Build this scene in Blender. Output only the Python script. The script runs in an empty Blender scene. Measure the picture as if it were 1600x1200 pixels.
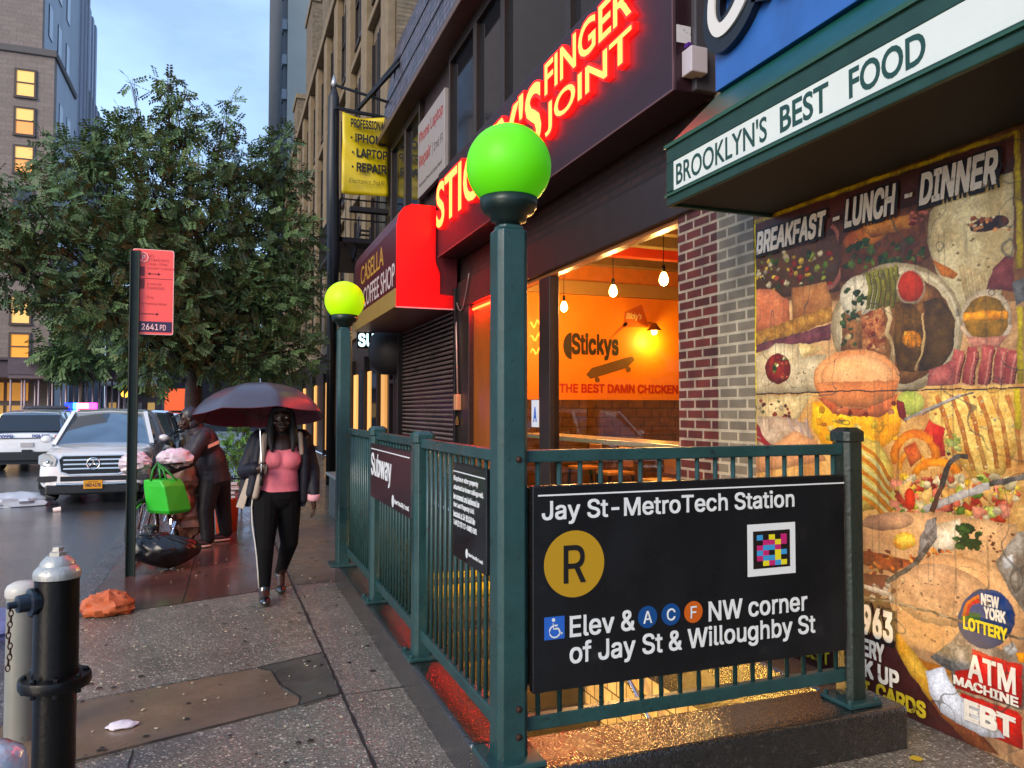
import bpy, math, random, os
import numpy as np
from mathutils import Vector as V, Matrix, Euler
R_ = math.radians
sc = bpy.context.scene
COL = sc.collection
random.seed(7); np.random.seed(7)

# ------------------------------------------------------------ camera
cd = bpy.data.cameras.new('camera'); cam = bpy.data.objects.new('camera', cd); COL.objects.link(cam)
cam.location = (0, 0, 1.62); cam.rotation_euler = (R_(91.95), 0, R_(-20.6))
cd.sensor_width = 36; cd.lens = 27.0; cd.clip_start = .05; cd.clip_end = 2000
sc.camera = cam
# ------------------------------------------------------------ sky
SUN_EL, SUN_ROT = R_(26), R_(232)
w = bpy.data.worlds.new('World'); sc.world = w; w.use_nodes = True
N = w.node_tree.nodes; L = w.node_tree.links; N.clear()
out = N.new('ShaderNodeOutputWorld'); bg = N.new('ShaderNodeBackground'); sky = N.new('ShaderNodeTexSky')
sky.sky_type = 'NISHITA'; sky.sun_disc = False; sky.sun_elevation = SUN_EL; sky.sun_rotation = SUN_ROT
sky.air_density = 1.0; sky.dust_density = 1.5; sky.ozone_density = 1.5
tc = N.new('ShaderNodeTexCoord'); mp = N.new('ShaderNodeMapping'); mp.inputs['Scale'].default_value = (1.2, 1.2, 3.2)
nz = N.new('ShaderNodeTexNoise'); nz.inputs['Scale'].default_value = 2.6; nz.inputs['Detail'].default_value = 6; nz.inputs['Roughness'].default_value = .55
cr = N.new('ShaderNodeValToRGB'); cr.color_ramp.elements[0].position = .38; cr.color_ramp.elements[1].position = .72
cr.color_ramp.elements[0].color = (.4, .4, .4, 1); cr.color_ramp.elements[1].color = (.85, .85, .85, 1)
mx = N.new('ShaderNodeMix'); mx.data_type = 'RGBA'
mx.inputs['B'].default_value = (3.9, 5.9, 9.3, 1)          # overcast cloud layer at dusk
L.new(tc.outputs['Generated'], mp.inputs['Vector']); L.new(mp.outputs[0], nz.inputs['Vector']); L.new(nz.outputs['Fac'], cr.inputs[0])
L.new(cr.outputs[0], mx.inputs['Factor']); L.new(sky.outputs[0], mx.inputs['A']); L.new(mx.outputs['Result'], bg.inputs['Color'])
bg.inputs['Strength'].default_value = .085
L.new(bg.outputs[0], out.inputs['Surface'])
# ------------------------------------------------------------ sun (weak, through cloud)
sl = bpy.data.lights.new('sun', 'SUN'); sl.energy = 1.15; sl.angle = R_(30); sl.color = (1, .84, .66)
so = bpy.data.objects.new('sun', sl); COL.objects.link(so)
_d = V((math.sin(SUN_ROT) * math.cos(SUN_EL), math.cos(SUN_ROT) * math.cos(SUN_EL), math.sin(SUN_EL)))
so.rotation_euler = (-_d).to_track_quat('-Z', 'Y').to_euler()
sc.view_settings.view_transform = 'Standard'; sc.view_settings.look = 'None'; sc.view_settings.gamma = 1
sc.view_settings.exposure = 1.18
sc.cycles.use_denoising = True; sc.cycles.max_bounces = 7; sc.cycles.diffuse_bounces = 3; sc.cycles.glossy_bounces = 4
sc.cycles.transmission_bounces = 6; sc.cycles.transparent_max_bounces = 12; sc.cycles.sample_clamp_indirect = 6
sc.cycles.caustics_reflective = False; sc.cycles.caustics_refractive = False

# ------------------------------------------------------------ helpers
def lin(c):
    return tuple(((x / 255) / 12.92 if x <= 10.3 else ((x / 255 + .055) / 1.055) ** 2.4) for x in c)
_M = {}
def mat(name, col, rough=.6, metal=0, var=0, vs=6, bump=0, bs=40, emit=0, ecol=None, spec=.5, coat=0, dirt=None, ds=3, dt=.55, trans=0, stretch=None, rvar=0):
    """principled material; var = brightness variation, dirt = second colour in noise patches"""
    if name in _M: return _M[name]
    m = bpy.data.materials.new(name); m.use_nodes = True; nt = m.node_tree; b = nt.nodes['Principled BSDF']
    c = lin(col) + (1,)
    b.inputs['Base Color'].default_value = c; b.inputs['Roughness'].default_value = rough; b.inputs['Metallic'].default_value = metal
    b.inputs['Specular IOR Level'].default_value = spec; b.inputs['Coat Weight'].default_value = coat
    b.inputs['Coat Roughness'].default_value = .08
    if trans: b.inputs['Transmission Weight'].default_value = trans
    if emit:
        b.inputs['Emission Color'].default_value = (lin(ecol) + (1,)) if ecol else c; b.inputs['Emission Strength'].default_value = emit
    if var or dirt or bump or rvar:
        t = nt.nodes.new('ShaderNodeTexCoord'); mpn = nt.nodes.new('ShaderNodeMapping'); nt.links.new(t.outputs['Object'], mpn.inputs[0])
        if stretch: mpn.inputs['Scale'].default_value = stretch
        cur = None
        if var:
            n = nt.nodes.new('ShaderNodeTexNoise'); n.inputs['Scale'].default_value = vs; n.inputs['Detail'].default_value = 8; n.inputs['Roughness'].default_value = .65
            nt.links.new(mpn.outputs[0], n.inputs['Vector'])
            h = nt.nodes.new('ShaderNodeMapRange'); h.inputs[1].default_value = .3; h.inputs[2].default_value = .7; h.inputs[3].default_value = 1 - var; h.inputs[4].default_value = 1 + var
            nt.links.new(n.outputs['Fac'], h.inputs[0])
            x = nt.nodes.new('ShaderNodeVectorMath'); x.operation = 'SCALE'; x.inputs[0].default_value = c[:3]
            nt.links.new(h.outputs[0], x.inputs['Scale']); cur = x.outputs[0]
        if dirt:
            n2 = nt.nodes.new('ShaderNodeTexNoise'); n2.inputs['Scale'].default_value = ds; n2.inputs['Detail'].default_value = 9; n2.inputs['Roughness'].default_value = .7
            nt.links.new(mpn.outputs[0], n2.inputs['Vector'])
            r = nt.nodes.new('ShaderNodeMapRange'); r.inputs[1].default_value = dt - .04; r.inputs[2].default_value = dt + .06
            nt.links.new(n2.outputs['Fac'], r.inputs[0])
            q = nt.nodes.new('ShaderNodeMix'); q.data_type = 'RGBA'; nt.links.new(r.outputs[0], q.inputs['Factor'])
            if cur: nt.links.new(cur, q.inputs['A'])
            else: q.inputs['A'].default_value = c
            q.inputs['B'].default_value = lin(dirt) + (1,); cur = q.outputs['Result']
        if cur: nt.links.new(cur, b.inputs['Base Color'])
        if rvar:
            n4 = nt.nodes.new('ShaderNodeTexNoise'); n4.inputs['Scale'].default_value = vs * .6; n4.inputs['Detail'].default_value = 5
            nt.links.new(mpn.outputs[0], n4.inputs['Vector'])
            r4 = nt.nodes.new('ShaderNodeMapRange'); r4.inputs[1].default_value = .35; r4.inputs[2].default_value = .65; r4.inputs[3].default_value = max(.02, rough - rvar); r4.inputs[4].default_value = rough + rvar
            nt.links.new(n4.outputs['Fac'], r4.inputs[0]); nt.links.new(r4.outputs[0], b.inputs['Roughness'])
        if bump:
            n3 = nt.nodes.new('ShaderNodeTexNoise'); n3.inputs['Scale'].default_value = bs; n3.inputs['Detail'].default_value = 4
            nt.links.new(mpn.outputs[0], n3.inputs['Vector'])
            bp = nt.nodes.new('ShaderNodeBump'); bp.inputs['Strength'].default_value = bump; bp.inputs['Distance'].default_value = .01
            nt.links.new(n3.outputs['Fac'], bp.inputs['Height']); nt.links.new(bp.outputs[0], b.inputs['Normal'])
    _M[name] = m; return m

def brickmat(name, c1, c2, mortar, axis='X', bw=.21, bh=.0775, ms=.011, rough=.6, var=.3, bump=.6, spec=.5):
    """brick in real courses; axis = the wall's normal axis"""
    m = bpy.data.materials.new(name); m.use_nodes = True; nt = m.node_tree; b = nt.nodes['Principled BSDF']
    g = nt.nodes.new('ShaderNodeNewGeometry'); s = nt.nodes.new('ShaderNodeSeparateXYZ'); cb = nt.nodes.new('ShaderNodeCombineXYZ')
    nt.links.new(g.outputs['Position'], s.inputs[0]); nt.links.new(s.outputs['Y' if axis == 'X' else 'X'], cb.inputs[0]); nt.links.new(s.outputs['Z'], cb.inputs[1])
    k = nt.nodes.new('ShaderNodeTexBrick'); nt.links.new(cb.outputs[0], k.inputs['Vector'])
    k.inputs['Color1'].default_value = lin(c1) + (1,); k.inputs['Color2'].default_value = lin(c2) + (1,); k.inputs['Mortar'].default_value = lin(mortar) + (1,)
    k.inputs['Scale'].default_value = 1; k.inputs['Mortar Size'].default_value = ms; k.inputs['Mortar Smooth'].default_value = .15
    k.inputs['Brick Width'].default_value = bw; k.inputs['Row Height'].default_value = bh; k.inputs['Bias'].default_value = -.1
    n = nt.nodes.new('ShaderNodeTexNoise'); n.inputs['Scale'].default_value = 7; n.inputs['Detail'].default_value = 8
    nt.links.new(g.outputs['Position'], n.inputs['Vector'])
    h = nt.nodes.new('ShaderNodeMapRange'); h.inputs[1].default_value = .3; h.inputs[2].default_value = .7; h.inputs[3].default_value = 1 - var; h.inputs[4].default_value = 1 + var
    nt.links.new(n.outputs['Fac'], h.inputs[0])
    x = nt.nodes.new('ShaderNodeVectorMath'); x.operation = 'SCALE'; nt.links.new(k.outputs['Color'], x.inputs[0]); nt.links.new(h.outputs[0], x.inputs['Scale'])
    nt.links.new(x.outputs[0], b.inputs['Base Color']); b.inputs['Roughness'].default_value = rough; b.inputs['Specular IOR Level'].default_value = spec
    bp = nt.nodes.new('ShaderNodeBump'); bp.inputs['Strength'].default_value = bump; bp.inputs['Distance'].default_value = .008; bp.invert = True
    nt.links.new(k.outputs['Fac'], bp.inputs['Height']); nt.links.new(bp.outputs[0], b.inputs['Normal'])
    _M[name] = m; return m

def attrmat(name, rough=.45, dust=True, spec=.5):
    m = bpy.data.materials.new(name); m.use_nodes = True; nt = m.node_tree; b = nt.nodes['Principled BSDF']
    a = nt.nodes.new('ShaderNodeVertexColor'); a.layer_name = 'paint'; nt.links.new(a.outputs['Color'], b.inputs['Base Color'])
    b.inputs['Roughness'].default_value = rough; b.inputs['Specular IOR Level'].default_value = spec
    t = nt.nodes.new('ShaderNodeTexCoord'); n = nt.nodes.new('ShaderNodeTexNoise'); n.inputs['Scale'].default_value = 9; n.inputs['Detail'].default_value = 5
    nt.links.new(t.outputs['Object'], n.inputs['Vector'])
    bp = nt.nodes.new('ShaderNodeBump'); bp.inputs['Strength'].default_value = .12; bp.inputs['Distance'].default_value = .02
    nt.links.new(n.outputs['Fac'], bp.inputs['Height']); nt.links.new(bp.outputs[0], b.inputs['Normal'])
    _M[name] = m; return m

_org = {}
def org(o): return _org.get(o.name, V((0, 0, 0))) if o is not None else V((0, 0, 0))
def meta(o, label=None, cat=None, group=None, kind=None):
    if label: o['label'] = label
    if cat: o['category'] = cat
    if group: o['group'] = group
    if kind: o['kind'] = kind
    return o
def thing(name, label, cat, loc=(0, 0, 0), group=None):
    o = bpy.data.objects.new(name, None); COL.objects.link(o); o.location = loc; o.empty_display_size = .1
    _org[o.name] = V(loc); return meta(o, label, cat, group)
def dup(o, parent=None):
    c = o.copy(); COL.objects.link(c); c.parent = parent; _org[c.name] = org(o)
    for ch in [x for x in CH.get(o.name, [])]:
        d = dup(ch, c); CH.setdefault(c.name, []).append(d)
    return c
CH = {}
FR_X = (V((0, -1, 0)), V((0, 0, 1)), V((-1, 0, 0)))    # surface facing the street (-X): u runs left to right for a viewer
FR_Y = (V((1, 0, 0)), V((0, 0, 1)), V((0, -1, 0)))     # surface facing the camera (-Y)
_fp = os.path.join(bpy.utils.resource_path('LOCAL'), 'datafiles', 'fonts', 'Inter.woff2')   # the sans font that ships inside Blender
try: SANS = bpy.data.fonts.load(_fp)
except Exception: SANS = None
HUM = False      # True: lettering in Blender's built-in font instead
_txt = {}
def glyphs(s, off=0, shear=0, spacing=1, ls=1):
    k = (s, off if HUM or not SANS else 0, shear, spacing, ls, HUM)
    if k in _txt: return _txt[k]
    cu = bpy.data.curves.new('t', 'FONT'); cu.body = s; cu.size = 1; cu.offset = off if (HUM or not SANS) else 0; cu.shear = shear; cu.space_character = spacing; cu.space_line = ls
    if SANS and not HUM: cu.font = SANS
    cu.resolution_u = 4; cu.fill_mode = 'FRONT'
    ob = bpy.data.objects.new('t', cu); vs = []; fs = []
    def grab(o_):
        me = bpy.data.meshes.new_from_object(o_); n = len(vs)
        vs.extend([tuple(v.co) for v in me.vertices]); fs.extend([tuple(i + n for i in p.vertices) for p in me.polygons]); bpy.data.meshes.remove(me)
    if SANS and not HUM:     # fill each outline with its own holes only, so overlapping outlines join instead of cancelling
        COL.objects.link(ob); src = ob.to_curve(bpy.context.evaluated_depsgraph_get()); src = src.copy(); ob.to_curve_clear()
        pol = []
        for sp in src.splines:
            bz = sp.bezier_points; P_ = []
            for i in range(len(bz)):
                p0, p3 = bz[i], bz[(i + 1) % len(bz)]; a_, b_, c_, d_ = (V(q[:2]) for q in (p0.co, p0.handle_right, p3.handle_left, p3.co))
                st = 1 if (b_ - a_).cross(d_ - a_) ** 2 + (c_ - a_).cross(d_ - a_) ** 2 < 1e-10 else 5
                for j in range(st): t = j / st; P_.append(a_ * (1 - t) ** 3 + b_ * 3 * t * (1 - t) ** 2 + c_ * 3 * t * t * (1 - t) + d_ * t ** 3)
            pol.append(P_)
        AV = [p for P_ in pol for p in P_]; AE = []; n0 = 0
        for P_ in pol: AE += [(n0 + i, n0 + (i + 1) % len(P_)) for i in range(len(P_))]; n0 += len(P_)
        if AV:
            from mathutils.geometry import delaunay_2d_cdt
            ov, oe, of = delaunay_2d_cdt(AV, AE, [], 0, 1e-5)[:3]; vs = [(p.x, p.y, 0) for p in ov]
            E0 = np.array([AV[i][:] for i, _ in AE]); E1 = np.array([AV[j][:] for _, j in AE])
            for f in of:
                cx = sum(ov[i].x for i in f) / len(f); cy = sum(ov[i].y for i in f) / len(f); wn = 0
                with np.errstate(all='ignore'): hit_ = ((E0[:, 1] > cy) != (E1[:, 1] > cy)) & (cx < (E1[:, 0] - E0[:, 0]) * (cy - E0[:, 1]) / (E1[:, 1] - E0[:, 1]) + E0[:, 0])
                wn = int(np.sign(E1[hit_, 1] - E0[hit_, 1]).sum())
                if wn: fs.append(tuple(f))
        bpy.data.curves.remove(src)
    else: grab(ob)
    vs = np.array(vs).reshape(-1, 3)
    bpy.data.objects.remove(ob); bpy.data.curves.remove(cu)
    _txt[k] = (vs, fs); return _txt[k]

class MB:
    def __init__(s): s.v = []; s.f = []; s.m = []
    def add(s, vs, fs, m=0):
        o = len(s.v); s.v += [tuple(p) for p in vs]; s.f += [tuple(i + o for i in f) for f in fs]; s.m += [m] * len(fs); return s
    def box(s, x0, x1, y0, y1, z0, z1, m=0):
        return s.add([(x, y, z) for z in (z0, z1) for y in (y0, y1) for x in (x0, x1)],
                     [(0, 2, 3, 1), (4, 5, 7, 6), (0, 1, 5, 4), (2, 6, 7, 3), (0, 4, 6, 2), (1, 3, 7, 5)], m)
    def obox(s, c, sz, rot=(0, 0, 0), m=0):
        M = Euler(rot).to_matrix(); c = V(c)
        return s.add([c + M @ V((x * sz[0] / 2, y * sz[1] / 2, z * sz[2] / 2)) for z in (-1, 1) for y in (-1, 1) for x in (-1, 1)],
                     [(0, 2, 3, 1), (4, 5, 7, 6), (0, 1, 5, 4), (2, 6, 7, 3), (0, 4, 6, 2), (1, 3, 7, 5)], m)
    def bar(s, p, q, w_, h_=None, m=0):
        p = V(p); q = V(q); d = (q - p).normalized(); up = V((0, 0, 1)) if abs(d.z) < .95 else V((0, 1, 0))
        a = d.cross(up).normalized() * w_ / 2; b = a.cross(d).normalized() * (h_ or w_) / 2
        return s.add([p - a - b, p + a - b, p + a + b, p - a + b, q - a - b, q + a - b, q + a + b, q - a + b],
                     [(3, 2, 1, 0), (4, 5, 6, 7), (0, 1, 5, 4), (1, 2, 6, 5), (2, 3, 7, 6), (3, 0, 4, 7)], m)
    def tube(s, pts, r, n=8, m=0, cap=True, squash=1):
        pts = [V(p) for p in pts]; rs = r if isinstance(r, (list, tuple)) else [r] * len(pts); rings = []; pa = None
        for i, p in enumerate(pts):
            d = (pts[min(i + 1, len(pts) - 1)] - pts[max(i - 1, 0)])
            d = d.normalized() if d.length > 1e-9 else V((0, 0, 1))
            if pa is None:
                up = V((0, 0, 1)) if abs(d.z) < .9 else V((0, 1, 0)); a = d.cross(up).normalized()
            else: a = (pa - d * pa.dot(d)).normalized()
            pa = a; b = d.cross(a)
            rings.append([p + (a * math.cos(t) + b * math.sin(t) * squash) * rs[i] for t in [2 * math.pi * j / n for j in range(n)]])
        return s.loft(rings, m, cap)
    def loft(s, rings, m=0, cap=True, close=True):
        n = len(rings[0]); vs = [p for r in rings for p in r]; fs = []
        for i in range(len(rings) - 1):
            for j in range(n if close else n - 1):
                k = (j + 1) % n; fs.append((i * n + j, i * n + k, (i + 1) * n + k, (i + 1) * n + j))
        if cap: fs += [tuple(reversed(range(n))), tuple(range((len(rings) - 1) * n, len(rings) * n))]
        return s.add(vs, fs, m)
    def lathe(s, prof, c=(0, 0, 0), n=24, m=0, cap=True, axis=None, wob=0):
        c = V(c); M = Matrix.Identity(3)
        if axis is not None: M = V((0, 0, 1)).rotation_difference(V(axis).normalized()).to_matrix()
        return s.loft([[c + M @ V((r * (1 + wob * math.sin(5 * t + z * 9)) * math.cos(t), r * math.sin(t), z)) for t in [2 * math.pi * j / n for j in range(n)]] for r, z in prof], m, cap)
    def ell(s, c, r, n=16, k=10, m=0, rot=None):
        M = Euler(rot).to_matrix() if rot else Matrix.Identity(3); c = V(c)
        r = (r, r, r) if not isinstance(r, (tuple, list)) else r
        return s.loft([[c + M @ V((r[0] * math.cos(t) * math.sin(a), r[1] * math.sin(t) * math.sin(a), -r[2] * math.cos(a))) for t in [2 * math.pi * j / n for j in range(n)]]
                       for a in [math.pi * max(.02, min(k - .02, i)) / k for i in range(k + 1)]], m)
    def prism(s, poly, fr, o, t0, t1, m=0):
        """poly in (u,v) metres on frame fr at origin o, thick from t0 to t1 along the normal"""
        u, v, n = fr; o = V(o); k = len(poly)
        vs = [o + u * a + v * b + n * t for t in (t0, t1) for a, b in poly]
        return s.add(vs, [tuple(reversed(range(k))), tuple(range(k, 2 * k))] + [(i, (i + 1) % k, (i + 1) % k + k, i + k) for i in range(k)], m)
    def text(s, body, fr, o, x, y, w_, h_, th=.002, m=0, off=0, shear=0, spacing=1, ls=1, lift=0):
        """letters with real thickness, fitted into the box x,y,w,h of frame fr (w or h None keeps the proportion)"""
        vs, fs = glyphs(body, off, shear, spacing, ls)
        if not len(vs): return s
        if SANS and not HUM and off:      # bolder weight: the same outlines set again a hair to each side
            d_ = off * 1.0; base = vs; n0 = len(base); nf = list(fs); vs = base.copy(); k_ = 1
            for dx, dy in ((d_, d_), (-d_, d_), (d_, -d_), (-d_, -d_)):
                c_ = base.copy(); c_[:, 0] += dx; c_[:, 1] += dy; c_[:, 2] += k_ * .00035; k_ += 1; nf += [tuple(i + len(vs) for i in f) for f in fs]; vs = np.concatenate([vs, c_])
            fs = nf
        lo = vs.min(0); hi = vs.max(0); sx = (w_ / (hi[0] - lo[0])) if w_ else None; sy = (h_ / (hi[1] - lo[1])) if h_ else None
        sx = sx or sy; sy = sy or sx; u, v, n = fr; o = V(o)
        P = [(x + (p[0] - lo[0]) * sx, y + (p[1] - lo[1]) * sy, p[2]) for p in vs]
        k = len(P); top = [o + u * a + v * b + n * (lift + th + c) for a, b, c in P]; bot = [o + u * a + v * b + n * lift for a, b, c in P]
        ed = {}
        for f in fs:
            for i in range(len(f)):
                e = (f[i], f[(i + 1) % len(f)]); ed[e] = 1
        side = [(a + k, b + k, b, a) for (a, b) in ed if (b, a) not in ed]
        return s.add(top + bot, fs + side, m)
    def build(s, name, mats, parent=None, smooth=False, bev=0, label=None, mods=None, seg=2, cat=None, group=None, kind=None, auto=None):
        me = bpy.data.meshes.new(name); o_ = org(parent)
        vs = [(a - o_.x, b - o_.y, c - o_.z) for a, b, c in s.v]
        me.from_pydata(vs, [], s.f); me.update()
        if not isinstance(mats, (list, tuple)): mats = [mats]
        for q in mats: me.materials.append(q)
        if len(mats) > 1: me.polygons.foreach_set('material_index', s.m)
        if smooth: me.polygons.foreach_set('use_smooth', [True] * len(me.polygons))
        ob = bpy.data.objects.new(name, me); COL.objects.link(ob)
        if parent is not None:
            ob.parent = parent; _org[ob.name] = o_; CH.setdefault(parent.name, []).append(ob)
        if auto: me.set_sharp_from_angle(angle=R_(auto))
        if bev:
            b = ob.modifiers.new('b', 'BEVEL'); b.width = bev; b.segments = seg; b.limit_method = 'ANGLE'; b.angle_limit = R_(40); b.harden_normals = False
        return meta(ob, label, cat, group, kind)
def remesh(ob, vox, it=3, fac=.5):
    r = ob.modifiers.new('r', 'REMESH'); r.mode = 'VOXEL'; r.voxel_size = vox; r.use_smooth_shade = True
    if it:
        q = ob.modifiers.new('s', 'SMOOTH'); q.iterations = it; q.factor = fac
    return ob
def rnd(a, b): return random.uniform(a, b)
# ------------------------------------------------------------ materials of the setting
def wetstone(name, col, col2, pebble=0, rough=.35, spec=.5, bstr=.5, film=.35, fr=.18):
    m = bpy.data.materials.new(name); m.use_nodes = True; nt = m.node_tree; b = nt.nodes['Principled BSDF']; K = nt.nodes.new; LK = nt.links.new
    g = K('ShaderNodeNewGeometry'); n = K('ShaderNodeTexNoise'); n.inputs['Scale'].default_value = 1.7; n.inputs['Detail'].default_value = 10; n.inputs['Roughness'].default_value = .68
    LK(g.outputs['Position'], n.inputs['Vector'])
    mr = K('ShaderNodeMapRange'); mr.inputs[1].default_value = .35; mr.inputs[2].default_value = .68; LK(n.outputs['Fac'], mr.inputs[0])
    mixa = K('ShaderNodeMix'); mixa.data_type = 'RGBA'; mixa.inputs['A'].default_value = lin(col) + (1,); mixa.inputs['B'].default_value = lin(col2) + (1,); LK(mr.outputs[0], mixa.inputs['Factor'])
    cur = mixa.outputs['Result']; hts = None
    n2 = K('ShaderNodeTexNoise'); n2.inputs['Scale'].default_value = 55; n2.inputs['Detail'].default_value = 5; LK(g.outputs['Position'], n2.inputs['Vector'])
    if pebble:
        v = K('ShaderNodeTexVoronoi'); v.inputs['Scale'].default_value = pebble; LK(g.outputs['Position'], v.inputs['Vector'])
        sp = K('ShaderNodeSeparateColor'); LK(v.outputs['Color'], sp.inputs[0])
        r2 = K('ShaderNodeMapRange'); r2.inputs[3].default_value = .5; r2.inputs[4].default_value = 1.6; LK(sp.outputs[0], r2.inputs[0])
        sc_ = K('ShaderNodeVectorMath'); sc_.operation = 'SCALE'; LK(cur, sc_.inputs[0]); LK(r2.outputs[0], sc_.inputs['Scale']); cur = sc_.outputs[0]
        v2 = K('ShaderNodeTexVoronoi'); v2.inputs['Scale'].default_value = pebble * .8; LK(g.outputs['Position'], v2.inputs['Vector'])   # pale quartz chips
        s2 = K('ShaderNodeSeparateColor'); LK(v2.outputs['Color'], s2.inputs[0]); r6 = K('ShaderNodeMapRange'); r6.inputs[1].default_value = .90; r6.inputs[2].default_value = .97; r6.inputs[4].default_value = .55; LK(s2.outputs[1], r6.inputs[0])
        mq = K('ShaderNodeMix'); mq.data_type = 'RGBA'; LK(r6.outputs[0], mq.inputs['Factor']); LK(cur, mq.inputs['A']); mq.inputs['B'].default_value = lin(tuple(min(255, c * 2.0) for c in col)) + (1,); cur = mq.outputs['Result']
        bp = K('ShaderNodeBump'); bp.invert = True; bp.inputs['Strength'].default_value = bstr; bp.inputs['Distance'].default_value = .006; LK(v.outputs['Distance'], bp.inputs['Height'])
        bp2 = K('ShaderNodeBump'); bp2.inputs['Strength'].default_value = .3; bp2.inputs['Distance'].default_value = .004; LK(n2.outputs['Fac'], bp2.inputs['Height']); LK(bp.outputs[0], bp2.inputs['Normal'])
    else:
        bp2 = K('ShaderNodeBump'); bp2.inputs['Strength'].default_value = bstr; bp2.inputs['Distance'].default_value = .003; LK(n2.outputs['Fac'], bp2.inputs['Height'])
    LK(cur, b.inputs['Base Color']); LK(bp2.outputs[0], b.inputs['Normal'])
    n5 = K('ShaderNodeTexNoise'); n5.inputs['Scale'].default_value = 1.1; n5.inputs['Detail'].default_value = 6; n5.inputs['Roughness'].default_value = .6; LK(g.outputs['Position'], n5.inputs['Vector'])
    r3 = K('ShaderNodeMapRange'); r3.inputs[1].default_value = .38; r3.inputs[2].default_value = .62; r3.inputs[3].default_value = rough * .45; r3.inputs[4].default_value = rough * 1.3
    LK(n5.outputs['Fac'], r3.inputs[0]); LK(r3.outputs[0], b.inputs['Roughness']); b.inputs['Specular IOR Level'].default_value = spec; b.inputs['Coat Weight'].default_value = film; b.inputs['Coat Roughness'].default_value = fr; LK(bp2.outputs[0], b.inputs['Coat Normal'])
    _M[name] = m; return m
ASPH = wetstone('wet_asphalt', (58, 60, 66), (80, 82, 88), pebble=75, rough=.2, spec=.7, bstr=.3, film=1, fr=.12)
AGG = wetstone('wet_exposed_aggregate', (130, 120, 106), (98, 90, 80), pebble=120, rough=.30, spec=.6, bstr=.6, film=.8, fr=.2)
SMOOTH = wetstone('wet_smooth_concrete', (124, 112, 100), (98, 88, 80), pebble=150, rough=.34, spec=.45, bstr=.35)
BROWN = wetstone('wet_brown_flagstone', (132, 110, 88), (104, 88, 72), rough=.34, spec=.5, bstr=.4)
REDBR = wetstone('wet_concrete_red_reflection', (108, 72, 62), (78, 54, 50), rough=.22, spec=.6, bstr=.3)  # wet concrete, its red-brown reflection put into the base colour
GREYF = wetstone('wet_grey_flagstone', (92, 88, 78), (66, 63, 58), rough=.4, spec=.4, bstr=.5)
KERB = wetstone('wet_granite_kerb', (92, 92, 96), (66, 68, 74), pebble=120, rough=.26, spec=.6, bstr=.3)
CURBC = wetstone('wet_dark_curb_concrete', (33, 31, 30), (20, 20, 20), pebble=95, rough=.22, spec=.9, bstr=.4, film=1, fr=.15)
JOINT = mat('dark_joint', (40, 36, 34), .4)

def S(name, mb, m, **k): return mb.build(name, m, kind='structure', **k)
# road, kerb, pavement
b = MB(); b.box(-12.0, -1.22, -12, 62, -.32, -.12); b.box(-80, 80, 62, 420, -.32, -.12); b.box(-80, -12.0, 43, 62, -.32, -.12); S('road', b, ASPH)
b = MB(); b.box(-80, -12.0, -12, 43, -.4, .0); S('pavement', b, SMOOTH)
b = MB()
for i in range(24): b.box(-1.22, -1.04, -8 + i * 2.6, -8 + i * 2.6 + 2.592, -.32, 0.002)
S('kerb', b, KERB, bev=.012)
b = MB(); b.box(-1.04, 1.0, -8, 62, -.32, 0); b.box(1.0, 12, -8, 2.83, -.32, 0); b.box(3.1, 3.42, 2.83, 7.4, -.32, 0); b.box(1.0, 3.42, 7.4, 62, -.32, 0); S('pavement', b, AGG)
def patch(name, poly, m, z=.004):
    q = MB(); q.add([(x, y, z) for x, y in poly] + [(x, y, z - .03) for x, y in poly], [tuple(range(len(poly)))] + [(i, i + len(poly), (i + 1) % len(poly) + len(poly), (i + 1) % len(poly)) for i in range(len(poly))]); return S(name, q, m)
patch('pavement_strip', [(.66, -8), (1.0, -8), (1.0, 7.4), (.63, 7.4)], SMOOTH)
patch('pavement_slab', [(-1.04, 6.87), (-.4, 7.02), (.3, 7.27), (.62, 7.4), (.6, 10.2), (.1, 13.6), (-1.04, 13.4)], REDBR)
patch('pavement_slab', [(-1.04, 4.83), (-.6, 4.92), (.21, 5.12), (.30, 5.02), (.33, 4.72), (.42, 4.5), (.4, 4.41), (.18, 4.33), (-.59, 4.08), (-1.04, 4.0)], BROWN)
patch('pavement_slab', [(.22, 5.135), (.63, 5.30), (.64, 4.48), (.43, 4.385), (.425, 4.51), (.345, 4.73), (.315, 5.03)], GREYF, .006)
patch('pavement_slab', [(1.02, 7.42), (3.38, 7.42), (3.38, 30), (.62, 30), (.62, 10.2), (.64, 7.42)], GREYF)
patch('pavement_slab', [(-1.04, 13.45), (.1, 13.65), (.6, 10.3), (.6, 30), (-1.04, 30)], REDBR)
def crack(pts, wd=.012, z=.0085):
    q = MB()
    pts2 = []
    for (a, c), (d, e) in zip(pts, pts[1:]):
        n = max(2, int(math.hypot(d - a, e - c) / .06))
        for i in range(n): pts2.append((a + (d - a) * i / n + rnd(-.002, .002), c + (e - c) * i / n + rnd(-.002, .002)))
    pts2.append(pts[-1]); Lp = []; Rp = []
    for i, p in enumerate(pts2):
        q0 = pts2[max(0, i - 1)]; q1 = pts2[min(len(pts2) - 1, i + 1)]; dx, dy = q1[0] - q0[0], q1[1] - q0[1]; l = math.hypot(dx, dy) or 1; k = wd / 2 * rnd(.4, 1.0)
        Lp.append((p[0] - dy / l * k, p[1] + dx / l * k, z)); Rp.append((p[0] + dy / l * k, p[1] - dx / l * k, z))
    n = len(pts2); q.add(Lp + Rp, [(i, i + 1, n + i + 1, n + i) for i in range(n - 1)]); return q
b = MB()
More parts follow.
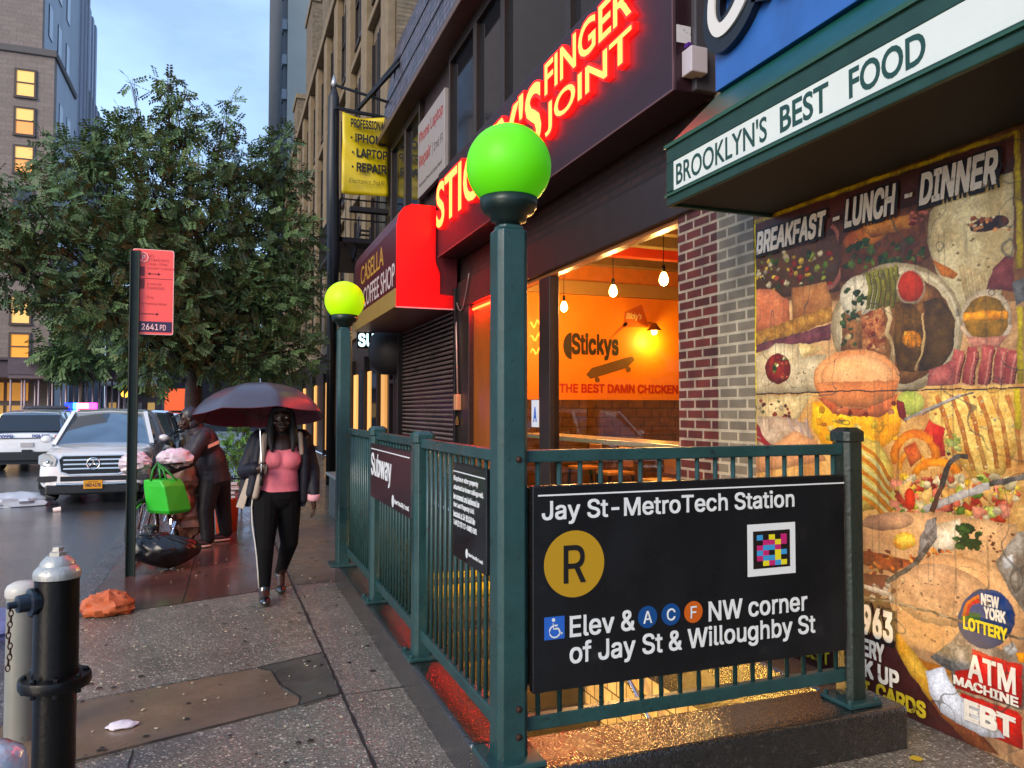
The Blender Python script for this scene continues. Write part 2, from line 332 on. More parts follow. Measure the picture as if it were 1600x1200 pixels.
for pts, wd in [([(.66, -2), (.66, 3.5), (.645, 5.3), (.62, 7.55), (.6, 11.5), (.55, 16)], .022), ([(-1.04, 6.87), (-.4, 7.02), (.3, 7.27), (.62, 7.4)], .012), ([(-1.04, 4.83), (-.6, 4.92), (.21, 5.12), (.64, 5.29)], .012),
                ([(-1.04, 4.0), (-.59, 4.08), (.18, 4.33), (.4, 4.4), (.65, 4.5)], .014), ([(.41, 4.4), (.425, 4.52), (.34, 4.74), (.3, 5.03), (.22, 5.12)], .012), ([(.66, 4.47), (1.0, 4.47)], .012),
                ([(.62, 7.4), (1.0, 7.5)], .012), ([(.66, 2.2), (1.0, 2.2)], .01), ([(1.0, 2.1), (3.4, 2.3)], .012), ([(-1.04, 10.4), (.6, 10.5)], .012), ([(-.3, 7.05), (-.25, 10.4)], .01), ([(-1.0, 13.4), (.6, 13.6)], .012), ([(-.4, -2), (-.4, 1.9), (-.38, 4.1)], .01), ([(-1.04, 1.6), (.66, 1.75)], .012)]:
    q = crack(pts, wd); b.add(q.v, q.f)
for _ in range(170):     # trodden gum and oil spots
    x, y, k = rnd(-1.0, .98), rnd(1.8, 11), rnd(.006, .019); n0 = len(b.v); b.v += [(x + k * math.cos(t * .7854) * rnd(.75, 1.2), y + k * math.sin(t * .7854) * rnd(.75, 1.2), .0092) for t in range(8)]; b.f.append(tuple(range(n0, n0 + 8))); b.m.append(0)
S('pavement_joints', b, JOINT)
# stairwell curb, walls, floor
b = MB(); b.box(1.0, 3.1, 2.83, 3.16, -.3, .2); b.box(1.0, 1.24, 3.16, 7.4, -.3, .2); b.box(2.86, 3.1, 3.16, 7.4, -.3, .2); S('stairwell_curb', b, CURBC, bev=.02, seg=3)
TILE = brickmat('cream_wall_tile', (205, 190, 150), (190, 172, 132), (110, 98, 76), 'X', .152, .152, .008, .25, .2, .3)
TILEY = brickmat('cream_wall_tile_end', (205, 190, 150), (190, 172, 132), (110, 98, 76), 'Y', .152, .152, .008, .25, .2, .3)
b = MB(); b.box(.9, 1.2, 1.6, 7.36, -3.6, -.3); b.box(2.9, 3.2, 1.6, 7.36, -3.6, -.3); S('stairwell_wall', b, TILE)
b = MB(); b.box(1.2, 2.9, 1.3, 1.6, -3.6, -.32); b.box(1.2, 2.9, 7.36, 7.6, -3.6, -.32); S('stairwell_end_wall', b, TILEY)
b = MB(); b.box(.9, 3.2, 1.3, 7.6, -3.8, -3.6); b.box(1.2, 2.9, 1.6, 2.85, -.5, -.325); S('stairwell_floor', b, CURBC)
YEL = mat('yellow_step_paint', (250, 206, 30), .4, var=.15, vs=8, dirt=(90, 70, 30), dt=.62, ds=7, bump=.2, bs=30)
STEP = wetstone('worn_step_concrete', (84, 78, 68), (52, 48, 44), rough=.3, bstr=.3)
t = thing('stairs', 'concrete subway stairs with yellow top riser going down inside the green railing', 'stairs', (2.05, 7.3, 0))
b = MB(); yl = MB(); tr = MB()
for i in range(15):
    y1 = 7.36 - i * .285; z1 = .02 - i * .172
    b.box(1.24, 2.86, y1 - .285, y1 + .06, z1 - .34, z1)
    tr.box(1.25, 2.85, y1 - .287, y1 - .235, z1 - .03, z1 + .004)
b.build('step', STEP, t); tr.build('nosing', mat('dull_brass_nosing', (120, 104, 74), .35, .6, var=.2), t)
yl.box(1.25, 2.85, 7.066, 7.073, -.15, -.03); yl.box(1.25, 2.85, 7.09, 7.36, .021, .026); yl.build('yellow_riser', YEL, t)
YB = MB(); YB.box(1.24, 2.86, 7.365, 7.40, -.15, .014); S('stair_threshold', YB, YEL)
STEEL = mat('stainless_steel', (200, 200, 200), .22, 1)
for x in (1.31, 2.79):
    h = thing('handrail', 'stainless tube handrail on the ' + ('street side' if x < 2 else 'shop side') + ' wall of the subway stairs', 'handrail', (x, 7, .9))
    q = MB(); q.tube([(x, 7.35, .86), (x, 7.1, .9), (x, 6.9, .8), (x, 2.9, -1.62), (x, 2.5, -1.65)], .021, 10); q.build('rail', STEEL, h, True)
    for k in range(4):
        y = 6.6 - k * 1.15; z = .8 - (6.9 - y) * .605; q = MB(); q.tube([(x, y, z), (x, y, z - .07), (x + (-.1 if x < 2 else .1), y, z - .09)], .01, 8); q.build('bracket', STEEL, h, True)
# lamp down in the stairwell
WARM = mat('warm_tube', (255, 190, 90), emit=50, ecol=(255, 178, 78))
h = thing('stairwell_lamp', 'warm fluorescent lamp fixed under the lip of the stairwell', 'lamp', (2, 3.2, -.4))
q = MB(); q.box(1.3, 2.8, 2.9, 3.1, -.38, -.33); q.build('housing', mat('lamp_housing', (120, 120, 115), .4, .5), h, bev=.01)
q = MB(); q.tube([(1.35, 3.0, -.42), (2.75, 3.0, -.42)], .03, 10); q.build('tube', WARM, h, True)
for x in (1.22,):
    q = thing('stairwell_lamp', 'added warm fill lamp on the street side wall of the stairwell', 'lamp', (x, 5.4, -.9)); s_ = MB(); s_.box(1.2, 1.26, 4.2, 6.0, -.42, -.32); s_.build('housing', mat('lamp_housing', (1, 1, 1)), q, bev=.01)  # this second stairwell_lamp and its housing are added for fill light
    s_ = MB(); s_.box(1.262, 1.275, 4.3, 5.9, -.41, -.33); s_.build('tube', mat('warm_fill_tube', (255, 190, 90), emit=60, ecol=(255, 196, 96)), q)  # tube added to fill the steps with warm light

# ------------------------------------------------------------ right-hand buildings
RED_BRICK = brickmat('red_brown_brick', (92, 37, 27), (64, 28, 22), (148, 134, 118), rough=.4)
GREY_BRICK = brickmat('grey_painted_brick', (118, 110, 94), (102, 95, 82), (166, 158, 138), rough=.42, var=.22)
DARK_BRICK = brickmat('sooty_brick', (58, 36, 28), (44, 28, 24), (36, 28, 24), rough=.5)
TAN = brickmat('tan_brick', (118, 102, 80), (102, 88, 69), (88, 77, 61), rough=.8, bw=.3, bh=.1)
TANY = brickmat('tan_brick_end', (118, 102, 80), (102, 88, 69), (88, 77, 61), 'Y', rough=.8, bw=.3, bh=.1)
BLACK = mat('black_metal', (24, 22, 22), .35, .3, var=.3, vs=20)
FRAME = mat('dark_bronze_frame', (52, 42, 38), .35, .4, var=.2, vs=14)
GLASSDK = mat('dark_window_glass', (26, 30, 36), .06, spec=.9)
STONE = mat('weathered_sandstone', (124, 108, 84), .85, var=.18, vs=3, dirt=(112, 98, 78), ds=2, dt=.6, bump=.3)
def glassmat():
    m = bpy.data.materials.new('clear_glass'); m.use_nodes = True; nt = m.node_tree; nt.nodes.clear()
    o = nt.nodes.new('ShaderNodeOutputMaterial'); mx_ = nt.nodes.new('ShaderNodeMixShader'); tr_ = nt.nodes.new('ShaderNodeBsdfTransparent'); gl = nt.nodes.new('ShaderNodeBsdfGlossy'); fr = nt.nodes.new('ShaderNodeFresnel')
    fr.inputs['IOR'].default_value = 1.45; gl.inputs['Roughness'].default_value = .015; tr_.inputs[0].default_value = (.94, .95, .93, 1)
    nt.links.new(fr.outputs[0], mx_.inputs[0]); nt.links.new(tr_.outputs[0], mx_.inputs[1]); nt.links.new(gl.outputs[0], mx_.inputs[2]); nt.links.new(mx_.outputs[0], o.inputs[0]); return m
GLASS = glassmat()

# --- deli building (behind the poster)
D = thing('deli_building', 'deli building at the right edge with grey painted brick beside the food poster', 'building', (5, 0, 0))
q = MB(); q.box(3.4, 3.8, 4.325, 4.745, 0, 3.6); q.build('brick_pier', GREY_BRICK, D)
q = MB(); q.box(3.46, 12, -6, 4.325, 0, 3.0); q.box(3.5, 12, -6, 4.7, 3.0, 9); q.build('wall', mat('dark_brown_shutter', (40, 27, 22), .5, var=.3), D)
q = MB(); q.box(3.38, 3.46, 2.2, 2.36, 0, 3.0); q.box(3.38, 3.46, 2.36, 4.325, 2.97, 3.04); q.box(3.3, 3.38, 2.2, 2.3, 0, 3.0); q.build('gate_rail', mat('galvanised_gate_rail', (72, 70, 62), .5, .6, var=.5, vs=12, dirt=(150, 150, 140), ds=14, dt=.62), D, bev=.006)
q = MB()
for i in range(40): q.box(3.42, 3.458, -6, 2.2, i * .075, i * .075 + .06)
q.build('roller_shutter', mat('dark_shutter_slats', (50, 44, 40), .4, .5, var=.3), D, bev=.01)
q = MB(); q.box(3.2, 3.49, 4.70, 4.88, 3.96, 9); q.build('downpipe', mat('grey_painted_metal', (78, 76, 82), .4, .3, var=.15), D, bev=.01)
q = MB(); q.box(3.39, 3.48, 4.60, 4.745, 3.6, 9); q.build('brick_edge', RED_BRICK, D)

# --- chicken restaurant building, Y 4.75 .. 16.9
K = thing('restaurant_building', 'brick building with glowing restaurant window and grey shingled mansard roof', 'building', (6, 10, 0))
q = MB(); q.box(3.4, 3.85, 4.745, 5.26, 0, 3.58); q.build('brick_pier', RED_BRICK, K)
q = MB(); q.box(3.45, 3.9, 4.88, 16.9, 3.58, 5.25); q.build('brick_band', DARK_BRICK, K)
q = MB(); q.box(3.36, 3.62, 4.9, 11.3, 3.17, 3.58); q.build('lintel', mat('dark_brown_lintel', (40, 28, 24), .4, var=.3), K, bev=.01)
ORLIP = mat('varnished_wood_trim', (176, 110, 60), .3, var=.2)
q = MB(); q.box(3.42, 3.5, 5.26, 11.1, 3.13, 3.168); q.box(3.44, 3.5, 5.26, 7.86, .3, .42); q.build('window_trim', ORLIP, K, bev=.004)
q = MB(); q.box(3.40, 3.52, 7.86, 8.16, .1, 3.13); q.box(3.40, 3.52, 9.1, 9.35, .1, 3.13); q.box(3.36, 3.5, 10.75, 11.3, .0, 3.17); q.build('mullion', FRAME, K, bev=.008)
q = MB(); q.box(3.42, 3.6, 5.26, 7.86, 0, .3); q.build('stall_riser', DARK_BRICK, K)
for a, c, z in ((5.26, 7.86, .42), (8.16, 9.1, .1)):
    q = MB(); q.add([(3.46, c, z), (3.46, a, z), (3.46, a, 3.13), (3.46, c, 3.13)], [(0, 1, 2, 3)]); q.build('window_glass', GLASS, K)
ORW = mat('orange_painted_wall', (240, 134, 20), .5, var=.08, vs=2.5, dirt=(226, 128, 20), ds=5, dt=.66)
q = MB(); q.box(3.9, 8.6, 11.3, 11.5, 1.79, 3.5); q.build('mural_wall', ORW, K)
q = MB(); q.box(3.55, 8.6, 11.27, 11.5, .1, 1.785); q.build('tiled_dado', brickmat('brown_wall_tiles', (104, 70, 40), (88, 58, 34), (70, 48, 30), 'Y', .3, .15, .01, .25), K)
q = MB(); q.box(8.6, 8.8, 4.8, 11.5, .1, 4.3); q.box(3.9, 8.6, 4.8, 4.95, .1, 4.3); q.build('interior_wall', mat('warm_plaster', (190, 130, 70), .7, var=.15), K)
q = MB(); q.box(3.55, 8.6, 11.3, 11.5, 3.72, 4.3); q.build('upper_wall', mat('amber_upper_wall', (206, 120, 40), .6, var=.15), K)
q = MB(); q.box(3.55, 8.6, 11.25, 11.5, 3.505, 3.72); q.build('picture_rail', mat('ochre_rail', (170, 130, 70), .5), K)
q = MB(); q.box(3.5, 8.6, 4.9, 11.5, .0, .1); q.build('floor', mat('brown_floor_tile', (90, 66, 46), .3, var=.2), K)
q = MB(); q.box(3.6, 8.7, 4.9, 11.5, 4.2, 4.35); q.build('ceiling', mat('ceiling_boards', (160, 104, 48), .6, var=.3, stretch=(1, 12, 1)), K)
q = MB(); q2 = MB()
for i in range(8):
    (q if i % 3 else q2).box(3.6, 8.6, 5.5 + i * .72, 5.5 + i * .72 + .16, 3.86, 4.2)
q.build('ceiling_beam', mat('olive_brown_beam', (112, 88, 50), .5, var=.2), K, bev=.01); q2.build('duct', mat('red_painted_beam', (205, 60, 24), .5, var=.1), K, bev=.01)
q = MB(); q.box(3.52, 3.95, 5.3, 9.2, 1.28, 1.33); q.build('window_counter', mat('pale_counter', (172, 156, 120), .25, var=.2, vs=20, stretch=(6, 1, 1)), K, bev=.008)
q = MB(); q.tube([(3.40, 9.45, 3.09), (3.40, 10.65, 3.09)], .018, 8); q.build('red_neon_tube', mat('red_neon_tube', (255, 20, 5), emit=75, ecol=(255, 16, 3)), K, True)
q = MB(); q.box(3.44, 3.5, 9.35, 10.75, .1, 3.13); q.build('door_panel', mat('orange_varnished_door', (140, 74, 22), .3, var=.2, vs=3, stretch=(1, 1, .3)), K)
# second floor: dark windows under the eave
q = MB(); q.box(3.5, 3.6, 4.88, 16.9, 5.25, 7.5); q.build('upper_wall', mat('dark_brown_panel', (58, 44, 42), .4, var=.2), K)
for i, (a, c) in enumerate([(5.3, 7.3), (7.45, 9.35), (9.5, 10.55), (10.7, 11.95), (14.1, 15.2), (15.35, 16.6)]):
    w_ = MB(); w_.box(3.40, 3.5, a - .07, a, 5.25, 7.5); w_.box(3.40, 3.5, c, c + .07, 5.25, 7.5); w_.box(3.40, 3.5, a, c, 5.25, 5.5); w_.box(3.40, 3.5, a, c, 7.3, 7.5)
    f = w_.build('window', FRAME, K, bev=.008)
    w_ = MB(); w_.box(3.47, 3.485, a, c, 5.5, 7.3); w_.build('pane', GLASSDK, f)
SH = brickmat('wet_slate_shingle', (96, 84, 94), (50, 44, 54), (22, 19, 24), rough=.42, bw=.2, bh=.16, ms=.022, var=.5, bump=1, spec=.6)
q = MB(); q.add([(3.2, 4.8, 7.62), (3.2, 16.95, 7.62), (3.55, 16.95, 9.8), (3.55, 4.8, 9.8), (4.4, 4.8, 9.8), (4.4, 16.95, 9.8), (4.4, 4.8, 7.62), (4.4, 16.95, 7.62)], [(0, 3, 2, 1), (3, 4, 5, 2), (0, 1, 7, 6), (1, 2, 5, 7), (0, 6, 4, 3)]); q.build('mansard_roof', SH, K)
q = MB()
for z, x in ((8.4, 3.31), (9.1, 3.42)): q.box(x, x + .04, 4.8, 16.95, z, z + .025)
q.build('roof_batten', BLACK, K)
q = MB(); q.box(3.12, 3.6, 4.8, 17.0, 7.5, 7.62); q.build('eave', mat('brown_eave_board', (92, 70, 58), .4, var=.2), K, bev=.015)
q = MB(); q.box(3.9, 12, 4.75, 16.9, 5.26, 7.45); q.box(8.85, 12, 4.75, 16.9, 0, 5.2); q.build('rear_wall', DARK_BRICK, K)
# shutter of the coffee shop and the doors beyond
q = MB()
for i in range(41): q.tube([(3.43, 11.35, .06 + i * .078), (3.43, 15.35, .06 + i * .078)], .043, 6, squash=.55)
q.build('roller_shutter', mat('brown_shutter_slats', (128, 108, 104), .42, .35, var=.3, vs=5, stretch=(1, .4, 1), dirt=(58, 46, 42), ds=3, dt=.6), K)
for y0, y1 in ((11.28, 11.36), (15.35, 15.5)): q = MB(); q.box(3.3, 3.46, y0, y1, 0, 3.5); q.build('shutter_guide', BLACK, K, bev=.006)
q = MB(); q.box(3.5, 4.0, 11.3, 16.9, 0, 3.58); q.build('shop_wall', mat('black_painted_shopfront', (34, 26, 26), .3, var=.3), K)
for a in (15.65, 16.3):
    w_ = MB(); w_.box(3.42, 3.5, a, a + .06, 0, 2.9); w_.box(3.42, 3.5, a + .5, a + .56, 0, 2.9); w_.box(3.42, 3.5, a + .06, a + .5, 2.2, 2.28); w_.build('door_frame', FRAME, K, bev=.005)
# --- tan apartment building beyond
T = thing('tan_building', 'tall tan brick apartment building with stone piers beyond the mansard roof', 'building', (8, 30, 0))
q = MB(); q.box(3.6, 14, 17.0, 50, 3.6, 15.3); q.build('wall', TAN, T)
q = MB(); q.box(3.5, 3.6, 17.0, 50, 0, 3.6); q.box(3.6, 14, 17.02, 50, 0, 3.6); q.build('shopfront', mat('dark_shopfront', (40, 34, 32), .35, var=.4), T)
q = MB(); q.box(3.4, 3.6, 17.0, 50, 3.6, 3.9); q.box(3.42, 3.6, 17.0, 50, 7.5, 7.75); q.box(3.42, 3.6, 17, 50, 11.6, 11.8); q.box(3.3, 3.9, 17.0, 50, 15.3, 15.65); q.build('stringcourse', STONE, T, bev=.03)
for i in range(12):
    y = 17.1 + i * 2.8
    p_ = MB(); p_.box(3.38, 3.6, y, y + .75, 3.9, 15.3); p_.build('pier', STONE, T, bev=.03)
    for z0, z1 in ((4.6, 7.1), (8.3, 11.1), (12.3, 14.6)):
        for k in range(2):
            a = y + .9 + k * .95; w_ = MB(); w_.box(3.52, 3.6, a, a + .08, z0, z1); w_.box(3.52, 3.6, a + .72, a + .8, z0, z1); w_.box(3.5, 3.6, a, a + .8, z0 - .12, z0); w_.box(3.52, 3.6, a + .08, a + .72, (z0 + z1) / 2, (z0 + z1) / 2 + .06)
            f = w_.build('window', FRAME, T); w_ = MB(); w_.box(3.56, 3.595, a + .08, a + .72, z0, z1); w_.build('pane', GLASSDK, f)
for a, c, h_ in ((27.5, 29.4, 17.2), (33, 35.5, 19.0), (40, 42, 17.5)):
    q = MB(); q.box(3.35, 4.8, a, c, 15.65, h_); q.build('parapet_tower', TANY, T); q = MB(); q.box(3.28, 4.9, a - .08, c + .08, h_, h_ + .25); q.build('coping', STONE, T, bev=.02)
AMB = mat('amber_lit_doorway', (255, 190, 110), emit=.3, ecol=(255, 176, 90))
for y in (17.4, 19.2, 21.4, 24.6, 27.8, 31.5, 36):
    q = MB(); q.box(3.44, 3.5, y, y + .45, .2, 2.6); q.build('lit_doorway', AMB, T)
    q = MB(); q.box(3.36, 3.5, y + .5, y + .62, 0, 3.0); q.build('shop_pier', BLACK, T, bev=.01)
for y in (18.3, 20.3, 23):
    q = MB(); q.box(3.43, 3.5, y, y + .7, .3, 2.7); q.build('shop_window', GLASSDK, T)
# --- grey tower further
G = thing('grey_tower', 'pale grey high-rise tower with a dark fluted side rising behind the tan building', 'building', (12, 82, 0))
q = MB(); q.box(5.7, 30, 80, 110, 0, 70); q.build('wall', mat('pale_grey_concrete', (150, 150, 142), .9, var=.06, vs=.3), G)
q = MB()
for i in range(15): q.box(5.35, 5.7, 80.5 + i * 2, 81.3 + i * 2, 0, 70)
q.build('fin', mat('grey_fin', (92, 98, 104), .8, var=.2), G)
for i in range(16):
    q = MB(); q.box(5.2, 5.66, 80.1, 81.6, 8 + i * 3.6, 9.0 + i * 3.6); q.build('balcony', mat('balcony_grey', (120, 126, 132), .8, var=.2), G)
# --- left-hand brick tower with setback
LBR = brickmat('brown_grey_brick_front', (134, 120, 112), (124, 110, 103), (116, 106, 100), 'Y', rough=.9, bw=.8, bh=.3, ms=.02, var=.12, bump=.2)
LGR = mat('pale_limestone_side', (166, 170, 178), .85, var=.1, vs=.4, stretch=(1, 1, .2))
B = thing('brick_tower', 'brown brick setback tower with lit windows at the far left', 'building', (-20, 60, 0))
q = MB(); q.box(-30, -10.25, 55, 55.8, 0, 24); q.box(-30, -11.35, 57.0, 57.6, 24, 60); q.build('wall', LBR, B)
q = MB(); q.box(-30, -10.25, 55.8, 62, 0, 24); q.box(-30, -11.4, 57.6, 70, 24, 60); q.build('side_wall', LGR, B)
q = MB(); q.box(-30, -10.1, 54.85, 62, 23.9, 24.35); q.build('cornice', mat('dark_cornice', (92, 86, 84), .8), B, bev=.05)
LITA = [mat('lit_window_a', (255, 200, 110), emit=.15, ecol=(255, 200, 120)), mat('lit_window_b', (255, 170, 90), emit=.13, ecol=(240, 150, 90)), mat('lit_window_c', (255, 160, 40), emit=.15, ecol=(250, 176, 84))]
def lbwin(x, z, k, y=54.98, w_=.95, h_=1.6):
    q = MB(); q.box(x - w_ / 2 - .12, x - w_ / 2, y - .08, y, z, z + h_); q.box(x + w_ / 2, x + w_ / 2 + .12, y - .08, y, z, z + h_); q.box(x - w_ / 2 - .12, x + w_ / 2 + .12, y - .08, y, z + h_, z + h_ + .12); q.box(x - w_ / 2 - .15, x + w_ / 2 + .15, y - .12, y, z - .14, z); q.box(x - w_ / 2, x + w_ / 2, y - .07, y, z + h_ * .5, z + h_ * .5 + .08)
    f = q.build('window', mat('dark_window_frame', (70, 58, 52), .6), B)
    q = MB(); q.box(x - w_ / 2, x + w_ / 2, y - .03, y + .005, z, z + h_ * .5); q.build('pane', GLASSDK if k is None else LITA[k], f)
    q = MB(); q.box(x - w_ / 2, x + w_ / 2, y - .03, y + .005, z + h_ * .5 + .08, z + h_); q.build('pane', GLASSDK if k is None else LITA[0 if k != 2 else 2], f)
for z, k in ((21.2, 0), (18.8, 1), (16.4, 1), (13.7, None), (10.9, None), (7.0, 0), (4.7, 2)): lbwin(-11.8, z, k)
for z, k in ((19.6, None), (16.2, None), (12, None)):
    for y in (56.6, 59.2):
        q = MB(); q.box(-10.28, -10.2, y, y + 1.1, z, z + 2.0); q.build('window', GLASSDK, B)
for i, (z) in enumerate((27, 31, 35, 39)):
    for y in (59, 62, 65):
        q = MB(); q.box(-11.42, -11.33, y, y + 1.1, z, z + 2.2); q.build('window', GLASSDK, B)
# fluted block behind it
F_ = thing('fluted_tower', 'long grey fluted office block stepping up behind the brick tower', 'building', (-20, 90, 0))
q = MB(); q.box(-40, -13.2, 70, 84, 0, 42); q.box(-40, -15.5, 84, 100, 0, 52); q.box(-40, -21.5, 120, 150, 0, 68); q.box(-40, -15.5, 100, 118, 0, 40); q.build('wall', mat('grey_brown_stone', (112, 106, 108), .9, var=.1), F_)
q = MB()
for i in range(7): q.box(-13.2, -12.8, 70.3 + i * 2, 71.3 + i * 2, 0, 41)
for i in range(8): q.box(-15.5, -15.0, 84.3 + i * 2, 85.3 + i * 2, 0, 51)
for i in range(8): q.box(-15.5, -15.0, 101 + i * 2, 102 + i * 2, 0, 39)
for i in range(9): q.box(-21.5, -21.0, 121 + i * 3, 122.4 + i * 3, 0, 67)
q.build('pier', mat('pale_stone_pier', (156, 158, 170), .85, var=.12), F_)
# ground floor of the left tower: dark marquee, shop windows, scaffold
q = MB(); q.box(-30, -8.8, 52, 55, 3.5, 4.5); q.box(-30, -8.6, 51.8, 55, 4.5, 4.7); q.build('marquee', mat('dark_purple_marquee', (70, 58, 64), .6, var=.15), B, bev=.05)
for x0, x1 in ((-14.3, -12.6), (-12.4, -11.3)):
    q = MB(); q.box(x0, x1, 54.9, 54.99, 2.2, 3.3); q.build('shop_window', LITA[2], B)
    q = MB(); q.box(x0, x1, 54.9, 54.99, .6, 1.9); q.build('shop_window', mat('lit_window_dim', (220, 170, 90), emit=.16, ecol=(230, 170, 90)), B)
C_ = thing('scaffold', 'steel sidewalk shed with thin poles in front of the far shops', 'scaffold', (-8, 48, 0))
q = MB(); q.box(-10.6, -4.6, 47, 50, 3.3, 3.5); q.build('deck', mat('shed_deck', (104, 88, 92), .7, var=.2), C_)
q = MB(); q.box(-10.6, -4.6, 46.95, 47, 3.5, 4.3); q.build('parapet', mat('shed_parapet', (86, 74, 82), .7, var=.2), C_)
for i in range(10):
    for y in (47.2, 49.6):
        q = MB(); q.tube([(-10.5 + i * .64, y, -.12), (-10.5 + i * .64, y, 3.3)], .05, 6); q.build('pole', mat('galvanised_pole', (168, 150, 160), .5, .4), C_, True)
q = MB()
for i in range(9): q.bar((-10.5 + i * .64, 47.2, .3 + (i % 2) * 1.6), (-10.5 + (i + 1) * .64, 47.2, 1.9 - (i % 2) * 1.4), .04)
q.build('brace', mat('galvanised_pole', (1, 1, 1)), C_)
FB = thing('shop_row', 'low grey shop row with lit windows far down the street', 'building', (-4, 100, 0))
q = MB(); q.box(-13, 30, 112, 120, 0, 12); q.box(-8.5, -4.5, 66, 80, 0, 9.5); q.build('wall', mat('hazy_brown_wall', (112, 100, 98), .9, var=.15), FB)
for i in range(16):
    q = MB(); q.box(-8.2 + (i % 4) * .9, -7.7 + (i % 4) * .9, 65.9, 65.99, 1.0 + (i // 4) * 2.2, 2.2 + (i // 4) * 2.2); q.build('window', LITA[i % 3] if i % 5 in (0, 3) else GLASSDK, FB)
q = MB(); q.add([(-8.6, 65.9, 4.6), (-4.4, 65.9, 4.6), (-4.4, 63.4, 3.4), (-8.6, 63.4, 3.4), (-8.6, 65.9, 4.75), (-4.4, 65.9, 4.75), (-4.4, 63.4, 3.55), (-8.6, 63.4, 3.55)], [(0, 1, 2, 3), (7, 6, 5, 4), (3, 2, 6, 7), (0, 3, 7, 4), (1, 5, 6, 2), (0, 4, 5, 1)]); q.build('awning', mat('pale_awning', (150, 140, 140), .6), FB)
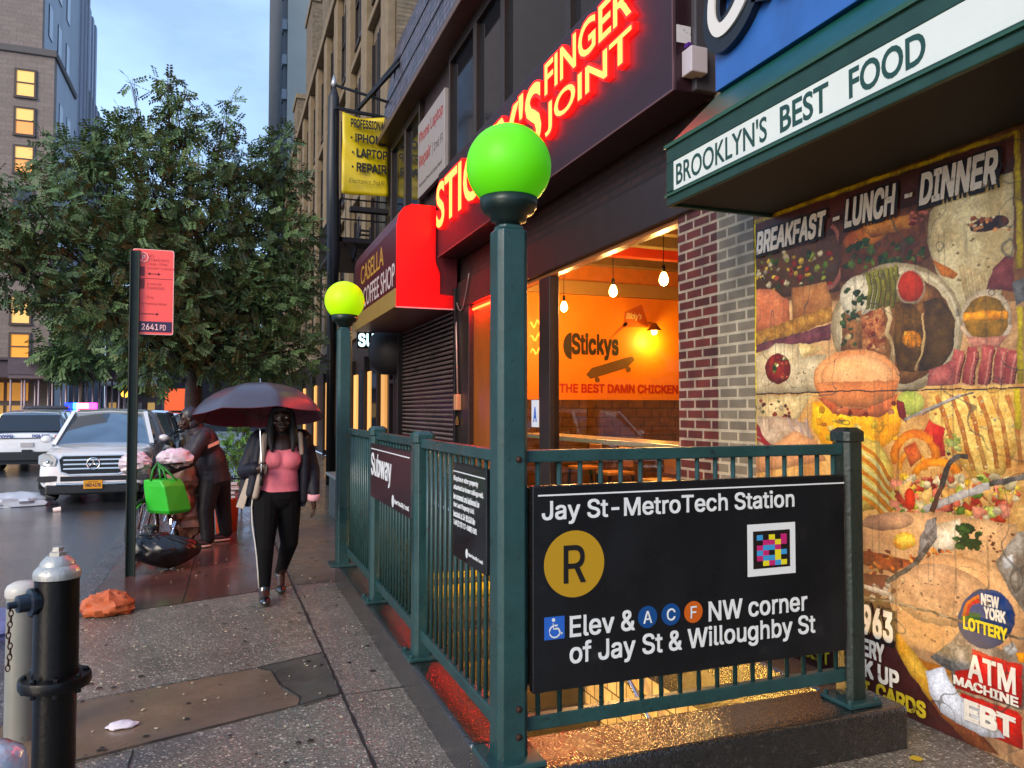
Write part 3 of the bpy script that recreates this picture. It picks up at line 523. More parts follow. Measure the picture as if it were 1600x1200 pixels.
POSTER = [([(120,84,50),(86,56,34)],5,[-50,3135,1914,3049,1891,2087,-63,2333],0),
([(196,160,112),(150,112,76)],4,[-62,2377,1892,2116,1881,1622,-75,1624],0),
([(206,168,104),(168,120,66)],5,[-73,1756,1883,1738,1864,929,-94,479],0),
([(176,138,100),(140,104,76)],5,[-91,655,1867,1044,1842,-19,-116,-873],0),
([(86,40,26),(66,34,22)],3,[-13,2893,1886,2899,1882,2729,-17,2628],0),
([(92,60,34),(70,48,30)],8,[-2,2700,772,2666,775,2322,-8,2370],0),
([(92,120,40),(60,88,30),(150,160,60),(40,66,26),(176,60,36),(196,96,60),(150,40,30),(214,196,150),(232,214,170),(226,180,50),(236,200,80)],0.0324,[25,2695,718,2561,714,2342,21,2445],70),
([(186,120,100),(150,80,66)],8,[703,2717,725,2697,744,2672,759,2643,771,2609,779,2574,782,2538,780,2503,773,2469,762,2439,746,2413,728,2393,708,2379,687,2372,667,2371,647,2376,624,2388,607,2366,636,2351,670,2344,702,2345,732,2356,757,2373,778,2397,795,2425,807,2458,814,2494,816,2532,813,2571,805,2609,792,2645,775,2679,753,2708,728,2731],0),
([(206,130,88),(186,106,70)],6,[-6,2449,190,2420,336,2324,345,2149,-11,2150],0),
([(176,124,74),(150,96,54)],6,[361,2403,663,2397,713,2273,690,2180,369,2176],0),
([(196,150,70),(146,100,44)],14,[-11,2150,702,2244,731,2156,-13,2040],0),
([(120,70,76),(84,44,50)],9,[-13,2062,710,2139,698,2045,-1,1974],0),
([(226,206,150),(190,160,100)],10,[0,2009,436,2047,655,1990,435,1946,-2,1921],0),
([(112,64,32),(74,40,22)],6,[773,2723,1352,2698,1392,2415,1265,2370,776,2379],0),
([(196,118,40),(160,80,30)],8,[1113,2598,1112,2582,1099,2566,1076,2553,1043,2544,1004,2539,961,2538,917,2543,876,2552,842,2565,818,2581,806,2598,807,2616,822,2632,848,2645,883,2654,924,2658,968,2658,1011,2653,1050,2643,1081,2630,1102,2615],0),
([(206,140,60),(160,90,34)],8,[943,2676,1311,2661,1286,2585,1010,2588],0),
([(96,122,44),(58,84,30),(44,62,24),(120,60,34)],0.0324,[811,2619,1363,2504,1360,2361,808,2457],60),
([(196,110,90),(120,40,30)],0.0288,[1271,2677,1390,2648,1388,2582,1270,2609],12),
([(214,200,156),(178,158,112)],5,[1397,2646,1504,2718,1777,2730,1846,2722,1837,2331,1763,2133,1560,2002,1421,2343,1378,2484],0),
([(140,116,74),(160,132,84)],0.0108,[1409,2644,1835,2539,1826,2125,1399,2182],26),
([(96,50,24),(50,26,14)],10,[1823,2502,1821,2492,1811,2483,1795,2476,1772,2470,1745,2468,1716,2468,1687,2472,1661,2478,1640,2487,1625,2497,1619,2508,1621,2519,1631,2529,1650,2536,1674,2541,1702,2543,1731,2542,1759,2538,1784,2532,1804,2523,1817,2513],0),
([(36,20,14),(60,34,20)],10,[1764,2503,1763,2496,1757,2489,1746,2484,1731,2481,1714,2479,1696,2480,1678,2482,1661,2486,1648,2492,1639,2499,1635,2506,1636,2513,1643,2520,1654,2525,1669,2528,1686,2530,1705,2529,1723,2527,1739,2522,1751,2516,1760,2510],0),
([(220,150,90),(150,80,40),(240,220,180)],0.018,[1624,2566,1819,2519,1818,2454,1623,2497],16),
([(204,124,40),(166,90,30)],8,[1403,2396,1477,2350,1552,2295,1523,2274,1450,2305],0),
([(136,74,70),(104,50,48)],8,[1735,2289,1793,2339,1836,2325,1833,2168,1700,2197],0),
([(206,184,134),(176,150,104)],10,[1553,2334,1591,2153,1618,2155,1581,2334],0),
([(206,184,134),(176,150,104)],10,[1591,2318,1622,2149,1649,2151,1619,2318],0),
([(206,184,134),(176,150,104)],10,[1629,2302,1653,2146,1679,2146,1656,2302],0),
([(206,184,134),(176,150,104)],10,[1666,2287,1682,2142,1709,2142,1692,2286],0),
([(176,160,124),(150,132,98)],7,[1581,2025,1564,1936,1519,1855,1447,1788,1351,1739,1238,1715,1114,1718,988,1750,873,1811,779,1897,719,2002,699,2114,723,2221,787,2313,884,2381,1002,2419,1128,2426,1252,2403,1365,2356,1458,2288,1527,2207,1568,2117],0),
([(214,200,164),(186,170,134)],7,[1557,2027,1541,1944,1498,1868,1430,1806,1341,1761,1234,1739,1118,1742,1002,1772,895,1829,809,1910,753,2006,735,2110,757,2210,816,2295,905,2358,1014,2394,1132,2401,1248,2380,1353,2336,1440,2274,1505,2198,1545,2114],0),
([(128,88,46),(88,56,28)],7,[1525,2024,1510,1948,1471,1879,1408,1822,1326,1782,1230,1762,1124,1766,1019,1794,923,1846,846,1918,797,2005,781,2098,800,2187,853,2264,933,2321,1030,2354,1137,2361,1242,2344,1338,2305,1418,2248,1477,2179,1514,2103],0),
([(214,206,180),(186,174,144)],9,[1062,2209,1041,2181,1011,2160,974,2147,932,2143,888,2149,847,2166,812,2191,786,2222,771,2258,769,2295,780,2329,803,2358,836,2379,875,2391,918,2392,961,2383,1000,2366,1033,2340,1057,2310,1070,2276,1072,2242],0),
([(56,74,34),(40,56,26)],0.0288,[805,2329,986,2302,984,2201,803,2224],9),
([(152,146,52),(112,108,40)],12,[957,2407,983,2310,962,2190,987,2185,1008,2307,982,2407],0),
([(92,88,34),(92,88,34)],8,[984,2396,1005,2307,984,2194,993,2192,1014,2305,993,2396],0),
([(152,146,52),(112,108,40)],12,[992,2406,1017,2305,997,2186,1021,2181,1042,2301,1017,2406],0),
([(92,88,34),(92,88,34)],8,[1018,2396,1039,2302,1018,2190,1027,2188,1048,2300,1027,2396],0),
([(152,146,52),(112,108,40)],12,[1026,2406,1051,2300,1031,2182,1055,2177,1075,2296,1051,2406],0),
([(92,88,34),(92,88,34)],8,[1052,2396,1072,2297,1052,2186,1061,2184,1081,2295,1061,2396],0),
([(152,146,52),(112,108,40)],12,[1060,2406,1084,2295,1064,2178,1088,2172,1108,2292,1084,2405],0),
([(92,88,34),(92,88,34)],8,[1085,2395,1105,2292,1085,2182,1094,2180,1114,2291,1094,2395],0),
([(152,146,52),(112,108,40)],12,[1093,2405,1117,2290,1097,2174,1121,2168,1141,2287,1117,2405],0),
([(92,88,34),(92,88,34)],8,[1118,2395,1137,2287,1118,2177,1126,2176,1146,2286,1127,2395],0),
([(152,146,52),(112,108,40)],12,[1126,2405,1149,2285,1130,2170,1153,2165,1173,2282,1149,2404],0),
([(92,88,34),(92,88,34)],8,[1150,2395,1169,2282,1150,2173,1159,2172,1178,2281,1159,2394],0),
([(152,146,52),(112,108,40)],12,[1158,2405,1181,2280,1162,2166,1185,2161,1204,2277,1181,2404],0),
([(92,88,34),(92,88,34)],8,[1182,2395,1201,2277,1182,2169,1190,2168,1209,2276,1191,2394],0),
([(206,186,150),(180,150,116)],6,[1358,2257,1354,2232,1343,2211,1325,2194,1303,2182,1278,2178,1252,2182,1226,2193,1203,2210,1186,2232,1175,2258,1172,2285,1176,2311,1188,2334,1206,2351,1229,2361,1255,2364,1282,2360,1307,2348,1328,2330,1345,2308,1355,2283],0),
([(188,62,26),(166,46,20)],4,[1346,2262,1343,2240,1333,2221,1318,2206,1299,2196,1277,2192,1254,2195,1231,2205,1212,2220,1197,2240,1187,2263,1184,2287,1188,2310,1199,2330,1214,2345,1234,2354,1257,2357,1280,2353,1302,2343,1320,2327,1335,2308,1344,2285],0),
([(156,110,64),(110,70,40)],12,[812,2147,933,2193,933,1944,768,1970],0),
([(190,132,80),(116,56,34)],14,[932,2163,1092,2194,1104,1932,933,1944],0),
([(196,150,100),(120,50,34),(150,84,50)],0.0216,[942,2170,1100,2151,1096,1947,938,1958],26),
([(46,66,30),(66,86,40),(196,170,120)],0.0288,[793,2206,909,2192,905,1971,788,1980],16),
([(220,196,150),(196,164,112)],9,[1095,2183,1119,2114,1091,2044,1142,1969,1122,1851,1152,1847,1171,1971,1121,2045,1149,2110,1124,2187],0),
([(112,78,26),(70,48,18)],8,[1162,2213,1281,2177,1354,2088,1343,1939,1301,1824,1179,1830,1149,2006,1168,2091],0),
([(214,134,20),(150,90,20)],20,[1337,1989,1334,1976,1326,1965,1314,1956,1299,1950,1281,1947,1263,1949,1245,1954,1230,1962,1218,1974,1210,1987,1208,2000,1211,2014,1219,2025,1231,2035,1247,2040,1265,2043,1283,2041,1301,2035,1316,2027,1327,2015,1334,2003],0),
([(250,190,60),(240,150,30)],0.0144,[1225,2050,1338,2039,1336,1956,1223,1965],10),
([(84,60,26),(54,38,18)],6,[1341,2189,1455,2194,1533,2068,1522,1909,1417,1819,1309,1824,1351,1955,1362,2087],0),
([(214,180,120),(214,180,120)],8,[1334,2123,1347,2022,1329,1924,1288,1833,1299,1829,1341,1921,1359,2021,1345,2123],0),
([(226,214,180),(196,180,146)],9,[1375,2306,1413,2278,1447,2247,1476,2214,1500,2179,1518,2142,1531,2105,1539,2067,1541,2029,1537,1992,1528,1955,1513,1921,1493,1888,1468,1858,1438,1831,1403,1807,1364,1787,1374,1772,1414,1793,1451,1818,1482,1847,1509,1879,1530,1913,1545,1950,1555,1988,1558,2027,1556,2067,1548,2107,1535,2146,1515,2185,1490,2222,1460,2257,1425,2289,1386,2318],0),
([(196,180,150),(160,140,112)],6,[1824,2042,1818,2004,1803,1970,1779,1943,1748,1924,1712,1915,1675,1918,1639,1933,1607,1957,1582,1990,1566,2030,1561,2071,1568,2111,1585,2147,1611,2174,1645,2192,1681,2198,1719,2192,1754,2176,1783,2151,1806,2118,1820,2081],0),
([(160,116,36),(112,84,26)],10,[1808,2038,1803,2006,1790,1978,1769,1956,1741,1940,1710,1934,1678,1936,1646,1948,1618,1969,1596,1996,1583,2029,1578,2063,1584,2096,1599,2125,1622,2148,1651,2162,1683,2167,1716,2163,1746,2149,1772,2128,1792,2101,1805,2070],0),
([(232,160,36),(190,116,26)],30,[1579,2101,1809,2085,1812,2043,1575,2057],0),
([(226,206,176),(200,170,140)],8,[1807,2016,1802,2002,1794,1989,1784,1979,1770,1969,1754,1962,1735,1957,1715,1955,1695,1955,1674,1958,1653,1964,1634,1973,1617,1983,1603,1995,1591,2009,1583,2024,1579,2040,1559,2036,1564,2018,1574,2000,1588,1983,1605,1969,1625,1956,1647,1947,1671,1940,1694,1937,1718,1936,1740,1939,1761,1945,1780,1953,1796,1965,1810,1978,1819,1993,1825,2009],0),
([(196,140,116),(160,104,84)],6,[1587,1974,1797,1967,1758,1917,1627,1920],0),
([(184,98,88),(150,66,62)],8,[1521,1927,1481,1756,1541,1744,1580,1913],0),
([(214,140,124),(214,140,124)],8,[1556,1898,1520,1751,1531,1749,1566,1896],0),
([(90,34,34),(90,34,34)],8,[1578,1897,1543,1750,1551,1748,1586,1895],0),
([(184,98,88),(150,66,62)],8,[1599,1933,1560,1753,1617,1742,1655,1920],0),
([(214,140,124),(214,140,124)],8,[1632,1905,1598,1748,1608,1746,1642,1903],0),
([(90,34,34),(90,34,34)],8,[1653,1904,1619,1747,1627,1746,1661,1902],0),
([(184,98,88),(150,66,62)],8,[1680,1939,1642,1750,1698,1740,1734,1926],0),
([(214,140,124),(214,140,124)],8,[1712,1912,1678,1746,1688,1744,1721,1910],0),
([(90,34,34),(90,34,34)],8,[1732,1910,1699,1745,1707,1743,1740,1908],0),
([(184,98,88),(150,66,62)],8,[1751,1921,1715,1748,1768,1738,1803,1909],0),
([(214,140,124),(214,140,124)],8,[1782,1895,1750,1743,1759,1742,1791,1892],0),
([(90,34,34),(90,34,34)],8,[1801,1893,1770,1743,1777,1741,1809,1891],0),
([(184,98,88),(150,66,62)],8,[1807,1906,1772,1747,1824,1736,1858,1893],0),
([(214,140,124),(214,140,124)],8,[1837,1879,1806,1742,1815,1740,1846,1877],0),
([(90,34,34),(90,34,34)],8,[1856,1877,1825,1741,1833,1739,1863,1876],0),
([(176,104,94),(140,70,66)],8,[1380,1827,1539,1876,1511,1744,1362,1742],0),
([(216,202,166),(184,166,128)],5,[-14,1974,209,2062,413,2037,446,1945,655,1963,661,1731,-18,1729],0),
([(150,130,96),(110,90,66)],0.009,[287,1972,644,1948,641,1778,284,1789],26),
([(150,46,30),(96,26,18)],8,[346,1886,341,1858,326,1833,303,1813,274,1799,240,1792,205,1793,171,1802,141,1819,117,1842,102,1869,97,1898,103,1927,119,1953,143,1974,174,1987,209,1993,244,1991,277,1980,306,1963,328,1940,342,1914],0),
([(92,120,40),(60,88,30),(150,160,60),(40,66,26),(176,60,36),(196,96,60),(150,40,30),(230,214,170),(226,120,60)],0.0252,[131,1982,330,1969,327,1821,129,1828],16),
([(206,186,140),(166,146,100)],8,[-18,1720,532,1718,369,1509,-24,1405],0),
([(96,40,26),(60,46,26),(150,60,40),(74,84,36),(216,196,150)],0.0288,[8,1685,360,1681,358,1558,6,1554],24),
([(196,176,150),(160,136,112)],9,[495,1536,564,1388,-25,1309,-21,1580,311,1574],0),
([(150,44,50),(150,44,50)],8,[-34,1550,96,1363,120,1371,-9,1557],0),
([(150,44,50),(150,44,50)],8,[-33,1509,149,1356,169,1367,-11,1520],0),
([(150,44,50),(150,44,50)],8,[-31,1468,201,1349,217,1362,-14,1482],0),
([(150,44,50),(150,44,50)],8,[-30,1428,252,1342,264,1357,-17,1444],0),
([(186,160,150),(186,160,150)],8,[300,1557,460,1379,479,1389,321,1566],0),
([(186,160,150),(186,160,150)],8,[382,1559,488,1382,508,1389,404,1566],0),
([(186,160,150),(186,160,150)],8,[462,1562,515,1384,536,1389,484,1565],0),
([(206,156,110),(180,126,84)],5,[216,1414,368,1493,570,1428,643,1315,-14,1188,-25,1309],0),
([(236,190,44),(226,150,26)],7,[531,1671,1168,1692,1208,1623,1181,1499,1076,1412,644,1369,528,1513],0),
([(244,206,60),(232,166,30),(214,140,40),(248,222,120)],0.036,[574,1639,1167,1637,1163,1450,570,1428],26),
([(150,70,40),(196,110,66)],10,[586,1694,1176,1706,1132,1623,1044,1580,897,1587,700,1600],0),
([(176,84,54),(214,140,96),(130,50,30)],0.0252,[701,1661,1150,1658,1149,1588,700,1585],14),
([(224,160,104),(206,134,80)],3,[1195,1788,1182,1744,1148,1703,1092,1669,1020,1645,934,1632,842,1632,751,1646,668,1674,601,1713,559,1761,544,1813,561,1863,605,1907,673,1942,757,1963,849,1970,941,1963,1026,1944,1097,1914,1151,1876,1184,1833],0),
([(232,172,118),(220,154,98)],3,[1145,1804,1134,1771,1105,1741,1059,1716,998,1699,928,1690,852,1691,777,1702,709,1724,656,1753,621,1788,610,1826,623,1862,658,1895,713,1920,781,1935,857,1940,932,1935,1003,1921,1063,1898,1108,1870,1136,1837],0),
([(206,138,86),(190,116,66)],4,[555,1789,1186,1781,1151,1692,991,1637,752,1646,597,1701],0),
([(140,80,46)],0.0054,[654,1924,1129,1895,1126,1728,651,1739],14),
([(186,190,96),(150,160,70)],9,[1345,1656,1341,1637,1331,1620,1314,1606,1293,1595,1269,1590,1244,1590,1219,1595,1198,1605,1181,1620,1170,1638,1167,1657,1171,1677,1182,1695,1200,1709,1222,1719,1247,1724,1272,1723,1296,1717,1316,1707,1332,1692,1342,1675],0),
([(120,40,36),(120,40,36)],8,[1167,1675,1217,1664,1231,1555,1182,1582],0),
([(222,192,112),(196,150,70)],12,[1369,1715,1841,1722,1841,1447,1764,1319,1613,1276,1461,1430,1374,1573],0),
([(186,106,42),(214,160,84)],18,[1401,1690,1458,1555,1532,1310,1557,1318,1484,1562,1428,1699],0),
([(186,106,42),(214,160,84)],18,[1483,1689,1537,1556,1598,1321,1623,1329,1563,1563,1508,1697],0),
([(186,106,42),(214,160,84)],18,[1561,1688,1613,1558,1662,1333,1686,1339,1638,1564,1586,1696],0),
([(186,106,42),(214,160,84)],18,[1637,1686,1687,1559,1724,1344,1748,1349,1711,1565,1661,1694],0),
([(186,106,42),(214,160,84)],18,[1710,1685,1758,1560,1784,1354,1807,1359,1781,1566,1733,1693],0),
([(186,106,42),(214,160,84)],18,[1780,1684,1826,1562,1843,1365,1865,1368,1848,1566,1802,1692],0),
([(240,220,160),(170,110,50),(236,206,130)],0.0108,[1392,1705,1831,1696,1823,1344,1384,1312],46),
([(206,70,40),(170,50,30)],6,[1374,1573,1454,1462,1460,1391,1400,1375,1326,1490],0),
([(204,196,108),(176,140,60)],6,[895,1469,1041,1446,1143,1311,1147,1105,886,1038],0),
([(214,140,40),(196,116,30)],9,[895,1417,1012,1359,1113,1227,1135,1240,1032,1374,912,1435],0),
([(214,140,40),(196,116,30)],9,[894,1343,1011,1288,1112,1171,1134,1185,1031,1304,910,1362],0),
([(214,140,40),(196,116,30)],9,[892,1270,1009,1216,1112,1115,1132,1130,1029,1233,909,1290],0),
([(214,140,40),(196,116,30)],9,[891,1197,1008,1145,1111,1059,1131,1075,1027,1162,908,1217],0),
([(214,140,40),(196,116,30)],9,[890,1124,1007,1074,1110,1003,1129,1020,1025,1092,906,1144],0),
([(228,220,150),(228,220,150)],8,[897,1383,1005,1326,1108,1208,1123,1217,1019,1336,909,1396],0),
([(228,220,150),(228,220,150)],8,[896,1310,1004,1254,1107,1152,1121,1161,1017,1265,907,1323],0),
([(228,220,150),(228,220,150)],8,[894,1237,1003,1183,1106,1096,1120,1106,1016,1194,906,1250],0),
([(228,220,150),(228,220,150)],8,[893,1164,1002,1111,1106,1040,1118,1051,1014,1123,904,1177],0),
([(228,140,30),(206,110,24)],12,[1189,1341,1183,1366,1183,1388,1190,1410,1203,1430,1220,1447,1240,1460,1263,1469,1286,1472,1309,1470,1331,1464,1350,1452,1365,1437,1376,1419,1381,1398,1381,1377,1374,1353,1425,1347,1433,1375,1433,1407,1426,1437,1410,1464,1387,1487,1358,1505,1324,1516,1287,1519,1249,1514,1213,1501,1181,1481,1154,1455,1135,1424,1125,1391,1124,1357,1131,1327],0),
([(240,170,60),(214,130,30)],12,[1197,1297,1199,1315,1203,1331,1210,1346,1219,1359,1230,1369,1241,1377,1253,1382,1264,1384,1276,1383,1287,1380,1297,1373,1307,1364,1315,1353,1321,1339,1325,1324,1326,1307,1357,1311,1356,1329,1351,1348,1344,1366,1333,1381,1319,1394,1303,1404,1285,1409,1265,1411,1245,1407,1225,1400,1208,1388,1193,1373,1181,1356,1172,1337,1166,1316,1164,1297],0),
([(234,150,34),(206,116,26)],12,[1307,1279,1309,1290,1315,1299,1325,1308,1340,1317,1358,1325,1380,1331,1402,1334,1425,1335,1446,1333,1465,1329,1480,1322,1491,1315,1497,1308,1500,1301,1499,1294,1494,1283,1537,1272,1544,1289,1545,1310,1539,1329,1526,1345,1507,1358,1485,1368,1459,1374,1431,1377,1402,1376,1372,1372,1344,1365,1317,1354,1293,1339,1274,1322,1261,1301,1256,1283],0),
([(176,74,30),(206,110,50)],9,[1212,1418,1286,1455,1323,1374,1251,1319],0),
([(214,60,40),(190,40,30)],6,[1385,1557,1463,1533,1439,1422,1394,1459],0),
([(150,160,70),(96,60,40),(186,190,110)],0.0288,[1470,1494,1548,1497,1546,1402,1467,1398],10),
([(92,120,40),(176,190,70),(206,214,110),(176,60,36),(196,96,60),(150,40,30),(214,196,150),(232,214,170),(226,180,50),(236,200,80),(232,150,120),(226,120,90)],0.0432,[1142,1259,1825,1315,1821,1119,1137,1028],180),
([(232,190,120),(214,160,80)],12,[1158,1209,1257,1252,1230,1115],0),
([(232,190,120),(214,160,80)],12,[1288,1175,1382,1230,1357,1129],0),
([(232,190,120),(214,160,80)],12,[1412,1233,1500,1209,1476,1143],0),
([(232,190,120),(214,160,80)],12,[1528,1199,1613,1282,1589,1156],0),
([(232,190,120),(214,160,80)],12,[1639,1254,1718,1261,1696,1169],0),
([(232,190,120),(214,160,80)],12,[1743,1222,1818,1241,1798,1180],0),
([(206,60,24),(176,40,18)],6,[1279,1154,1278,1137,1273,1120,1266,1107,1257,1096,1247,1090,1237,1089,1227,1093,1218,1101,1212,1113,1207,1129,1206,1146,1208,1163,1213,1179,1220,1193,1229,1204,1239,1209,1250,1210,1259,1206,1268,1198,1274,1186,1278,1170],0),
([(206,166,120),(180,138,96)],4,[909,987,1069,1054,1432,1106,1826,1096,1812,1007,1766,881,1602,804,1272,819,903,679],0),
([(150,112,90),(186,146,110)],5,[1265,1045,1259,1030,1239,1014,1208,998,1167,982,1119,969,1067,958,1016,952,970,951,933,954,909,962,900,975,907,991,929,1008,965,1025,1010,1041,1060,1054,1112,1064,1161,1069,1203,1069,1236,1065,1257,1056],0),
([(120,66,40),(150,90,60)],0.0108,[1608,1091,1815,1118,1810,919,1604,881],22),
([(232,220,196),(200,176,140)],9,[1400,1037,1539,1088,1572,968,1427,887,1353,932],0),
([(150,74,34),(96,44,24)],12,[920,826,1232,832,1388,828,1533,790,1460,721,1190,736,918,747],0),
([(206,110,40),(120,44,26),(226,150,60),(90,34,24)],0.0252,[952,832,1536,931,1533,790,949,670],46),
([(230,150,44),(210,190,80)],12,[1275,936,1272,923,1263,909,1249,897,1231,887,1211,879,1190,876,1170,876,1152,881,1138,889,1129,900,1126,913,1130,927,1139,941,1153,953,1172,963,1192,970,1213,973,1233,973,1251,968,1264,960,1272,949],0),
([(40,74,26),(30,56,22),(66,104,40)],0.0288,[1510,1052,1642,1071,1639,948,1508,926],40),
([(110,50,44),(84,38,34)],6,[903,697,1097,718,1129,621,900,534],0),
([(206,164,118),(180,136,94)],4,[1868,631,1836,552,1778,476,1696,408,1594,352,1478,314,1357,298,1240,308,1140,344,1067,406,1030,488,1035,581,1081,676,1162,763,1268,832,1387,880,1509,903,1622,901,1720,877,1796,834,1847,776,1871,707],0),
([(196,158,120),(166,128,94)],9,[1693,698,1673,655,1633,614,1576,578,1504,550,1424,531,1340,525,1260,532,1191,552,1140,585,1112,627,1112,675,1138,723,1188,768,1257,805,1337,830,1421,843,1502,843,1574,831,1632,809,1672,777,1693,739],0),
([(232,206,160),(150,100,70),(120,84,60)],0.0108,[1147,711,1734,831,1726,518,1140,351],70),
([(214,150,60),(196,120,40)],9,[1595,381,1548,363,1501,348,1453,337,1405,330,1357,327,1312,329,1268,335,1227,346,1190,361,1157,381,1129,405,1107,432,1090,462,1080,496,1076,531,1078,570,1025,559,1023,517,1028,476,1040,437,1059,401,1085,370,1117,344,1155,322,1197,305,1242,293,1291,287,1342,286,1393,289,1446,297,1498,310,1549,326,1598,346],0),
([(70,34,30),(56,28,26)],3,[680,540,1103,598,1141,385,1298,167,1516,24,1713,-75,-116,-873,-95,370],0),
([(206,146,46),(226,176,70)],9,[1117,464,1191,399,1339,278,1442,215,1343,130,1220,240,1131,349],0),
([(150,90,50),(110,60,40)],8,[1343,130,1442,209,1587,112,1715,13,1584,-11,1409,77],0),
([(196,186,176),(90,40,36),(150,120,110)],0.0288,[903,661,1139,709,1136,589,900,534],12),
([(214,206,196),(150,140,130)],9,[925,640,1112,638,1103,609,925,612],0),
([(150,140,130),(96,84,74)],12,[1454,440,1527,539,1848,496,1843,265,1479,253],0),
([(196,44,34),(176,34,30)],4,[1594,462,1839,464,1834,274,1493,245,1487,325,1579,366],0),
([(200,46,34),(180,36,28)],4,[1521,242,1813,249,1833,228,1830,84,1586,81,1519,148],0),
([(206,180,150),(150,120,90)],9,[1497,233,1831,249,1836,264,1503,250],0),
([(34,66,118),(26,52,100)],3,[1802,642,1788,601,1765,563,1734,529,1696,503,1655,486,1614,481,1577,488,1546,507,1524,536,1514,574,1517,616,1532,660,1559,700,1593,734,1633,759,1674,773,1714,775,1749,766,1777,746,1796,717,1804,681],0),
([(40,96,50),(30,76,40)],5,[1536,625,1632,649,1631,606,1528,586],0),
([(224,120,30),(224,120,30)],8,[1552,616,1552,625,1554,633,1556,641,1559,649,1562,657,1567,664,1571,672,1577,679,1583,685,1589,691,1596,697,1603,702,1611,706,1618,709,1626,712,1634,715,1633,730,1624,727,1615,724,1606,719,1597,714,1588,708,1580,701,1572,694,1565,686,1558,678,1552,669,1547,660,1542,650,1539,641,1536,631,1535,622,1534,613],0),
([(200,40,30),(200,40,30)],8,[1569,621,1569,627,1570,634,1572,640,1574,647,1577,653,1581,659,1585,665,1589,671,1594,676,1599,681,1604,685,1610,689,1615,692,1621,695,1627,697,1634,699,1633,714,1626,712,1618,709,1610,706,1603,701,1596,696,1589,691,1582,685,1576,678,1571,671,1566,664,1562,656,1558,648,1556,640,1554,632,1552,624,1552,617],0),
([(60,44,36),(60,44,36)],8,[-18,1724,703,1726,1877,1718,1877,1724,702,1734,-18,1734],0),
([(96,84,76),(150,140,130)],12,[1331,1592,1483,1657,1624,1705,1620,1714,1478,1666,1326,1601],0),
([(150,140,124),(200,190,180)],12,[1219,1562,1355,1617,1555,1686,1550,1698,1349,1629,1212,1574],0),
([(206,202,196),(170,164,158)],14,[1333,1088,1477,1151,1702,1249,1689,1281,1463,1185,1318,1123],0),
([(120,112,104),(70,64,60)],14,[1698,1258,1870,1306,1865,1331,1693,1284],0),
([(60,52,44),(96,90,82)],14,[1450,1225,1495,1341,1545,1383,1585,1378,1590,1406,1534,1408,1467,1354,1419,1231],0),
([(96,60,44),(50,34,28)],12,[1389,1096,1448,1232,1421,1238,1361,1102],0),
([(156,150,144),(80,72,66)],20,[1348,1056,1401,1076,1407,973,1352,899,1281,861,1299,950],0),
([(130,122,114),(60,54,48)],14,[1093,670,1284,810,1374,927,1347,940,1260,828,1072,691],0),
([(150,138,122),(70,56,46)],14,[899,556,1100,574,1304,582,1526,579,1849,576,1852,588,1530,592,1309,596,1104,588,902,571],0),
([(150,146,140),(80,76,70)],16,[1348,358,1454,453,1560,471,1592,370,1487,325,1422,330],0),
([(120,104,88),(170,160,146)],14,[1719,902,1826,1067,1862,1072,1853,697,1795,770],0),
([(220,218,214),(220,218,214)],8,[1755,932,1799,958,1810,907,1766,881],0),
([(200,200,198),(150,150,150)],9,[1745,518,1802,551,1819,521,1776,485],0),
([(230,150,30),(230,150,30)],8,[1807,512,1849,524,1848,478,1818,469],0),
([(222,224,230),(206,208,216)],3,[1315,270,1430,335,1458,277,1520,217,1622,192,1754,100,1626,67,1517,80,1410,96,1344,163],0),
([(120,120,118),(80,80,78)],9,[1828,2213,1889,2227,1886,2117,1844,2099],0),
([(206,178,30),(150,120,26)],12,[-4,2894,731,2901,1877,2887,1871,2908,720,2929,-20,2927],0),
([(206,182,34),(160,134,26)],12,[1853,2904,1850,2269,1881,2264,1883,2895],0),
([(196,176,30),(150,130,30)],12,[1848,2092,1846,1739,1873,1739,1875,2089],0),
([(236,210,30),(206,180,30)],12,[1827,1716,1829,1534,1856,1536,1854,1716],0),
([(206,190,50),(180,160,40)],12,[-10,2901,-22,1361,1,1363,13,2896],0),
]
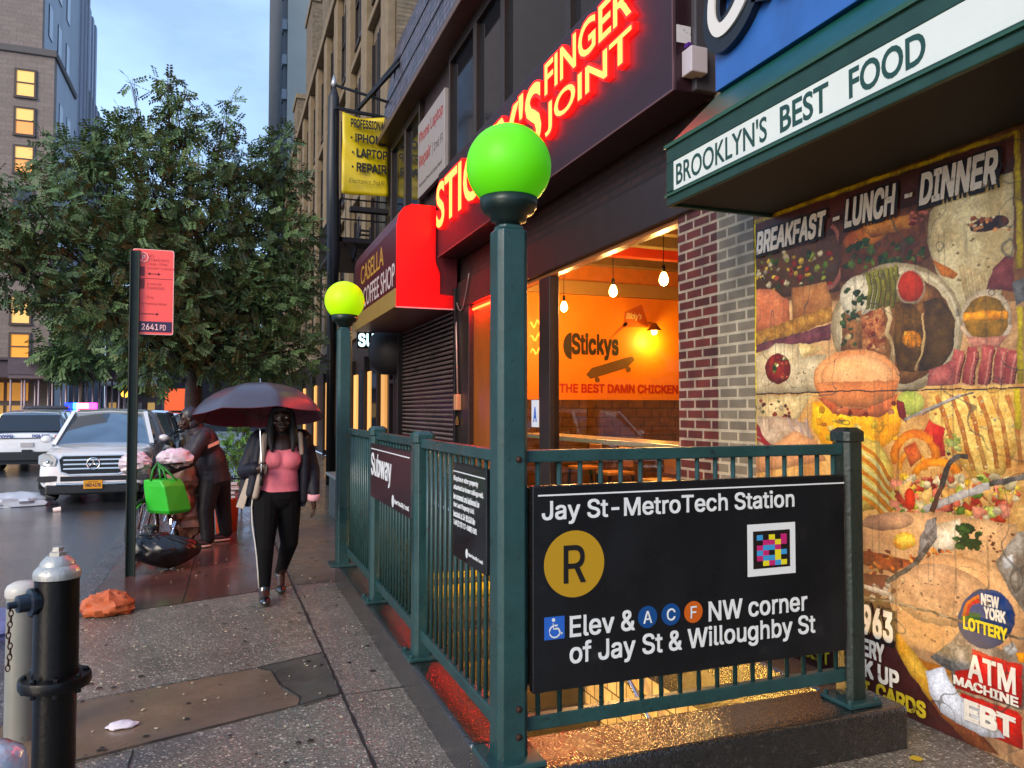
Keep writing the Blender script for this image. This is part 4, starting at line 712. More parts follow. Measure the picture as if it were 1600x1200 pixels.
# ------------------------------------------------------------ food poster, painted from shapes onto a dense sheet
def vnoise(x, y, sc_, seed):
    rs = np.random.RandomState(seed); G_ = rs.rand(64, 64); x = x * sc_; y = y * sc_
    xi = np.floor(x).astype(int); yi = np.floor(y).astype(int); fx = x - xi; fy = y - yi; fx = fx * fx * (3 - 2 * fx); fy = fy * fy * (3 - 2 * fy)
    g = lambda a, b_: G_[a % 64, b_ % 64]
    return (g(xi, yi) * (1 - fx) + g(xi + 1, yi) * fx) * (1 - fy) + (g(xi, yi + 1) * (1 - fx) + g(xi + 1, yi + 1) * fx) * fy
def build_poster():
    W_, Z0, Z1 = 1.91, .0, 2.955; NX, NY = 540, 820
    U_, Vv = np.meshgrid(np.linspace(-.01, W_, NX), np.linspace(Z0, Z1, NY)); U_ = U_.ravel(); Vv = Vv.ravel()
    C_ = np.zeros((len(U_), 3)); rs = random.Random(5)
    wob = (vnoise(U_, Vv, 22, 91) - .5) * .010; wob2 = (vnoise(U_, Vv, 22, 92) - .5) * .010
    Ux = U_ + wob; Vx = Vv + wob2
    def fill(P, c1, c2, scl, seed):
        x0, x1 = P[:, 0].min() - .02, P[:, 0].max() + .02; y0, y1 = P[:, 1].min() - .02, P[:, 1].max() + .02
        ix = np.nonzero((U_ > x0) & (U_ < x1) & (Vv > y0) & (Vv < y1))[0]
        if not len(ix): return
        x = Ux[ix]; y = Vx[ix]; ins = np.zeros(len(ix), bool); n = len(P)
        for i in range(n):
            xa, ya = P[i]; xb, yb = P[(i + 1) % n]
            if ya == yb: continue
            ins ^= ((ya > y) != (yb > y)) & (x < (xb - xa) * (y - ya) / (yb - ya) + xa)
        ix = ix[ins]; 
        if not len(ix): return
        t = vnoise(U_[ix], Vv[ix], scl, seed) * .5 + vnoise(U_[ix], Vv[ix], scl * 3.1, seed + 1) * .3 + vnoise(U_[ix], Vv[ix], scl * 8, seed + 2) * .2
        t = np.clip((t - .3) / .4, 0, 1)[:, None]
        sx_ = U_[ix]; sy_ = Vv[ix]; dm = np.full(len(ix), 9.)
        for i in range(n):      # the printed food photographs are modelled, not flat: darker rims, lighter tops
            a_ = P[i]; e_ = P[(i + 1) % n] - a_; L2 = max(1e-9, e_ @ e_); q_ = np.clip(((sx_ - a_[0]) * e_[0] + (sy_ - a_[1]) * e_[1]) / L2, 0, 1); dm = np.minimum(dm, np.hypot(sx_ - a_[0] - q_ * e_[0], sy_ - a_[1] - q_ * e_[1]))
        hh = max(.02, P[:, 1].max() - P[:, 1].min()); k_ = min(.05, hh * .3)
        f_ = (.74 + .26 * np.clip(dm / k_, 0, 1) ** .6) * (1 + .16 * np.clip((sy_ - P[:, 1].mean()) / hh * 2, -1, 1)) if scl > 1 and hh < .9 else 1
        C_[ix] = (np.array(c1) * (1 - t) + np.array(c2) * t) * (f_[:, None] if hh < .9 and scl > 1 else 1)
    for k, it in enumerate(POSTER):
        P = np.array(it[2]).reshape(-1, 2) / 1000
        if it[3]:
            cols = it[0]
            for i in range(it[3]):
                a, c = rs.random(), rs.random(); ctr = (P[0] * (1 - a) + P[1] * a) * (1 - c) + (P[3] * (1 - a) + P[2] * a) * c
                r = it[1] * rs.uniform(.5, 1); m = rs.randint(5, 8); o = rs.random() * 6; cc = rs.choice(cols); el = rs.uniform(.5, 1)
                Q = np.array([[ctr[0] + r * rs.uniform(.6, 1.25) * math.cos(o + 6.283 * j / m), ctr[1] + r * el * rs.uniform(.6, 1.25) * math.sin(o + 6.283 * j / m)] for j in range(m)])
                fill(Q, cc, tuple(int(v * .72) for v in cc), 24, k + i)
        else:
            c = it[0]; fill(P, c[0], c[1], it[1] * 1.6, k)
    # fine print grain, fine food texture, vertical drip streaks and grime (wear with its own shape)
    g = .94 + .16 * (vnoise(U_, Vv, 60, 5) * .6 + vnoise(U_, Vv, 20, 6) * .4); g *= .9 + .2 * vnoise(U_, Vv, 150, 8)
    C_ *= g[:, None]
    lum = C_.mean(1, keepdims=True); C_ = lum + (C_ - lum) * 1.12
    st = np.clip((vnoise(U_ * 9, Vv * .35, 7, 7) - .8) * 3.0, 0, .25); C_ = C_ * (1 - st[:, None]) + np.array([66, 54, 42]) * st[:, None]
    cr_ = np.abs(vnoise(U_, Vv, 3.1, 17) * .7 + vnoise(U_, Vv, 11, 18) * .3 - .52) < .006; C_[cr_] = C_[cr_] * .45 + np.array([150, 140, 126]) * .25
    C_ = np.clip(C_, 0, 255) / 255
    Lc = np.where(C_ <= .04045, C_ / 12.92, ((C_ + .055) / 1.055) ** 2.4) * PSC
    me = bpy.data.meshes.new('food_poster'); z = (vnoise(U_, Vv, 3, 41) - .5) * .008
    me.vertices.add(len(U_)); me.vertices.foreach_set('co', np.stack([3.404 + z, 4.32 - U_, Vv], 1).ravel())
    i, j = np.meshgrid(np.arange(NX - 1), np.arange(NY - 1)); a = (j * NX + i).ravel(); F = np.stack([a, a + 1, a + NX + 1, a + NX], 1)
    me.loops.add(F.size); me.loops.foreach_set('vertex_index', F.ravel()); me.polygons.add(len(F)); me.polygons.foreach_set('loop_start', np.arange(0, F.size, 4)); me.polygons.foreach_set('loop_total', np.full(len(F), 4))
    me.update(calc_edges=True); me.validate()
    at = me.color_attributes.new('paint', 'FLOAT_COLOR', 'POINT'); at.data.foreach_set('color', np.concatenate([Lc, np.ones((len(Lc), 1))], 1).ravel())
    me.polygons.foreach_set('use_smooth', [True] * len(me.polygons)); me.materials.append(attrmat('printed_vinyl', .38)); return me
PSC = 1.08
PT = thing('food_poster', 'tall weathered food menu poster with torn yellow border covering the deli shutter', 'poster', (3.4, 3.4, 0))
_o = bpy.data.objects.new('printed_sheet', build_poster()); COL.objects.link(_o); _o.parent = PT; _o.location = (-3.4, -3.4, 0)
_o.modifiers.new('s', 'SOLIDIFY').thickness = .004
PO = (3.398, 4.32, 0)
WH = mat('poster_white_ink', (240, 230, 212), .4, var=.15, vs=9, dirt=(120, 100, 80), ds=12, dt=.63); BK = mat('poster_black_ink', (28, 20, 18), .4); YI = mat('poster_yellow_ink', (200, 176, 40), .4, var=.15, dirt=(110, 90, 40), ds=10, dt=.6); BKR = mat('poster_lottery_yellow', (240, 214, 40), .4)
def ptext(name, s, x, y, w_, h_, m, off=.03, shear=.25, out=True, ow=.09):
    a = MB(); a.text(s, FR_X, PO, x, y, w_, h_, th=.0012, off=off, shear=shear, lift=.0075); a.build(name, m, PT)
    if out: a = MB(); a.text(s, FR_X, PO, x - .012, y - .022, w_ + .03, h_ + .034, th=.001, off=ow, shear=shear, lift=.006); a.build('outline', BK, PT)
ptext('headline', 'BREAKFAST', .035, 2.675, .65, .155, WH); ptext('headline', '-', .738, 2.745, .055, .022, WH, out=False)
ptext('headline', 'LUNCH', .83, 2.68, .37, .17, WH); ptext('headline', '-', 1.255, 2.748, .05, .022, WH, out=False); ptext('headline', 'DINNER', 1.345, 2.685, .44, .165, WH)
ptext('phone_number', '963', .92, .36, .21, .17, WH, shear=0, ow=.07); ptext('print', 'ERY', .92, .24, .15, .10, WH, shear=0, out=False); ptext('print', 'K UP', .925, .125, .24, .10, WH, shear=0, out=False)
ptext('print', 'T', .925, .02, .04, .085, YI, shear=0, out=False); ptext('print', 'CARDS', 1.01, .035, .32, .085, YI, shear=0, out=False); ptext('print', 'ACCEPT', .33, .10, .33, .085, YI, shear=0, out=False)
ptext('print', 'NEW', 1.652, .695, .09, .055, WH, shear=0, out=False); ptext('print', 'YORK', 1.665, .635, .108, .056, WH, shear=0, out=False); ptext('print', 'LOTTERY', 1.555, .555, .225, .062, BKR, shear=0, out=False)
ptext('print', 'ATM', 1.575, .325, .24, .12, WH, shear=0, out=False, off=.02); ptext('print', 'MACHINE', 1.495, .272, .33, .045, WH, shear=0, out=False); ptext('print', 'EBT', 1.55, .12, .26, .10, WH, shear=0, out=False, off=.04)

# ------------------------------------------------------------ subway railing
GP = mat('teal_railing_paint', (36, 68, 68), .34, var=.25, vs=5, bump=.12, bs=30, dirt=(30, 26, 22), ds=30, dt=.625, spec=.5, rvar=.14)
GPD = mat('shaded_green_paint', (30, 42, 38), .38, var=.35, vs=7, bump=.35, bs=45, dirt=(14, 17, 16), ds=14, dt=.58)  # railing green darkened for the corner post: canopy shade put into the colour
RY, RX = 2.98, 1.09
R0 = thing('railing', 'green iron subway entrance railing around the stairwell', 'railing', (2, 3, .2))
def post(x, y, z1, w_=.115):
    q = MB(); k = w_ / 2; c = .022
    oc = lambda k, c: [(x - k + c, y - k), (x + k - c, y - k), (x + k, y - k + c), (x + k, y + k - c), (x + k - c, y + k), (x - k + c, y + k), (x - k, y + k - c), (x - k, y - k + c)]
    q.loft([[V((a, b_, z)) for a, b_ in oc(kk, cc)] for z, kk, cc in [(.2, k, c), (z1 - .07, k, c), (z1 - .068, k + .008, c), (z1 - .02, k + .008, c), (z1, k - .02, c * .6)]])
    q.build('post', GPD if x > 2 else GP, R0, bev=.004, label='corner post with shade painted into its green' if x > 2 else None); q = MB(); q.box(x - .1, x + .1, y - .1, y + .1, .2, .222); q.build('base_plate', GP, R0, bev=.006)
    q = MB()
    for a, b_ in ((-1, -1), (1, -1), (-1, 1), (1, 1)): q.lathe([(.013, 0), (.013, .012), (.008, .018)], (x + a * .08, y + b_ * .08, .222), 6)
    q.build('bolts', GP, R0)
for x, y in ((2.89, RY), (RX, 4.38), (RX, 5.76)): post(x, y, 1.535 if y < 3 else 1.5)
def rail(p, q_, z, h_=.052, w_=.05):
    q = MB(); q.bar((p[0], p[1], z), (q_[0], q_[1], z), w_, h_); q.build('rail', GP, R0, bev=.006)
for a, c in (((1.15, RY), (2.84, RY)), ((RX, 3.05), (RX, 4.33)), ((RX, 4.43), (RX, 5.71)), ((RX, 5.81), (RX, 7.1))):
    rail(a, c, 1.428); rail(a, c, .335, .06, .045)
for x in np.linspace(1.235, 2.80, 17):
    q = MB(); q.tube([(x, RY, .36), (x, RY, 1.41)], .0115, 6); q.build('baluster', GP, R0, True)
for a, c in ((3.05, 4.33), (4.43, 5.71), (5.81, 7.1)):
    for y in np.linspace(a + .08, c - .08, 13):
        q = MB(); q.tube([(RX, y, .36), (RX, y, 1.41)], .0115, 6); q.build('baluster', GP, R0, True)
# ------------------------------------------------------------ globe lamp posts
def globemat(name, c, top, k):
    m = bpy.data.materials.new(name); m.use_nodes = True; nt = m.node_tree; b = nt.nodes['Principled BSDF']
    b.inputs['Base Color'].default_value = lin(c) + (1,); b.inputs['Roughness'].default_value = .45; b.inputs['Specular IOR Level'].default_value = .3
    b.inputs['Emission Color'].default_value = lin(top) + (1,); b.inputs['Emission Strength'].default_value = k; return m
GL1 = globemat('green_lit_glass', (96, 206, 16), (84, 226, 0), .13); GL2 = globemat('yellow_green_lit_glass', (170, 210, 10), (176, 250, 0), .24)
def lamp(x, y, gm, label, rg):
    o = thing('globe_lamp_post', label, 'lamp post', (x, y, .2)); q = MB()
    k, c = .066, .02; q.loft([[V((a, b_, z)) for a, b_ in [(x - kk + c, y - kk), (x + kk - c, y - kk), (x + kk, y - kk + c), (x + kk, y + kk - c), (x + kk - c, y + kk), (x - kk + c, y + kk), (x - kk, y + kk - c), (x - kk, y - kk + c)]] for z, kk in ((.2, k), (2.36, k), (2.37, k - .012), (2.385, k - .014))])
    q.build('post', GP, o, bev=.004)
    q = MB(); q.box(x - .12, x + .12, y - .12, y + .12, .2, .225); q.build('base_plate', GP, o, bev=.006)
    q = MB(); q.lathe([(.05, 2.37), (.052, 2.40), (.075, 2.405), (.078, 2.43), (.105, 2.44), (.118, 2.465), (.122, 2.50), (.10, 2.505)], (x, y, 0), 28); q.build('collar', mat('dark_green_collar', (26, 44, 40), .35, .3), o, True)
    q = MB(); q.ell((x, y, 2.635), rg, 40, 24); q.build('globe', gm, o, True)
    return o
lamp(1.105, 2.98, GL1, 'nearest subway lamp post with a big bright green globe beside the station sign', .178)
lamp(1.045, 7.2, GL2, 'further subway lamp post with a smaller yellow green globe beside the coffee shop awning', .182)
# rivets on the near post
q = MB()
for z in (.31, .42, 1.42): q.lathe([(.014, 0), (.012, .006), (.004, .010)], (1.125, 2.914, z), 10, axis=(0, -1, 0))
_lp = bpy.data.objects['globe_lamp_post']; q.build('bolt', mat('rusty_bolt', (60, 34, 26), .5, .4), _lp)
# ------------------------------------------------------------ signs on the railing
SB = mat('sign_black_enamel', (20, 21, 24), .28, var=.3, vs=4, spec=.5, rvar=.14, dirt=(38, 38, 40), ds=5, dt=.66); SW = mat('sign_white_vinyl', (222, 226, 226), .4)
s = thing('station_sign', 'large black station entrance sign with gold route disc hung on the front of the railing', 'sign', (2, 2.93, .48))
q = MB(); q.box(1.18, 2.80, 2.905, 2.945, .475, 1.31); q.build('panel', SB, s, bev=.006)
SO = (1.18, 2.905, 0)
sx = lambda X: X - 1.18
q = MB(); q.text('Jay St-MetroTech Station', FR_Y, SO, sx(1.222), 1.150, 1.275, .100, off=.012, th=.0015)
q.text('Elev &', FR_Y, SO, sx(1.345), .685, .305, .088, off=.012, th=.0015); q.text('NW corner', FR_Y, SO, sx(2.02), .685, .545, .088, off=.012, th=.0015)
q.text('of Jay St & Willoughby St', FR_Y, SO, sx(1.345), .555, 1.265, .112, off=.012, th=.0015)
q.build('lettering', SW, s); q = MB(); q.box(1.205, 2.795, 2.9035, 2.905, 1.268, 1.2745); q.build('rule', SW, s)
def disc(cx, cz, r, col, ch, chm, par, y=2.905, hh=.5, rr=0, ww=None):
    q = MB(); q.prism([(cx + r * math.cos(t), cz + r * math.sin(t)) for t in np.linspace(0, 2 * math.pi, 48, endpoint=False)], FR_Y, (0, y, 0), .0, .0015); d = q.build('roundel', col, par)
    g = MB(); g.text(ch, FR_Y, (0, y, 0), cx - (ww or hh * .38), cz - hh / 2, (ww or hh * .38) * 2, hh, off=.006, lift=.0016, th=.0012); g.build('letter', chm, d)
disc(1.368, .985, .137, mat('gold_vinyl', (178, 138, 28), .38), 'R', mat('sign_black_vinyl', (22, 20, 20), .4), s, hh=.155, ww=.05)
disc(1.712, .735, .047, mat('route_blue', (16, 70, 132), .4), 'A', SW, s, hh=.052, ww=.021); disc(1.828, .735, .047, mat('route_blue', (1, 1, 1)), 'C', SW, s, hh=.052, ww=.021); disc(1.942, .735, .047, mat('route_orange', (196, 92, 22), .4), 'F', SW, s, hh=.052, ww=.016)
q = MB(); a, c, w_, h_ = 1.232, .685, .09, .092; q.box(a, a + w_, 2.9035, 2.905, c, c + h_); pl_ = q.build('access_plate', mat('access_blue', (38, 96, 190), .4), s, bev=.0006)
q = MB(); q.lathe([(.0075, 0), (.0075, .001)], (a + .04, 2.903, c + .079), 14, axis=(0, -1, 0))
for p_, r_ in (((.038, .068), (.040, .043)), ((.040, .043), (.062, .043)), ((.062, .043), (.072, .020)), ((.039, .056), (.058, .056)), ((.071, .021), (.080, .024))): q.bar((a + p_[0], 2.9027, c + p_[1]), (a + r_[0], 2.9027, c + r_[1]), .0011, .0065)
for k in range(14):
    t0, t1 = R_(100 + k * 17), R_(117 + k * 17); q.bar((a + .046 + .024 * math.cos(t0), 2.9027, c + .032 + .024 * math.sin(t0)), (a + .046 + .024 * math.cos(t1), 2.9027, c + .032 + .024 * math.sin(t1)), .0011, .0055)
q.build('wheelchair_symbol', SW, pl_)
q = MB(); q.box(2.232, 2.50, 2.9035, 2.905, .865, 1.10); tg = q.build('colour_code_tag', SW, s)
q = MB(); q.box(2.262, 2.468, 2.9023, 2.9035, .898, 1.068); q.build('black_field', BK, tg)
CC = {'c': mat('tag_cyan', (60, 150, 206), .4), 'm': mat('tag_magenta', (190, 40, 110), .4), 'y': mat('tag_yellow', (226, 214, 40), .4), 'k': BK}
rows = ['ckykm', 'kmmym', 'mccmk', 'cmkyc', 'mccyk', 'kymcy']
for ch in 'cmy':
    q = MB(); n = 0
    for j, r_ in enumerate(rows):
        for i, k in enumerate(r_):
            if k == ch: q.box(2.282 + i * .0335, 2.315 + i * .0335, 2.9012, 2.9023, 1.05 - (j + 1) * .0235, 1.05 - j * .0235)
    q.build('colour_squares', CC[ch], tg)
q = MB(); q.box(1.18, 1.26, 2.945, 2.965, .5, 1.30); q.box(2.70, 2.76, 2.945, 2.965, .5, 1.3); q.build('bracket', BLACK, s)
# Subway sign, faces the pavement
SMA = mat('maroon_black_enamel', (44, 26, 30), .3, var=.1, spec=.5)
s = thing('subway_sign', 'maroon black sign reading Subway on the pavement side of the railing', 'sign', (1.04, 5.1, 1))
q = MB(); q.box(1.03, 1.06, 4.42, 5.72, .985, 1.375); q.build('panel', SMA, s, bev=.005); SO = (1.03, 5.72, 0)
q = MB(); q.text('Subway', FR_X, SO, .03, 1.105, .72, .205, off=.012, th=.0015); q.box(1.0285, 1.03, 4.45, 5.70, 1.335, 1.342)
q.text('New York City Transit', FR_X, SO, .86, 1.018, .40, .035, off=.003, th=.0015); q.build('lettering', SW, s)
q = MB(); q.prism([(.80 + .032 * math.cos(t), 1.035 + .04 * math.sin(t)) for t in np.linspace(0, 6.283, 20, endpoint=False)], FR_X, SO, 0, .0015); q.build('transit_emblem', SW, s)
s = thing('property_notice_sign', 'black notice about bicycles chained to the railing, beside the near lamp post', 'sign', (1.04, 3.25, 1))
q = MB(); q.box(1.03, 1.06, 2.96 + .09, 3.54, .93, 1.372); q.build('panel', SB, s, bev=.005); SO = (1.03, 3.54, 0); q = MB()
for i, ln in enumerate(['Bicycles or other property', 'attached to these railings will', 'be removed and delivered to', 'the Lost Property Unit', 'located at 34 St & 8 Av', 'Tel# (212) 712-4500/ 4501']):
    q.text(ln, FR_X, SO, .018, 1.283 - i * .041, .44 * len(ln) / 31, .029, off=.004, th=.0012)
q.box(1.0285, 1.03, 3.06, 3.53, 1.33, 1.335); q.text('New York City Transit', FR_X, SO, .255, .968, .20, .018, off=.003, th=.0012); q.build('lettering', SW, s)
q = MB(); q.prism([(.225 + .016 * math.cos(t), .978 + .021 * math.sin(t)) for t in np.linspace(0, 6.283, 20, endpoint=False)], FR_X, SO, 0, .0015); q.build('transit_emblem', SW, s)
# ------------------------------------------------------------ neon sign of the chicken restaurant
BOXM = mat('maroon_black_sign_box', (48, 28, 36), .38, .3, var=.2, vs=2)
s = thing('neon_sign', 'long dark sign box with glowing red channel letters over the restaurant window', 'neon sign', (3.2, 8, 3.95))
q = MB(); q.box(3.05, 3.395, 4.75, 11.33, 3.95, 5.24); q.build('sign_box', BOXM, s, bev=.012)
q = MB(); q.box(3.04, 3.05, 4.75, 4.765, 3.95, 5.24); q.box(3.04, 3.05, 4.765, 11.33, 3.95, 3.965); q.build('edge_trim', mat('pinkish_trim', (120, 84, 84), .3, .5), s)
NR = mat('neon_red_glow', (255, 16, 8), emit=4, ecol=(255, 6, 5)); NC = mat('neon_hot_core', (255, 110, 60), emit=8, ecol=(255, 66, 24)); CHN = mat('red_channel_return', (255, 8, 8), .4, emit=2.4, ecol=(255, 8, 6))
def neon(body, x, y, w_, h_, off):
    o = (3.05, 11.3, 0)
    a = MB(); a.text(body, FR_X, o, x - .012, y - .012, w_ + .024, h_ + .024, th=.05, off=off + .046); f = a.build('channel_letters', [CHN], s)
    a = MB(); a.text(body, FR_X, o, x - .012, y - .012, w_ + .024, h_ + .024, th=.002, off=off + .046, lift=.0505); a.build('red_face', NR, f)
    a = MB(); a.text(body, FR_X, o, x + .01, y + .01, w_ - .02, h_ - .02, th=.003, off=off + .014, lift=.0535); a.build('neon_core', NC, f)
HUM = True
neon("STICKY'S", .06, 4.34, 4.12, .72, .0)
neon('FINGER', 4.26, 4.77, 1.77, .34, -.004); neon('JOINT', 4.27, 4.35, 1.76, .34, -.004)
HUM = False
s = thing('camera_box', 'small pale utility box on the end of the neon sign box', 'utility box', (3.2, 4.7, 4.1))
q = MB(); q.box(3.11, 3.25, 4.62, 4.748, 4.05, 4.24); q.build('box', mat('pale_box', (188, 178, 184), .4), s, bev=.008)
q = MB(); q.box(3.135, 3.165, 4.70, 4.748, 4.27, 4.30); q.build('sensor', mat('violet_lens', (80, 40, 130), .15), s)
s = MB(); s.box(3.07, 3.19, 4.744, 4.749, 4.31, 4.44); meta(s.build('notice_sticker', mat('white_sticker', (206, 202, 204), .4, dirt=(120, 130, 130), ds=30, dt=.6)), 'small white paper notice stuck on the end of the neon sign box', 'sticker')
# ------------------------------------------------------------ green deli canopy and the blue script sign above
DG = mat('dark_green_canopy', (30, 62, 48), .35, .2, var=.25, vs=6, spec=.5, bump=.1); DGT = mat('teal_green_canopy_top', (22, 84, 66), .3, .2, var=.2, vs=3, spec=.6)
s = thing('deli_canopy', 'green canopy with white band lettered in dark green over the food poster', 'awning', (3, 2, 2.9))
q = MB(); q.box(2.60, 2.63, -5, 4.15, 2.90, 2.985); q.box(2.60, 2.63, -5, 4.15, 3.165, 3.275); q.box(2.63, 3.4, 4.12, 4.15, 2.90, 3.275); q.box(2.598, 2.63, 4.07, 4.15, 2.985, 3.165); q.build('frame', DG, s, bev=.006)
q = MB(); q.box(2.632, 3.38, -5, 4.118, 2.92, 2.945); q.build('soffit', mat('near_black_soffit', (9, 7, 6), .7, var=.4), s)  # underside in a near-black brown
q = MB(); q.box(2.585, 2.60, -5, 4.155, 3.262, 3.285); q.box(2.585, 2.60, -5, 4.155, 2.955, 2.967); q.build('moulding', mat('green_moulding', (44, 84, 62), .35, .2), s)
q = MB(); q.box(2.603, 2.63, -5, 4.07, 2.985, 3.165); q.build('white_band', mat('off_white_sign_face', (214, 220, 212), .35, var=.05, vs=3, dirt=(186, 186, 170), ds=4, dt=.68), s)
q = MB(); q.add([(2.60, 4.15, 3.275), (2.60, -5, 3.275), (3.0, -5, 3.68), (3.0, 4.15, 3.68), (3.4, 4.15, 3.68), (3.4, -5, 3.68), (3.4, 4.15, 3.275), (3.4, -5, 3.275)], [(0, 1, 2, 3), (3, 2, 5, 4), (0, 3, 4, 6), (1, 7, 5, 2)]); q.build('sloped_top', DGT, s)
HUM = True
q = MB(); o = (2.603, 4.07, 0); k = mat('dark_green_lettering', (18, 62, 50), .4)
q.text("BROOKLYN'S", FR_X, o, .03, 3.008, .845, .135, off=.010); q.text('BEST', FR_X, o, .975, 3.008, .33, .135, off=.018); q.text('FOOD', FR_X, o, 1.43, 3.008, .40, .135, off=.02)
q.build('lettering', k, s)
HUM = False
s = thing('blue_script_sign', 'blue sign with thick black and white script letters above the green canopy', 'sign', (3, 2, 3.7))
q = MB(); q.box(2.96, 3.2, -5, 4.13, 3.68, 5.6); q.build('panel', mat('blue_sign_vinyl', (44, 96, 168), .4, var=.25, vs=1.5, stretch=(1, 1, .6)), s, bev=.004)
def stroke(pts, r, m, th, lift, nm):
    k = len(pts); Pp = []
    for i, p in enumerate(pts):
        a = pts[max(0, i - 1)]; b_ = pts[min(k - 1, i + 1)]; dx, dy = b_[0] - a[0], b_[1] - a[1]; l = math.hypot(dx, dy) or 1; Pp.append(((p[0] - dy / l * r[i], p[1] + dx / l * r[i]), (p[0] + dy / l * r[i], p[1] - dx / l * r[i])))
    a = MB(); ring = [p[0] for p in Pp] + [p[1] for p in reversed(Pp)]
    for i in range(k - 1):
        quad = [Pp[i][0], Pp[i + 1][0], Pp[i + 1][1], Pp[i][1]][::-1]; a.prism(quad, FR_X, (2.96, 4.13, 0), lift, lift + th)
    return a.build(nm, m, s)
def spline(P, n=8):
    out_ = []
    for i in range(len(P) - 1):
        p0, p1, p2, p3 = P[max(0, i - 1)], P[i], P[i + 1], P[min(len(P) - 1, i + 2)]
        for j in range(n):
            t = j / n; out_.append(tuple(.5 * (2 * p1[k] + (p2[k] - p0[k]) * t + (2 * p0[k] - 5 * p1[k] + 4 * p2[k] - p3[k]) * t * t + (-p0[k] + 3 * p1[k] - 3 * p2[k] + p3[k]) * t ** 3) for k in range(len(p1))))
    return out_ + [tuple(P[-1])]
SWH = mat('script_white', (216, 212, 204), .35); SBK = mat('script_black', (16, 15, 18), .3)
for P in ([(.13, 4.42, .03), (.06, 4.28, .04), (.05, 4.12, .045), (.12, 4.02, .05), (.24, 4.03, .055), (.36, 4.12, .06), (.48, 4.30, .06), (.55, 4.6, .05)],
          [(.17, 4.5, .03), (.20, 4.36, .04), (.28, 4.30, .045), (.36, 4.40, .04)], [(.50, 4.05, .03), (.56, 4.22, .045), (.62, 4.5, .05), (.66, 4.8, .05)], [(.72, 4.0, .03), (.76, 4.2, .05), (.84, 4.5, .05), (.88, 4.8, .05)],
          [(.98, 4.02, .03), (1.04, 4.2, .05), (1.10, 4.5, .05), (1.16, 4.8, .05)], [(1.3, 4.1, .04), (1.22, 4.3, .05), (1.3, 4.6, .05), (1.5, 4.7, .05)]):
    Q = spline(P); stroke([(a - .012, b_ - .03) for a, b_, c in Q], [c * 2.1 for a, b_, c in Q], SBK, .05, .001, 'black_shadow'); stroke([(a, b_) for a, b_, c in Q], [c * .85 for a, b_, c in Q], SWH, .012, .0515, 'white_stroke')
s = thing('lottery_sticker_sign', 'small dark lottery sign on the wall under the end of the green canopy', 'sign', (3.37, 3.9, 2.9))
q = MB(); q.box(3.36, 3.40, 3.69, 3.95, 2.93 + .05, 3.30); q.build('plate', mat('dark_navy_plate', (40, 46, 62), .4, var=.3), s); q = MB(); q.text('NEW', FR_X, (3.36, 3.95, 0), .07, 3.14, .13, .05); q.text('YORK', FR_X, (3.36, 3.95, 0), .07, 3.06, .16, .05); q.build('lettering', mat('grey_white_letter', (130, 124, 112), .5), s)  # dark navy plate with greyish letters

# ------------------------------------------------------------ coffee shop awning
MAR = mat('maroon_awning_vinyl', (84, 26, 34), .35, var=.15, vs=3, spec=.5); REDV = mat('bright_red_awning_vinyl', (226, 6, 10), .35, var=.06, vs=2)
s = thing('coffee_shop_awning', 'maroon box awning with bright red end panel and gold and white coffee shop lettering', 'awning', (2.9, 13, 3.2))
prof = [(2.42, 3.18), (2.42, 4.42), (2.45, 4.58), (2.53, 4.70), (2.66, 4.76), (3.38, 4.76), (3.38, 3.18)]
def xprism(prof, y0, y1, m, nm, par, **k):
    a = MB(); n = len(prof); a.add([(x, y, z) for y in (y0, y1) for x, z in prof], [tuple(range(n)), tuple(reversed(range(n, 2 * n)))] + [(i, i + n, (i + 1) % n + n, (i + 1) % n) for i in range(n)]); return a.build(nm, m, par, **k)
xprism(prof, 11.42, 15.35, MAR, 'canopy', s)
xprism([(2.42, 3.18), (2.42, 4.42), (2.45, 4.58), (2.53, 4.70), (2.66, 4.76), (3.03, 4.76), (3.03, 3.90), (3.10, 3.72), (3.10, 3.40), (3.39, 3.38), (3.39, 3.18)], 11.395, 11.419, REDV, 'end_panel', s)
q = MB(); q.box(2.41, 3.40, 11.385, 11.395, 3.165, 3.185); q.box(3.385, 3.40, 11.385, 11.395, 3.185, 3.40); q.build('trim', mat('pink_white_trim', (230, 150, 150), .4), s)
q = MB(); q.box(2.405, 2.42, 11.42, 15.35, 3.18, 3.46); q.build('valance', mat('tan_gold_valance', (150, 124, 66), .5, var=.1), s)
HUM = True
q = MB(); q.text('CASELLA', FR_X, (2.42, 15.35, 0), .75, 3.98, 2.2, .34, off=.004); q.build('gold_lettering', mat('gold_letter', (196, 150, 60), .4), s)
q = MB(); q.text('DELI COFFEE SHOP', FR_X, (2.42, 15.35, 0), .05, 3.52, 3.78, .36, off=.004); q.build('white_lettering', mat('awning_white_letter', (206, 190, 190), .4), s)
HUM = False
